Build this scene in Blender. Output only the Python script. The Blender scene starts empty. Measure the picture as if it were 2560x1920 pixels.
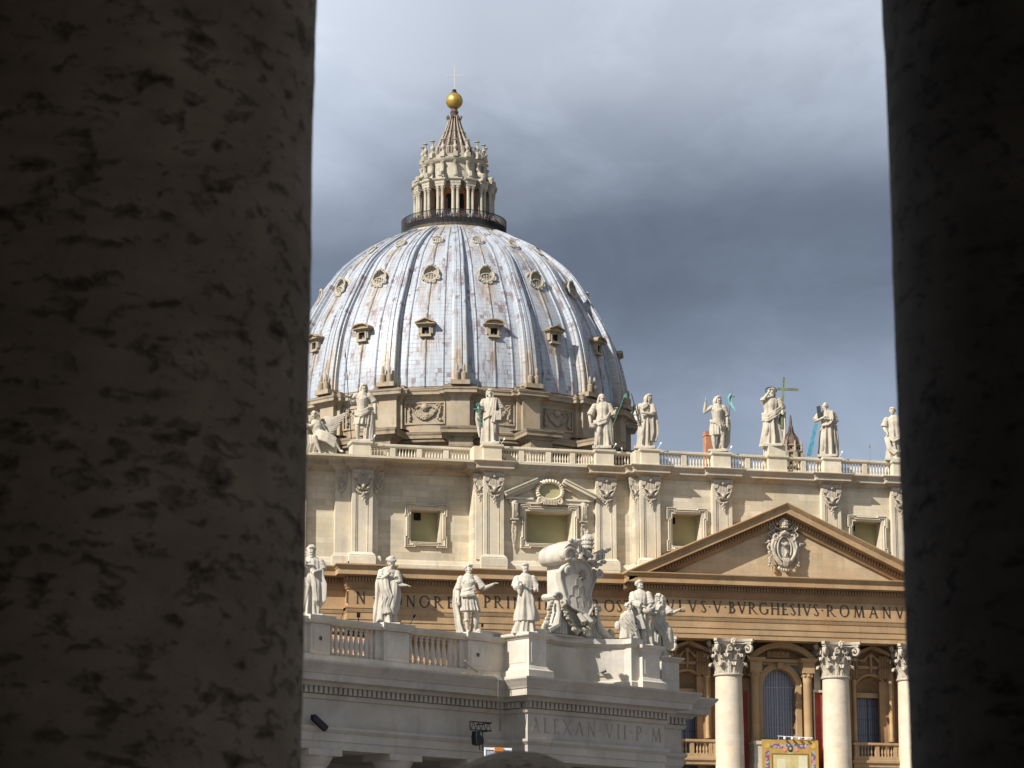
import bpy, math, random
from mathutils import Vector, Matrix, noise

S = bpy.context.scene
COL = S.collection
PI = math.pi
rnd = random.Random(7)

# ------------------------------------------------------------------ camera
def unit(v):
    return Vector(v).normalized()

CAM_LOC = Vector((-95.0, -261.0, 1.7))
yaw, pitch, roll = math.radians(14.53), math.radians(12.1), math.radians(-0.1)
fwd = Vector((math.sin(yaw) * math.cos(pitch), math.cos(yaw) * math.cos(pitch), math.sin(pitch)))
rgt = Vector((math.cos(yaw), -math.sin(yaw), 0))
upv = rgt.cross(fwd)
rgt, upv = (math.cos(roll) * rgt + math.sin(roll) * upv, -math.sin(roll) * rgt + math.cos(roll) * upv)
cd = bpy.data.cameras.new('camera')
cd.sensor_width = 36.0
cd.lens = 6944.0 / 2560.0 * 36.0
cd.clip_start, cd.clip_end = 0.1, 5000.0
cd.dof.use_dof = True
cd.dof.focus_distance = 250.0
cd.dof.aperture_fstop = 7.5
cam = bpy.data.objects.new('camera', cd)
COL.objects.link(cam)
m = Matrix.Identity(4)
for i in range(3):
    m[i][0], m[i][1], m[i][2], m[i][3] = rgt[i], upv[i], -fwd[i], CAM_LOC[i]
cam.matrix_world = m
S.camera = cam

# ------------------------------------------------------------------ render settings
S.render.engine = 'CYCLES'
S.view_settings.view_transform = 'Standard'
S.view_settings.look = 'None'
S.view_settings.exposure = 0.70
S.view_settings.gamma = 1.0
S.cycles.use_denoising = True
S.cycles.max_bounces = 6
S.cycles.diffuse_bounces = 3

# ------------------------------------------------------------------ sun
SUN_AZ, SUN_EL = math.radians(61.6), math.radians(36.0)     # azimuth from -Y towards -X
sdir = Vector((-math.sin(SUN_AZ) * math.cos(SUN_EL), -math.cos(SUN_AZ) * math.cos(SUN_EL), math.sin(SUN_EL)))
sl = bpy.data.lights.new('sun', 'SUN')
sl.energy = 4.6
sl.angle = math.radians(0.5)
sl.color = (1.0, 0.95, 0.87)
so = bpy.data.objects.new('sun', sl)
COL.objects.link(so)
so.rotation_euler = sdir.to_track_quat('Z', 'Y').to_euler()

# ------------------------------------------------------------------ node helpers
class NT:
    def __init__(s, tree):
        s.t = tree
        s.t.nodes.clear()
    def n(s, kind, ins=None, **props):
        nd = s.t.nodes.new(kind)
        for k, v in props.items():
            setattr(nd, k, v)
        for k, v in (ins or {}).items():
            s.put(nd, k, v)
        return nd
    def put(s, nd, k, v):
        sock = nd.inputs[k]
        if isinstance(v, bpy.types.NodeSocket):
            s.t.links.new(v, sock)
        elif isinstance(v, bpy.types.Node):
            s.t.links.new(v.outputs[0], sock)
        else:
            if isinstance(v, (tuple, list)) and len(v) == 3 and len(sock.default_value) == 4:
                v = (*v, 1.0)
            sock.default_value = v
    def math(s, op, a, b=0.0, c=0.0, clamp=False):
        nd = s.n('ShaderNodeMath', operation=op, use_clamp=clamp)
        s.put(nd, 0, a); s.put(nd, 1, b)
        if op in ('MULTIPLY_ADD', 'SMOOTH_MIN', 'COMPARE'):
            s.put(nd, 2, c)
        return nd.outputs[0]
    def ramp(s, fac, stops, interp='LINEAR'):
        nd = s.n('ShaderNodeValToRGB')
        nd.color_ramp.interpolation = interp
        e = nd.color_ramp.elements
        while len(e) < len(stops):
            e.new(0.5)
        for el, (p, c) in zip(e, stops):
            el.position = p
            el.color = (*c, 1.0) if isinstance(c, (tuple, list)) else (c, c, c, 1.0)
        s.put(nd, 'Fac', fac)
        return nd.outputs[0]
    def mix(s, fac, a, b, mode='MIX'):
        nd = s.n('ShaderNodeMix', data_type='RGBA', blend_type=mode)
        s.put(nd, 0, fac); s.put(nd, 6, a); s.put(nd, 7, b)
        return nd.outputs[2]
    def noise(s, vec, scale, detail=5.0, rough=0.55, dist=0.0):
        nd = s.n('ShaderNodeTexNoise', {'Vector': vec, 'Scale': scale, 'Detail': detail, 'Roughness': rough, 'Distortion': dist})
        return nd.outputs['Fac']
    def mapping(s, vec, scale=(1, 1, 1), rot=(0, 0, 0), loc=(0, 0, 0)):
        nd = s.n('ShaderNodeMapping', {'Vector': vec, 'Scale': scale, 'Rotation': rot, 'Location': loc})
        return nd.outputs[0]

# ------------------------------------------------------------------ world: broken storm cloud over a clear sky
W = bpy.data.worlds.new('World')
S.world = W
W.use_nodes = True
w = NT(W.node_tree)
tc = w.n('ShaderNodeTexCoord')
sky = w.n('ShaderNodeTexSky', sky_type='NISHITA', sun_disc=False, sun_elevation=SUN_EL,
          sun_rotation=math.atan2(sdir.x, sdir.y))
bg_sky = w.n('ShaderNodeBackground', {'Color': sky.outputs[0], 'Strength': 0.06})
sep = w.n('ShaderNodeSeparateXYZ', {'Vector': tc.outputs['Generated']})
dx, dy, dz = sep.outputs[0], sep.outputs[1], sep.outputs[2]
az = w.math('SUBTRACT', w.math('ARCTAN2', dx, dy), yaw)            # 0 along the view, + to the right
vec = w.n('ShaderNodeCombineXYZ', {'X': w.math('MULTIPLY', az, 5.0), 'Y': w.math('MULTIPLY', dz, 9.0)}).outputs[0]
nA = w.noise(vec, 0.85, 5.0, 0.45, 0.3)
nB = w.noise(w.mapping(vec, loc=(3.7, 1.2, 0)), 3.2, 7.0, 0.55, 0.3)
# height of the dark bank drops to the left and is broken up by noise
h = w.math('ADD', dz, w.math('MULTIPLY', w.math('SUBTRACT', nA, 0.5), 0.06))
h = w.math('ADD', h, w.math('MULTIPLY', w.math('SUBTRACT', nB, 0.5), 0.022))
h = w.math('MULTIPLY_ADD', az, -0.05, h)
cloud = w.ramp(h, [(0.0, (0.34, 0.39, 0.47)), (0.165, (0.32, 0.38, 0.48)), (0.198, (0.27, 0.32, 0.42)), (0.224, (0.165, 0.20, 0.27)), (0.249, (0.098, 0.12, 0.162)),
                   (0.268, (0.145, 0.172, 0.226)), (0.292, (0.33, 0.378, 0.458)), (0.320, (0.49, 0.54, 0.625)),
                   (0.38, (0.58, 0.63, 0.71)), (0.5, (0.27, 0.31, 0.38)), (1.0, (0.17, 0.21, 0.28))], 'B_SPLINE')
lift = w.ramp(w.noise(w.mapping(vec, loc=(9.1, 4.4, 0)), 2.1, 6.0, 0.6, 0.6), [(0.42, 0.97), (0.72, 1.25)])
cl2 = w.mix(1.0, cloud, lift, 'MULTIPLY')
lf = w.ramp(w.math('MULTIPLY_ADD', az, 4.0, 0.5, clamp=True), [(0.0, 1.6), (0.45, 1.05), (1.0, 1.02)])
cl3 = w.mix(1.0, cl2, lf, 'MULTIPLY')
bg_cl = w.n('ShaderNodeBackground', {'Color': cl3, 'Strength': 0.66})
mx = w.n('ShaderNodeMixShader', {'Fac': 0.94})
w.t.links.new(bg_sky.outputs[0], mx.inputs[1]); w.t.links.new(bg_cl.outputs[0], mx.inputs[2])
wo = w.n('ShaderNodeOutputWorld')
w.t.links.new(mx.outputs[0], wo.inputs[0])

# ------------------------------------------------------------------ materials
def new_mat(name):
    mt = bpy.data.materials.new(name)
    mt.use_nodes = True
    t = NT(mt.node_tree)
    b = t.n('ShaderNodeBsdfPrincipled')
    o = t.n('ShaderNodeOutputMaterial')
    t.t.links.new(b.outputs[0], o.inputs[0])
    return mt, t, b

def setb(t, b, **kw):
    names = {'col': 'Base Color', 'rough': 'Roughness', 'metal': 'Metallic', 'spec': 'Specular IOR Level', 'nor': 'Normal', 'alpha': 'Alpha', 'trans': 'Transmission Weight'}
    for k, v in kw.items():
        t.put(b, names[k], v)

def stone(name, base, dark=0.72, light=1.18, stain=(0.10, 0.075, 0.05), stain_amt=0.35, blocks=None, scale=0.35, bump=0.25,
          bscale=5.0, warm=None, streak=(1.6, 1.6, 0.10), speck=0.0):
    mt, t, b = new_mat(name)
    co = t.n('ShaderNodeTexCoord').outputs['Object']
    n1 = t.noise(co, scale, 7.0, 0.62)
    n2 = t.noise(co, scale * 9.0, 6.0, 0.6)
    lo = tuple(c * dark for c in base); hi = tuple(min(c * light, 0.95) for c in base)
    c = t.mix(t.ramp(n1, [(0.3, 0.0), (0.7, 1.0)]), lo, hi)
    c = t.mix(t.ramp(n2, [(0.35, 0.0), (0.75, 0.4)]), c, tuple(x * 0.78 for x in base))
    if warm:
        nw = t.noise(t.mapping(co, scale=(0.5, 0.5, 0.9), loc=(31, 7, 3)), 0.5, 5.0, 0.6)
        c = t.mix(t.ramp(nw, [(0.45, 0.0), (0.72, 0.7)]), c, warm)
    if blocks:
        bx, bz, amt = blocks
        s3 = t.n('ShaderNodeSeparateXYZ', {'Vector': co})
        v2 = t.n('ShaderNodeCombineXYZ', {'X': t.math('ADD', s3.outputs[0], t.math('MULTIPLY', s3.outputs[1], 0.73)), 'Y': s3.outputs[2]})
        br = t.n('ShaderNodeTexBrick', {'Vector': v2.outputs[0], 'Color1': (1.1, 1.09, 1.07), 'Color2': (0.80, 0.79, 0.77), 'Mortar': (0.62, 0.58, 0.54),
                                         'Scale': 1.0, 'Mortar Size': 0.012, 'Brick Width': bx, 'Row Height': bz, 'Bias': 0.15})
        c = t.mix(amt, c, t.mix(1.0, c, br.outputs[0], 'MULTIPLY'))
    st = t.noise(t.mapping(co, scale=streak), 1.0, 6.0, 0.65)
    st2 = t.noise(co, 0.9, 5.0, 0.6)
    sm = t.math('MULTIPLY', t.ramp(st, [(0.5, 0.0), (0.72, 1.0)]), t.ramp(st2, [(0.4, 0.0), (0.65, 1.0)]))
    c = t.mix(t.math('MULTIPLY', sm, stain_amt), c, stain)
    if speck:
        vo = t.noise(t.mapping(co, scale=(1, 1, 2.2)), 3.1, 8.0, 0.75)
        c = t.mix(t.math('MULTIPLY', t.ramp(vo, [(0.60, 0.0), (0.72, 1.0)]), speck), c, stain)
    nb = t.noise(co, bscale, 8.0, 0.65)
    bp = t.n('ShaderNodeBump', {'Height': nb, 'Strength': bump, 'Distance': 0.08})
    setb(t, b, col=c, rough=0.88, spec=0.25, nor=bp.outputs[0])
    return mt

def plain(name, colr, rough=0.7, metal=0.0, spec=0.3, var=0.2, scale=3.0, emit=None):
    mt, t, b = new_mat(name)
    co = t.n('ShaderNodeTexCoord').outputs['Object']
    n1 = t.noise(co, scale, 5.0, 0.6)
    c = t.mix(t.ramp(n1, [(0.3, 0.0), (0.7, 1.0)]), tuple(x * (1 - var) for x in colr), tuple(min(1, x * (1 + var)) for x in colr))
    setb(t, b, col=c, rough=rough, metal=metal, spec=spec)
    return mt

MAT = {}
MAT['attic'] = stone('attic_travertine', (0.575, 0.51, 0.39), blocks=(2.6, 0.62, 0.75), warm=(0.55, 0.45, 0.29), stain_amt=0.34)
MAT['trim'] = stone('trim_travertine', (0.565, 0.505, 0.395), stain_amt=0.36, warm=(0.54, 0.44, 0.29))
MAT['cornice'] = stone('weathered_cornice_stone', (0.44, 0.39, 0.31), stain=(0.13, 0.09, 0.06), stain_amt=0.65, warm=(0.42, 0.28, 0.15), streak=(0.8, 0.8, 0.12))
MAT['ochre'] = stone('ochre_travertine', (0.41, 0.275, 0.15), stain=(0.12, 0.07, 0.035), stain_amt=0.5, warm=(0.38, 0.215, 0.095), blocks=(3.2, 0.66, 0.3))
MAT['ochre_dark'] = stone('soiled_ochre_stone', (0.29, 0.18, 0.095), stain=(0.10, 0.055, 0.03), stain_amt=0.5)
MAT['column'] = stone('column_travertine', (0.60, 0.52, 0.41), blocks=(50.0, 1.05, 0.35), warm=(0.56, 0.42, 0.26), streak=(0.4, 0.4, 2.2), stain=(0.34, 0.24, 0.14), stain_amt=0.35)
MAT['capital'] = stone('carved_capital_stone', (0.46, 0.40, 0.315), stain=(0.07, 0.055, 0.04), stain_amt=0.75, speck=0.5, scale=1.2)
MAT['statue'] = stone('facade_statue_stone', (0.45, 0.40, 0.32), stain=(0.09, 0.07, 0.055), stain_amt=0.75, speck=0.45, scale=0.9, bscale=9.0, bump=0.35)
MAT['white_statue'] = stone('pale_statue_stone', (0.47, 0.43, 0.36), stain=(0.12, 0.10, 0.08), stain_amt=0.6, scale=0.9, bscale=14.0, bump=0.3, speck=0.25)
MAT['wing'] = stone('grey_travertine', (0.435, 0.395, 0.345), stain=(0.17, 0.13, 0.10), stain_amt=0.5, warm=(0.40, 0.345, 0.275), scale=0.5)
MAT['wing_light'] = stone('pale_parapet_stone', (0.52, 0.475, 0.41), stain=(0.2, 0.16, 0.11), stain_amt=0.4, warm=(0.50, 0.42, 0.29), scale=0.6, streak=(2.5, 2.5, 0.3))
MAT['engraved'] = plain('engraved_stone', (0.30, 0.255, 0.22), 0.95)
MAT['letter'] = plain('dark_bronze_lettering', (0.030, 0.022, 0.018), 0.55, 0.0, 0.4)
MAT['dome_stone'] = stone('dome_attic_stone', (0.34, 0.29, 0.215), stain=(0.045, 0.032, 0.024), stain_amt=0.95, warm=(0.36, 0.235, 0.12), scale=0.3, speck=0.55, streak=(0.7, 0.7, 0.10))
MAT['dome_dark'] = stone('blackened_and_shaded_dome_stone', (0.23, 0.175, 0.12), stain=(0.03, 0.022, 0.017), stain_amt=0.9, speck=0.6, scale=0.5, streak=(0.8, 0.8, 0.1))  # blackened ledges; also carries the painted shade of the drum wall
MAT['lantern'] = stone('lantern_stone', (0.40, 0.36, 0.285), stain=(0.06, 0.045, 0.035), stain_amt=0.8, scale=0.8, speck=0.4)
MAT['lantern_wall'] = stone('terracotta_lantern_wall', (0.46, 0.175, 0.07), stain=(0.14, 0.05, 0.025), stain_amt=0.5, scale=0.8)
MAT['spire'] = stone('sooty_spire_lead', (0.085, 0.062, 0.05), dark=0.5, light=2.2, stain=(0.03, 0.02, 0.018), stain_amt=0.8, speck=0.7, scale=1.2, streak=(3.0, 3.0, 0.5))
MAT['gold'] = plain('gilded_bronze', (0.42, 0.27, 0.065), 0.42, 0.65, 0.5, 0.35, 1.4)
MAT['pale_gold'] = plain('pale_gilt_cross', (0.46, 0.44, 0.38), 0.5, 0.0, 0.5, 0.1)
MAT['iron'] = plain('black_iron', (0.016, 0.016, 0.018), 0.55)
MAT['grid'] = plain('window_grid_paint', (0.42, 0.38, 0.30), 0.7)
MAT['void'] = plain('dark_opening', (0.012, 0.010, 0.009), 0.9)
MAT['plaster'] = plain('olive_plaster', (0.37, 0.335, 0.185), 0.9, 0, 0.1, 0.08, 0.4)
MAT['verdigris'] = plain('green_bronze', (0.055, 0.165, 0.125), 0.6, 0.0, 0.4, 0.5, 4.0)
MAT['dark_bronze'] = plain('dark_bronze', (0.025, 0.032, 0.030), 0.5, 0.0, 0.4, 0.4, 4.0)
MAT['blue_bronze'] = plain('blue_green_bronze', (0.045, 0.20, 0.26), 0.45, 0.0, 0.5, 0.4, 3.0)
MAT['tile'] = None
MAT['bronze_cross'] = plain('olive_bronze_cross', (0.10, 0.13, 0.055), 0.6, 0, 0.3, 0.6, 5.0)
MAT['white_paint'] = plain('white_paint', (0.78, 0.79, 0.80), 0.5)
MAT['grey_panel'] = plain('grey_panel', (0.33, 0.37, 0.40), 0.5)
MAT['orange_paint'] = plain('orange_plastic', (0.55, 0.19, 0.03), 0.5)
MAT['brick'] = stone('brick_chimney', (0.42, 0.20, 0.11), blocks=(0.5, 0.16, 0.8), stain_amt=0.3, scale=1.0)
MAT['cable'] = plain('grey_cable', (0.20, 0.19, 0.17), 0.7)
MAT['red_marble'] = stone('red_marble', (0.30, 0.055, 0.04), stain=(0.38, 0.16, 0.12), stain_amt=0.4, scale=1.3)
MAT['green_mosaic'] = stone('green_grey_panel', (0.16, 0.20, 0.15), stain=(0.22, 0.20, 0.12), stain_amt=0.4, scale=1.5)
MAT['ground'] = stone('piazza_cobbles', (0.16, 0.15, 0.14), blocks=None, scale=0.2)
MAT['weed'] = plain('dry_weeds', (0.20, 0.17, 0.09), 0.9)

# near columns: pitted travertine
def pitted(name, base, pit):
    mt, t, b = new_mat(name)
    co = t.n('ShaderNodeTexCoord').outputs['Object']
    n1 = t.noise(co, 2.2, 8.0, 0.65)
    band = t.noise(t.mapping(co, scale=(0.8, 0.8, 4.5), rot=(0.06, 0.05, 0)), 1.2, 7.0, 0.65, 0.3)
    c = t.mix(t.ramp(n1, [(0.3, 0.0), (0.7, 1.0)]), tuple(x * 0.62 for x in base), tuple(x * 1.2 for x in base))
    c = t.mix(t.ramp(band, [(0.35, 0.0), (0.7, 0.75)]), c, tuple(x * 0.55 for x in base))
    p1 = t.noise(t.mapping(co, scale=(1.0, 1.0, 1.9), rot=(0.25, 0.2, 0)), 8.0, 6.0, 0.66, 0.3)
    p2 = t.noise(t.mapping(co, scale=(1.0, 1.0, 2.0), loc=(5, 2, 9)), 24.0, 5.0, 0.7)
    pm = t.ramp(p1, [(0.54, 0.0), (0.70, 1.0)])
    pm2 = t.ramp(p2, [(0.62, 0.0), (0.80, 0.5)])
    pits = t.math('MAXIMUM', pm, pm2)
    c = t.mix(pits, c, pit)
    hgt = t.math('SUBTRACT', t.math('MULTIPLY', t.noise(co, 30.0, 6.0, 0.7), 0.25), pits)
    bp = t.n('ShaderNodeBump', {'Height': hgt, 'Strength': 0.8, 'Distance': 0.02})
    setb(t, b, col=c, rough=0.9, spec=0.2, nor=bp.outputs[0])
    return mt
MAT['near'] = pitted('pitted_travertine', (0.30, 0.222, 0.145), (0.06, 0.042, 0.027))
MAT['near_dark'] = pitted('shade_dark_travertine', (0.135, 0.108, 0.083), (0.03, 0.022, 0.016))  # darker copy of the near stone: right column's shade put into the colour

# terracotta roof tiles
def tiles():
    mt, t, b = new_mat('terracotta_tiles')
    co = t.n('ShaderNodeTexCoord').outputs['Object']
    v = t.n('ShaderNodeTexVoronoi', {'Vector': co, 'Scale': 5.5, 'Randomness': 0.8})
    c = t.ramp(v.outputs['Color'], [(0.1, (0.16, 0.07, 0.035)), (0.4, (0.42, 0.20, 0.09)), (0.7, (0.55, 0.33, 0.16)), (0.95, (0.62, 0.47, 0.28))])
    bp = t.n('ShaderNodeBump', {'Height': v.outputs['Distance'], 'Strength': 0.9, 'Distance': 0.1})
    setb(t, b, col=c, rough=0.85, nor=bp.outputs[0])
    return mt
MAT['tile'] = tiles()

# lead sheets of the dome; attribute 'sheet' = (bay + position in bay, metres along the meridian, 0)
def lead(name, rib=False):
    mt, t, b = new_mat(name)
    at = t.n('ShaderNodeAttribute', attribute_name='sheet')
    s3 = t.n('ShaderNodeSeparateXYZ', {'Vector': at.outputs['Vector']})
    u, v, wd = s3.outputs[0], s3.outputs[1], s3.outputs[2]
    uv = t.n('ShaderNodeCombineXYZ', {'X': t.math('MULTIPLY', u, 16.0), 'Y': v}).outputs[0]
    br = t.n('ShaderNodeTexBrick', {'Vector': uv, 'Color1': (0.0, 0.0, 0.0), 'Color2': (1, 1, 1), 'Mortar': (0.5, 0.5, 0.5), 'Scale': 1.0,
                                    'Mortar Size': 0.035, 'Mortar Smooth': 0.3, 'Brick Width': 1.0, 'Row Height': 0.66, 'Bias': 0.0}, offset=0.0)
    rnd_s = br.outputs['Color']
    mort = br.outputs['Fac']
    base = t.ramp(rnd_s, [(0.0, (0.325, 0.355, 0.395)), (0.5, (0.345, 0.375, 0.415)), (1.0, (0.37, 0.395, 0.43))])
    # brown oxidised sheets, in clusters
    cl = t.noise(t.mapping(uv, scale=(0.30, 0.36, 1)), 1.0, 3.0, 0.6)
    pick = t.math('MULTIPLY', t.ramp(rnd_s, [(0.40, 0.0), (0.44, 1.0), (0.60, 1.0), (0.64, 0.0)]), t.ramp(cl, [(0.50, 0.0), (0.57, 1.0)]))
    st = t.noise(t.mapping(uv, scale=(5.5, 0.42, 1)), 1.0, 6.0, 0.68)
    st_m = t.math('MULTIPLY', t.ramp(st, [(0.44, 0.0), (0.56, 1.0)]), t.ramp(t.noise(t.mapping(uv, scale=(0.45, 0.20, 1), loc=(4, 9, 0)), 1.0, 5.0, 0.6), [(0.50, 0.0), (0.60, 1.0)]))
    brown = (0.15, 0.092, 0.085)
    c = t.mix(t.math('MULTIPLY', pick, 0.8), base, brown)
    c = t.mix(t.math('MULTIPLY', st_m, 0.85), c, brown)
    soot = t.noise(t.mapping(uv, scale=(2.2, 0.10, 1), loc=(7, 1, 0)), 1.0, 6.0, 0.7)
    c = t.mix(t.math('MULTIPLY', t.ramp(soot, [(0.50, 0.0), (0.66, 1.0)]), 0.5), c, (0.17, 0.18, 0.20))
    if not rib:
        # rust and ochre runs below each row of windows
        f = t.math('ABSOLUTE', t.math('SUBTRACT', t.math('FRACT', u), 0.5))
        run = t.noise(t.mapping(uv, scale=(4.0, 0.22, 1), loc=(2, 0, 0)), 1.0, 5.0, 0.65)
        tot = None
        for top, ln, hw in ((7.9, 6.2, 0.16), (17.2, 7.0, 0.22), (26.0, 4.5, 0.22)):
            d = t.math('DIVIDE', t.math('SUBTRACT', top, v), ln)                        # 0 at the sill, 1 at the end of the run
            mv = t.math('MULTIPLY', t.math('GREATER_THAN', d, 0.0), t.math('SUBTRACT', 1.0, d, clamp=True))
            mu = t.math('SUBTRACT', 1.0, t.math('DIVIDE', f, hw), clamp=True)
            mm = t.math('MULTIPLY', mv, mu)
            tot = mm if tot is None else t.math('MAXIMUM', tot, mm)
        k = t.math('MULTIPLY', t.ramp(run, [(0.38, 0.0), (0.60, 1.0)]), t.math('MULTIPLY', tot, 1.5, clamp=True))
        c = t.mix(t.math('MULTIPLY', k, 0.9), c, t.mix(t.ramp(st, [(0.45, 0.0), (0.6, 1.0)]), (0.34, 0.24, 0.12), (0.12, 0.085, 0.06)))
        # grime at the foot and crown
        c = t.mix(t.math('MULTIPLY', t.math('SUBTRACT', 1.0, t.math('DIVIDE', t.math('SUBTRACT', 36.0, v), 7.0), clamp=True), 0.55), c, (0.24, 0.19, 0.14))
    else:
        och = t.noise(t.mapping(uv, scale=(1.2, 0.12, 1), loc=(12, 3, 0)), 1.0, 5.0, 0.6)
        foot = t.math('SUBTRACT', 1.0, t.math('DIVIDE', v, 11.0), clamp=True)
        c = t.mix(t.math('MULTIPLY', t.ramp(och, [(0.4, 0.0), (0.6, 1.0)]), t.math('MULTIPLY', foot, 0.9)), c, (0.42, 0.33, 0.20))
    fv = t.math('ABSOLUTE', t.math('SUBTRACT', t.math('FRACT', t.math('DIVIDE', v, 0.66)), 0.5))
    fu = t.math('ABSOLUTE', t.math('SUBTRACT', t.math('FRACT', t.math('MULTIPLY', u, 16.0)), 0.5))
    hl = t.math('MULTIPLY', t.math('GREATER_THAN', fv, 0.455), 0.30)
    vl = t.math('MULTIPLY', t.math('GREATER_THAN', fu, 0.475), 0.07)
    c = t.mix(t.math('MAXIMUM', hl, vl), c, (0.10, 0.10, 0.11))
    hh = t.math('ADD', t.math('MULTIPLY', mort, -0.6), t.math('MULTIPLY', t.noise(uv, 2.5, 6.0, 0.6), 0.5))
    bp = t.n('ShaderNodeBump', {'Height': hh, 'Strength': 0.35, 'Distance': 0.05})
    rg = t.ramp(t.noise(uv, 0.8, 4.0, 0.6), [(0.3, 0.42), (0.7, 0.62)])
    setb(t, b, col=c, rough=rg, spec=0.5, nor=bp.outputs[0])
    return mt
MAT['lead'] = lead('lead_sheets')
MAT['lead_rib'] = lead('lead_rib', True)

# curtained window glass
def curtain(name, c1, c2, nfold):
    mt, t, b = new_mat(name)
    co = t.n('ShaderNodeTexCoord').outputs['Object']
    wv = t.n('ShaderNodeTexWave', {'Vector': t.mapping(co, scale=(1, 0.0, 0.02)), 'Scale': nfold, 'Distortion': 3.0, 'Detail': 3.0}, wave_type='BANDS', bands_direction='X')
    c = t.mix(wv.outputs['Fac'], c1, c2)
    setb(t, b, col=c, rough=0.25, spec=0.6)
    return mt
MAT['curtain'] = curtain('blue_grey_curtain_glass', (0.07, 0.076, 0.095), (0.25, 0.255, 0.29), 1.1)
MAT['curtain_dark'] = curtain('dark_curtain_glass', (0.045, 0.048, 0.06), (0.16, 0.165, 0.19), 1.6)
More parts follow.
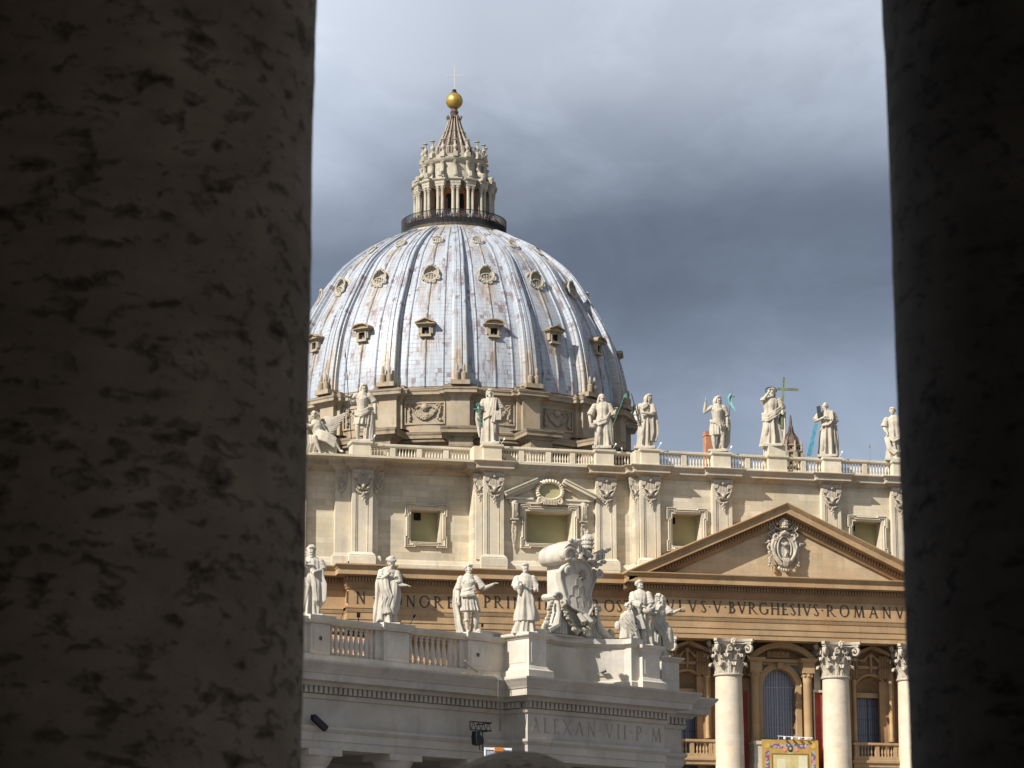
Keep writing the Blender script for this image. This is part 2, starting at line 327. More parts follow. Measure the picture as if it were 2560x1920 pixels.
# ------------------------------------------------------------------ geometry helpers
class MB:
    """Collects shapes and links them as ONE mesh object."""
    def __init__(s):
        s.v, s.f, s.sm = [], [], []
        s.M = None
    def add(s, vs, fs, smooth=False):
        o = len(s.v)
        if s.M is not None:
            vs = [s.M @ Vector(p) for p in vs]
        s.v += [tuple(p) for p in vs]
        for f in fs:
            s.f.append(tuple(i + o for i in f)); s.sm.append(smooth)
        return s
    def box(s, x0, x1, y0, y1, z0, z1):
        vs = [(x, y, z) for z in (z0, z1) for y in (y0, y1) for x in (x0, x1)]
        return s.add(vs, [(0, 2, 3, 1), (4, 5, 7, 6), (0, 1, 5, 4), (2, 6, 7, 3), (0, 4, 6, 2), (1, 3, 7, 5)])
    def obox(s, c, a, b, d):
        c, a, b, d = Vector(c), Vector(a), Vector(b), Vector(d)
        vs = [c + i * a + j * b + k * d for k in (-1, 1) for j in (-1, 1) for i in (-1, 1)]
        return s.add(vs, [(0, 2, 3, 1), (4, 5, 7, 6), (0, 1, 5, 4), (2, 6, 7, 3), (0, 4, 6, 2), (1, 3, 7, 5)])
    def lathe(s, prof, n=24, c=(0, 0), a0=0.0, a1=2 * PI, cap=True, smooth=True, sx=1.0, sy=1.0):
        full = abs(a1 - a0 - 2 * PI) < 1e-6
        k = n if full else n + 1
        vs = []
        for r, z in prof:
            for i in range(k):
                a = a0 + (a1 - a0) * i / n
                vs.append((c[0] + r * math.cos(a) * sx, c[1] + r * math.sin(a) * sy, z))
        fs = []
        for j in range(len(prof) - 1):
            for i in range(n):
                i2 = (i + 1) % k if full else i + 1
                fs.append((j * k + i, j * k + i2, (j + 1) * k + i2, (j + 1) * k + i))
        if cap and full:
            fs.append(tuple(range(k - 1, -1, -1)))
            fs.append(tuple((len(prof) - 1) * k + i for i in range(k)))
        return s.add(vs, fs, smooth)
    def sph(s, c, r, nu=10, nv=7, R=None, smooth=True):
        if not isinstance(r, (tuple, list)):
            r = (r, r, r)
        c = Vector(c)
        vs = []
        def P(x, y, z):
            p = Vector((x * r[0], y * r[1], z * r[2]))
            return c + (R @ p if R else p)
        vs.append(P(0, 0, -1))
        for j in range(1, nv):
            t = -PI / 2 + PI * j / nv
            for i in range(nu):
                a = 2 * PI * i / nu
                vs.append(P(math.cos(t) * math.cos(a), math.cos(t) * math.sin(a), math.sin(t)))
        vs.append(P(0, 0, 1))
        fs = [(0, 1 + (i + 1) % nu, 1 + i) for i in range(nu)]
        for j in range(nv - 2):
            for i in range(nu):
                a, b = 1 + j * nu + i, 1 + j * nu + (i + 1) % nu
                fs.append((a, b, b + nu, a + nu))
        l = len(vs) - 1; o = 1 + (nv - 2) * nu
        fs += [(l, o + i, o + (i + 1) % nu) for i in range(nu)]
        return s.add(vs, fs, smooth)
    def tube(s, pts, r, n=8, closed=False, flat=1.0, smooth=True, up=None):
        pts = [Vector(p) for p in pts]
        k = len(pts)
        rr = r if isinstance(r, (list, tuple)) else [r] * k
        vs, nrm = [], None
        for i, p in enumerate(pts):
            if closed:
                t = pts[(i + 1) % k] - pts[i - 1]
            else:
                t = pts[min(i + 1, k - 1)] - pts[max(i - 1, 0)]
            t = t.normalized() if t.length > 1e-9 else Vector((0, 0, 1))
            if nrm is None:
                nrm = Vector(up) if up else (Vector((0, 0, 1)) if abs(t.z) < 0.9 else Vector((1, 0, 0)))
            nrm = (nrm - t * nrm.dot(t))
            nrm = nrm.normalized() if nrm.length > 1e-6 else t.orthogonal().normalized()
            b = t.cross(nrm)
            for j in range(n):
                a = 2 * PI * j / n
                vs.append(p + (nrm * math.cos(a) * flat + b * math.sin(a)) * rr[i])
        fs = []
        for i in range(k if closed else k - 1):
            i2 = (i + 1) % k
            for j in range(n):
                j2 = (j + 1) % n
                fs.append((i * n + j, i * n + j2, i2 * n + j2, i2 * n + j))
        if not closed:
            fs.append(tuple(range(n - 1, -1, -1)))
            fs.append(tuple((k - 1) * n + j for j in range(n)))
        return s.add(vs, fs, smooth)
    def cyl(s, p, q, r, n=10, r2=None):
        return s.tube([p, q], [r, r if r2 is None else r2], n)
    def mould(s, path, prof, closed=False, caps=True):
        """Sweep a profile [(out, z)] along a plan path; outward is to the right of travel."""
        P = [Vector((p[0], p[1])) for p in path]
        k = len(P)
        nr = []
        for i in range(k if closed else k - 1):
            d = (P[(i + 1) % k] - P[i]).normalized()
            nr.append(Vector((d.y, -d.x)))
        mit = []
        for i in range(k):
            if closed:
                a, b = nr[i - 1], nr[i]
            else:
                a, b = nr[max(i - 1, 0)], nr[min(i, k - 2)]
            mit.append((a + b) / max(0.15, 1 + a.dot(b)))
        n = len(prof)
        vs = []
        for i in range(k):
            for o, z in prof:
                q = P[i] + mit[i] * o
                vs.append((q.x, q.y, z))
        fs = []
        for i in range(k if closed else k - 1):
            i2 = (i + 1) % k
            for j in range(n - 1):
                fs.append((i * n + j, i2 * n + j, i2 * n + j + 1, i * n + j + 1))
        if caps and not closed:
            fs.append(tuple(range(n)))
            fs.append(tuple((k - 1) * n + j for j in range(n - 1, -1, -1)))
        return s.add(vs, fs)
    def prism(s, poly, o, ux, uy, d, smooth=False):
        """Extrude the polygon (in the ux, uy plane at o) by vector d."""
        o, ux, uy, d = Vector(o), Vector(ux), Vector(uy), Vector(d)
        k = len(poly)
        a = [o + ux * x + uy * y for x, y in poly]
        vs = a + [p + d for p in a]
        fs = [tuple(range(k)), tuple(range(2 * k - 1, k - 1, -1))]
        for i in range(k):
            j = (i + 1) % k
            fs.append((i, i + k, j + k, j))
        return s.add(vs, fs, smooth)
    def build(s, name, mat, parent=None, ang=38, loc=None):
        me = bpy.data.meshes.new(name)
        me.from_pydata(s.v, [], s.f)
        me.polygons.foreach_set('use_smooth', s.sm)
        me.update()
        if any(s.sm):
            me.set_sharp_from_angle(angle=math.radians(ang))
        if isinstance(mat, str):
            mat = MAT[mat]
        me.materials.append(mat)
        ob = bpy.data.objects.new(name, me)
        COL.objects.link(ob)
        if parent:
            ob.parent = parent
        if loc is not None:
            ob.location = loc
        return ob

def thing(name, label, cat, loc=(0, 0, 0), group=None, rz=0.0):
    o = bpy.data.objects.new(name, None)
    COL.objects.link(o)
    o.location = loc
    o.rotation_euler = (0, 0, rz)
    o.empty_display_size = 0.5
    tag(o, label, cat, group)
    return o

def tag(o, label, cat, group=None):
    o['label'] = label
    o['category'] = cat
    if group:
        o['group'] = group
    return o

def structure(o):
    o['kind'] = 'structure'
    return o

def inst(src, parent=None, loc=None, name=None, mat=None):
    """Copy one object (sharing its mesh data)."""
    c = src.copy()
    COL.objects.link(c)
    c.parent = parent
    if loc is not None:
        c.location = loc
    return c

def wall(mb, x0, x1, z0, z1, y, holes, depth):
    """Front wall face at y (looking towards -Y) with rectangular holes (xa, xb, za, zb) and reveals going back by depth."""
    xs = sorted({x0, x1, *[h[0] for h in holes], *[h[1] for h in holes]})
    zs = sorted({z0, z1, *[h[2] for h in holes], *[h[3] for h in holes]})
    for i in range(len(xs) - 1):
        for j in range(len(zs) - 1):
            cx, cz = (xs[i] + xs[i + 1]) / 2, (zs[j] + zs[j + 1]) / 2
            if any(h[0] < cx < h[1] and h[2] < cz < h[3] for h in holes):
                continue
            mb.add([(xs[i], y, zs[j]), (xs[i + 1], y, zs[j]), (xs[i + 1], y, zs[j + 1]), (xs[i], y, zs[j + 1])], [(0, 1, 2, 3)])
    for a, b, c, d in holes:
        mb.add([(a, y, c), (b, y, c), (b, y, d), (a, y, d), (a, y + depth, c), (b, y + depth, c), (b, y + depth, d), (a, y + depth, d)],
               [(0, 4, 5, 1), (1, 5, 6, 2), (2, 6, 7, 3), (3, 7, 4, 0)])

# ------------------------------------------------------------------ Roman capitals built of strokes (unit height)
def glyph(ch):
    """-> (width, [polygons])"""
    T, t, sf = 0.125, 0.062, 0.05
    P = []
    def q(x0, y0, x1, y1, w):       # slanted stroke with horizontal ends, width w
        P.append([(x0 - w / 2, y0), (x0 + w / 2, y0), (x1 + w / 2, y1), (x1 - w / 2, y1)])
    def hb(x0, x1, y, h=t):
        P.append([(x0, y - h / 2), (x1, y - h / 2), (x1, y + h / 2), (x0, y + h / 2)])
    def ser(x, y, w):
        P.append([(x - w / 2, y), (x + w / 2, y), (x + w / 2, y + 0.035), (x - w / 2, y + 0.035)])
    def stem(x):
        q(x, 0, x, 1, T); ser(x, 0, T + 0.14); ser(x, 0.965, T + 0.14)
    def arc(cx, cy, rx, ry, a0, a1, wmin=t, wmax=T, n=14):
        for i in range(n):
            A, B = a0 + (a1 - a0) * i / n, a0 + (a1 - a0) * (i + 1) / n
            pl = []
            for a, s_ in ((A, 1), (B, 1), (B, 0), (A, 0)):
                wd = wmin + (wmax - wmin) * abs(math.cos(a)) ** 1.5
                k = 0 if s_ else wd
                pl.append((cx + (rx - k) * math.cos(a), cy + (ry - min(k, wmin * 1.1 + 0.3 * (k - wmin))) * math.sin(a)))
            P.append(pl)
    if ch == 'I': stem(0.16); return 0.32, P
    if ch == 'N':
        q(0.15, 0, 0.15, 1, t); q(0.72, 0, 0.72, 1, t); q(0.72, 0, 0.15, 1, T + 0.02); ser(0.15, 0, 0.2); ser(0.72, 0.965, 0.2); ser(0.1, 0.965, 0.16); return 0.86, P
    if ch == 'H': stem(0.16); stem(0.72); hb(0.16, 0.72, 0.52); return 0.88, P
    if ch == 'O': arc(0.47, 0.5, 0.45, 0.52, 0, 2 * PI, n=28); return 0.94, P
    if ch == 'R':
        stem(0.16); arc(0.26, 0.75, 0.36, 0.25, -PI / 2, PI / 2); hb(0.16, 0.3, 0.97); hb(0.16, 0.3, 0.53); q(0.76, 0, 0.34, 0.52, T); ser(0.82, 0, 0.16); return 0.86, P
    if ch == 'P': stem(0.16); arc(0.26, 0.72, 0.34, 0.28, -PI / 2, PI / 2); hb(0.16, 0.3, 0.97); hb(0.16, 0.3, 0.47); return 0.64, P
    if ch == 'B':
        stem(0.16); arc(0.25, 0.76, 0.28, 0.24, -PI / 2, PI / 2); arc(0.25, 0.27, 0.36, 0.27, -PI / 2, PI / 2)
        hb(0.16, 0.3, 0.97); hb(0.16, 0.3, 0.53); hb(0.16, 0.3, 0.03); return 0.66, P
    if ch == 'E':
        stem(0.16); hb(0.16, 0.52, 0.97); hb(0.16, 0.46, 0.51); hb(0.16, 0.56, 0.03)
        P.append([(0.48, 0.86), (0.52, 0.86), (0.52, 1), (0.48, 1)]); P.append([(0.52, 0), (0.57, 0), (0.57, 0.15), (0.53, 0.15)]); return 0.62, P
    if ch == 'L':
        stem(0.16); hb(0.16, 0.56, 0.03); P.append([(0.52, 0), (0.57, 0), (0.57, 0.16), (0.53, 0.16)]); return 0.6, P
    if ch == 'M':
        q(0.12, 0, 0.2, 1, t); q(0.5, 0, 0.2, 1, T); q(0.5, 0, 0.82, 1, t); q(0.92, 0, 0.82, 1, T); ser(0.12, 0, 0.2); ser(0.92, 0, 0.24); return 1.06, P
    if ch == 'V':
        q(0.42, 0, 0.1, 1, T); q(0.42, 0, 0.74, 1, t); ser(0.1, 0.965, 0.24); ser(0.74, 0.965, 0.18); return 0.84, P
    if ch == 'A':
        q(0.08, 0, 0.42, 1, t); q(0.76, 0, 0.42, 1, T); hb(0.22, 0.62, 0.36); ser(0.08, 0, 0.2); ser(0.76, 0, 0.24); return 0.86, P
    if ch == 'T':
        q(0.38, 0, 0.38, 1, T); ser(0.38, 0, T + 0.16); hb(0.04, 0.72, 0.97)
        P.append([(0.02, 0.84), (0.05, 0.84), (0.08, 1), (0.04, 1)]); P.append([(0.71, 0.84), (0.74, 0.84), (0.72, 1), (0.68, 1)]); return 0.76, P
    if ch == 'X': q(0.74, 0, 0.12, 1, T); q(0.1, 0, 0.72, 1, t); ser(0.12, 0.965, 0.2); ser(0.74, 0, 0.2); ser(0.1, 0, 0.18); ser(0.72, 0.965, 0.18); return 0.86, P
    if ch == 'C': arc(0.47, 0.5, 0.44, 0.52, 0.25 * PI, 1.75 * PI, n=22); return 0.82, P
    if ch == 'G':
        arc(0.47, 0.5, 0.44, 0.52, 0.25 * PI, 1.80 * PI, n=22); q(0.78, 0.08, 0.78, 0.45, T); ser(0.78, 0.42, 0.24); return 0.92, P
    if ch == 'S':
        arc(0.28, 0.755, 0.22, 0.255, 0.2 * PI, 1.05 * PI, 0.055, 0.085, n=10); arc(0.28, 0.26, 0.24, 0.275, -0.85 * PI, 0.05 * PI, 0.055, 0.085, n=10)
        q(0.44, 0.26, 0.15, 0.76, 0.14); return 0.56, P
    if ch == '.': P.append([(0.06, 0.5), (0.15, 0.44), (0.24, 0.5), (0.15, 0.57)]); return 0.30, P
    return 0.5, P

def lettering(mb, text, o, ux, uz, out, height, length, depth=0.04, gap=0.17):
    """Set text so that it fills the given length; letters stand proud of the wall by depth."""
    gl = [glyph(c) for c in text]
    tot = sum(g[0] for g in gl) * height
    sp = (length - tot) / max(1, len(gl) - 1)
    o, ux, uz, out = Vector(o), Vector(ux), Vector(uz), Vector(out)
    x = 0.0; k = 0
    for wd, polys in gl:
        for pl in polys:
            k += 1
            d = depth + 0.0012 * (k % 9)
            mb.prism([(p[0] * height, p[1] * height) for p in pl], o + ux * x, ux, uz, out * d)
        x += wd * height + sp
# ------------------------------------------------------------------ ground
g = MB()
g.add([(-2500, -2500, 0), (2500, -2500, 0), (2500, 2500, 0), (-2500, 2500, 0)], [(0, 1, 2, 3)])
structure(g.build('ground', 'ground'))

# ================================================================== BASILICA
BAS = thing('basilica', 'huge baroque church with ribbed grey dome, statue-topped attic and columned pale facade', 'church')

# ---- attic walls with square windows
WIN = [(-36.82, -33.81, 43.8, 47.05, 3.4), (-25.56, -20.85, 43.8, 47.05, 1.5), (-10.9, -7.86, 43.8, 47.12, 0.0), (8.32, 11.37, 43.8, 47.12, 0.0)]
mb = MB()
wall(mb, -62, -30.9, 40.5, 51.7, 3.4, [WIN[0][:4]], 1.7)
wall(mb, -30.9, -14.85, 40.5, 51.7, 1.5, [WIN[1][:4]], 1.9)
wall(mb, -14.85, 14.85, 40.5, 51.7, 0.0, [WIN[2][:4], WIN[3][:4]], 1.6)
wall(mb, 14.85, 60, 40.5, 51.7, 1.5, [], 1)
for xx, ya, yb in ((-30.9, 1.5, 3.4), (-14.85, 0.0, 1.5), (14.85, 0.0, 1.5)):
    mb.add([(xx, ya, 40.5), (xx, yb, 40.5), (xx, yb, 51.7), (xx, ya, 51.7)], [(0, 1, 2, 3)])
mb.box(-62, 60, 5.3, 6.0, 8, 51.7)                      # rear wall of the front block
mb.box(-62, 60, 0.2, 5.9, 51.5, 51.72)                  # roof deck behind the balustrade
mb.build('attic_wall', 'attic', BAS)
mb = MB(); mb.box(-62, -61.4, 1.0, 60, 0, 51.7); mb.box(60.1, 60.7, 1.0, 60, 0, 51.7); mb.box(-62, 60.7, 60, 60.6, 0, 51.7)
mb.box(-61, 60, 6.1, 60, 49.6, 50.2)
mb.build('roof_deck', 'wing', BAS)

# pilaster positions: centre, front plane, wall plane
PIL = [(-48.4, 2.8, 3.4), (-41.9, 2.3, 3.4), (-29.0, 0.9, 1.5), (-17.45, 0.9, 1.5), (-13.33, -0.6, 0.0), (-5.77, -0.6, 0.0), (5.85, -0.6, 0.0), (13.4, -0.6, 0.0), (17.5, 0.9, 1.5), (29, 0.9, 1.5)]
HW = 1.03
path = [(-62, 3.4)]
def brk(x0, x1, yf, yw):
    path.extend([(x0, yw), (x0, yf), (x1, yf), (x1, yw)])
brk(-49.6, -47.25, 2.8, 3.4)
path += [(-44.5, 3.4), (-44.5, 2.85), (-42.95, 2.85), (-42.95, 2.3), (-40.85, 2.3), (-40.85, 2.85), (-40.2, 2.85), (-40.2, 3.4), (-30.9, 3.4), (-30.9, 1.5)]
brk(-30.03, -27.97, 0.9, 1.5)
brk(-18.48, -16.42, 0.9, 1.5)
path += [(-14.85, 1.5), (-14.85, 0.0)]
for c_ in (-13.33, -5.77, 5.85, 13.4):
    brk(c_ - HW, c_ + HW, -0.6, 0.0)
path += [(14.85, 0.0), (14.85, 1.5)]
brk(16.5, 18.5, 0.9, 1.5)
path += [(60, 1.5)]
prof = [(0, 50.5), (0.08, 50.5), (0.08, 50.62), (0.16, 50.66), (0.22, 50.78), (0.36, 50.84), (0.42, 50.93), (0.86, 50.97), (0.86, 51.28), (0.93, 51.33), (0.97, 51.42), (1.12, 51.56), (1.2, 51.62), (1.2, 51.70), (-0.3, 51.78)]
MB().mould(path, prof).build('attic_cornice', 'cornice', BAS)
prof = [(0, 40.8), (0.28, 40.8), (0.28, 41.55), (0.2, 41.62), (0.12, 41.95), (0, 42.02)]
MB().mould(path, prof).build('attic_base_course', 'trim', BAS)

# ---- pilasters
def pilaster(xc, yf, yw, name='pilaster'):
    b = MB()
    x0, x1 = xc - HW, xc + HW
    zt, zb = 50.5, 42.02
    b.box(x0, x1, yf + 0.1, yw + 0.05, zb, zt)
    e = 0.36
    b.box(x0, x0 + e, yf, yf + 0.1, zb, zt); b.box(x1 - e, x1, yf, yf + 0.1, zb, zt)
    b.box(x0 + e, x1 - e, yf, yf + 0.1, zb, zb + 0.42)
    b.box(x0 + e + 0.12, x0 + e + 0.17, yf + 0.04, yf + 0.1, zb + 0.42, zt); b.box(x1 - e - 0.17, x1 - e - 0.12, yf + 0.04, yf + 0.1, zb + 0.42, zt)
    b.mould([(x0, yw), (x0, yf), (x1, yf), (x1, yw)], [(0, 41.3), (0.30, 41.3), (0.30, 42.05), (0.24, 42.1), (0.26, 42.2), (0.1, 42.36), (0.0, 42.5)])
    return b.build(name, 'trim', BAS)

def spiral(cx, cz, r0, turns, a0, sgn, n=22, y=0.0, r1=0.05):
    pts = []
    for i in range(n):
        f = i / (n - 1)
        a = a0 + sgn * turns * 2 * PI * f
        r = r0 * (1 - f) + r1 * f
        pts.append((cx + r * math.cos(a), y, cz + r * math.sin(a)))
    return pts

def attic_capital():
    b = MB()
    r = random.Random(3)
    b.box(-1.02, 1.02, -0.30, 0, -0.22, 0.12)                     # abacus
    b.box(-0.96, 0.96, -0.22, 0, -0.34, -0.22)
    for sg in (-1, 1):                                             # volutes
        b.tube(spiral(sg * 0.72, -0.52, 0.30, 1.6, PI / 2, -sg, y=-0.22), [0.085 - 0.002 * i for i in range(22)], 7)
        b.cyl((sg * 0.72, -0.30, -0.52), (sg * 0.72, 0, -0.52), 0.24, 14)
    # concave tapering body with flutes
    for i in range(7):
        x = -0.52 + i * 0.52 / 3
        b.tube([(x, -0.16, -0.5), (x * 0.9, -0.22, -0.95), (x * 0.72, -0.2, -1.32)], [0.075, 0.085, 0.05], 7)
    b.prism([(-0.9, -0.3), (0.9, -0.3), (0.78, -0.9), (0.62, -1.4), (0.3, -1.75), (0, -1.9), (-0.3, -1.75), (-0.62, -1.4), (-0.78, -0.9)], (0, 0, 0), (1, 0, 0), (0, 0, 1), (0, -0.14, 0))
    # central flower, head and swags
    for k in range(6):
        a = k * PI / 3
        b.sph((0.13 * math.cos(a), -0.34, -0.2 + 0.13 * math.sin(a)), 0.085, 7, 5)
    b.sph((0, -0.38, -0.2), 0.09, 7, 5)
    b.sph((0, -0.38, -1.52), (0.2, 0.2, 0.25), 10, 8)              # cherub head
    for k in range(9):
        a = PI * k / 8
        b.sph((0.21 * math.cos(a), -0.36, -1.42 + 0.2 * math.sin(a)), 0.085, 6, 5)
    b.sph((0, -0.58, -1.56), 0.045, 6, 4)
    for sg in (-1, 1):
        for k in range(11):                                        # swag from the volute to the head
            f = k / 10
            x = sg * (0.92 * (1 - f) + 0.12 * f)
            z = -0.85 - 0.95 * f - 0.32 * math.sin(PI * f)
            b.sph((x, -0.22 - 0.05 * math.sin(PI * f), z), 0.10 + 0.05 * math.sin(PI * f) + r.uniform(-0.02, 0.02), 7, 5)
        b.tube([(sg * 0.12, -0.3, -1.4), (sg * 0.5, -0.3, -1.2), (sg * 0.86, -0.2, -1.05)], [0.12, 0.16, 0.03], 7, flat=0.5)   # wing
        for k in range(8):                                         # lower wreath
            a = -PI / 2 + sg * k * 0.2
            b.sph((0.52 * math.cos(a) * 1.3, -0.2, -1.62 + 0.62 * math.sin(a)), 0.10, 6, 5)
    for k in range(5):
        b.sph((r.uniform(-0.14, 0.14), -0.22, -2.25 - k * 0.1), 0.13 - 0.012 * k, 7, 5)
    b.tube([(0, -0.2, -2.5), (0, -0.18, -2.75), (0, -0.15, -3.0)], [0.05, 0.13, 0.05], 7)
    return b

PILOBJ = []
capital0 = None
for xc, yf, yw in PIL:
    p = pilaster(xc, yf, yw)
    PILOBJ.append(p)
    if capital0 is None:
        capital0 = attic_capital().build('capital', 'capital', p, loc=(xc, yf, 50.5))
    else:
        inst(capital0, p, (xc, yf, 50.5))
# narrower layers beside the main pilasters
b = MB()
for x0, x1, yf, yw in ((-44.5, -42.95, 2.85, 3.4), (-40.85, -40.2, 2.85, 3.4)):
    b = MB()
    b.box(x0, x1, yf, yw + 0.05, 42.0, 50.5)
    b.mould([(x0, yw), (x0, yf), (x1, yf), (x1, yw)], [(0, 41.3), (0.26, 41.3), (0.26, 42.05), (0.1, 42.3), (0, 42.45)])
    b.build('pilaster_layer', 'trim', BAS)
for x0, x1, yf in ((-30.72, -30.1, 1.25), (-14.8, -14.42, -0.25)):
    b = MB(); b.box(x0, x1, yf, yf + 0.3, 42.0, 50.5); b.build('pilaster_layer', 'trim', BAS)
for xc, yf in ((-43.9, 2.85), (-40.3, 2.85), (-30.35, 1.25), (-14.75, -0.2)):
    c = inst(capital0, BAS, (xc, yf + 0.12, 50.45))
    c.scale = (0.62, 0.7, 0.92)

# ---- square attic windows
def eared_frame(x0, x1, z0, z1, y):
    e, e2, f, f2, t, t2, g, h = 0.62, 0.46, 0.50, 0.34, 0.60, 0.45, 0.42, 0.62
    ol = [(x0 - e, z0 - f), (x0 + g, z0 - f), (x0 + g, z0 - f2), (x1 - g, z0 - f2), (x1 - g, z0 - f), (x1 + e, z0 - f), (x1 + e, z0 + h), (x1 + e2, z0 + h), (x1 + e2, z1 - h), (x1 + e, z1 - h),
          (x1 + e, z1 + t), (x1 - g, z1 + t), (x1 - g, z1 + t2), (x0 + g, z1 + t2), (x0 + g, z1 + t), (x0 - e, z1 + t), (x0 - e, z1 - h), (x0 - e2, z1 - h), (x0 - e2, z0 + h), (x0 - e, z0 + h)]
    b = MB()
    b.M = Matrix(((1, 0, 0, 0), (0, 0, -1, y), (0, 1, 0, 0), (0, 0, 0, 1)))
    b.mould(ol, [(0.0, -0.02), (0.0, 0.32), (-0.07, 0.33), (-0.085, 0.17), (-0.155, 0.15), (-0.165, 0.25), (-0.23, 0.27), (-0.27, 0.13), (-0.32, 0.12)], closed=True)
    b.M = None
    for xa, xb, za, zb in ((x0 - 0.34, x0, z0 - 0.2, z1 + 0.3), (x1, x1 + 0.34, z0 - 0.2, z1 + 0.3)):
        b.box(xa, xb, y - 0.125, y, za, zb)
    b.box(x0, x1, y - 0.122, y, z1, z1 + 0.32); b.box(x0, x1, y - 0.122, y, z0 - 0.22, z0)
    b.box(x0 + 0.0, x1, y - 0.2, y + 0.3, z0 - 0.02, z0 + 0.05)
    return b
for i, (x0, x1, z0, z1, y) in enumerate(WIN):
    fr = eared_frame(x0, x1, z0, z1, y).build('window', 'trim', BAS)
    d = 1.9 if i == 1 else 1.6
    MB().box(x0 - 0.2, x1 + 0.2, y + d, y + d + 0.2, z0 - 0.2, z1 + 0.2).build('back_panel', 'plaster', fr)
    if i == 0:
        MB().box(-36.15, -35.45, y + d - 0.06, y + d + 0.01, 46.25, 46.98).build('vent', 'void', fr)
    elif i in (2, 3):
        MB().box(x0 + 0.22, x0 + 0.85, y + d - 0.06, y + d + 0.01, 46.35, 47.0).build('vent', 'void', fr)

# ---- broken pediment, shell oval and garlanded consoles over the wide window
yB = 1.5
b = MB()
for sg, xt, zt, xi, zi in ((-1, -27.95, 48.62, -24.6, 50.15), (1, -18.5, 48.62, -21.85, 50.15)):
    dxn, dzn = xi - xt, zi - zt
    ln = math.hypot(dxn, dzn)
    ux = Vector((dxn / ln, 0, dzn / ln)); uz = Vector((-ux.z, 0, ux.x)) * (1 if ux.x > 0 else -1)
    for o0, o1, out in ((-0.62, -0.42, 0.35), (-0.42, -0.28, 0.6), (-0.28, 0.02, 0.95), (0.02, 0.14, 1.1)):
        b.prism([(0, o0), (ln, o0), (ln, o1), (0, o1)], (xt, yB, zt), ux, uz, (0, -out, 0))
b.box(-27.3, -19.2, yB - 0.3, yB, 47.75, 48.15)
b.box(-27.6, -24.9, yB - 0.45, yB, 48.15, 48.35); b.box(-21.7, -18.9, yB - 0.45, yB, 48.15, 48.35)
b.build('broken_pediment', 'trim', BAS)
oc = Vector((-23.22, yB - 0.25, 49.06))
b = MB()
ring = [(oc.x + 1.28 * math.cos(a), oc.y - 0.28, oc.z + 0.88 * math.sin(a)) for a in [2 * PI * i / 36 for i in range(36)]]
b.tube(ring, 0.14, 8, closed=True)
nl = 19
for i in range(nl):                                                # scalloped shell rim
    a = math.radians(-28) + (PI + math.radians(56)) * i / (nl - 1)
    p = oc + Vector((1.42 * math.cos(a), -0.15, 1.12 * math.sin(a)))
    q = oc + Vector((1.18 * math.cos(a), -0.45, 0.86 * math.sin(a)))
    b.tube([q, (p + q) / 2 + Vector((0, -0.1, 0)), p], [0.07, 0.13, 0.15], 7)
for sg in (-1, 1):
    b.tube(spiral(oc.x + sg * 0.98, oc.z - 1.02, 0.32, 1.4, PI / 2, -sg, y=oc.y - 0.3), [0.12 - 0.003 * i for i in range(22)], 7)
for i in range(9):
    x = -0.6 + i * 0.15
    b.tube([(oc.x + x, oc.y - 0.38, oc.z - 0.92), (oc.x + x * 1.1, oc.y - 0.3, oc.z - 1.38)], [0.07, 0.055], 6)
b.tube([(oc.x + 1.3 * math.cos(a), oc.y - 0.18, oc.z + 1.0 * math.sin(a) - 0.04) for a in [2 * PI * i / 30 for i in range(30)]], 0.2, 8, closed=True)
ov = b.build('oval_window', 'trim', BAS)
b = MB()
vs = [(oc.x + 1.2 * math.cos(2 * PI * i / 30), oc.y - 0.06, oc.z + 0.8 * math.sin(2 * PI * i / 30)) for i in range(30)]
b.add(vs, [tuple(range(30))])
b.build('pane', 'plaster', ov)
def console_garland(x):
    b = MB()
    y = yB
    b.tube([(x, y - 0.2, 47.9), (x, y - 0.55, 47.7), (x, y - 0.6, 47.2), (x, y - 0.4, 46.6), (x, y - 0.3, 46.2)], [0.28, 0.33, 0.30, 0.24, 0.22], 10)
    for k in (-1, 0, 1):
        b.tube([(x + k * 0.17, y - 0.45, 47.85), (x + k * 0.17, y - 0.85, 47.55), (x + k * 0.15, y - 0.8, 47.0), (x + k * 0.13, y - 0.55, 46.35)], 0.075, 7)
    b.box(x - 0.36, x + 0.36, y - 0.62, y, 46.05, 46.2)
    b.sph((x, y - 0.35, 45.85), (0.26, 0.2, 0.22), 8, 6)
    r = random.Random(int(abs(x) * 10))
    for k in range(17):
        z = 45.6 - k * 0.125
        wd = 0.26 * math.sin(PI * min(1, 0.25 + k / 20.0)) + 0.03
        for j in (-1, 1):
            b.sph((x + j * wd * 0.55 + r.uniform(-0.03, 0.03), y - 0.22, z), 0.115, 6, 5)
    b.tube([(x, y - 0.2, 43.55), (x, y - 0.18, 43.0)], [0.12, 0.04], 7)
    return b
c0 = console_garland(-26.85).build('garland_console', 'capital', BAS)
console_garland(-19.75).build('garland_console', 'capital', BAS)

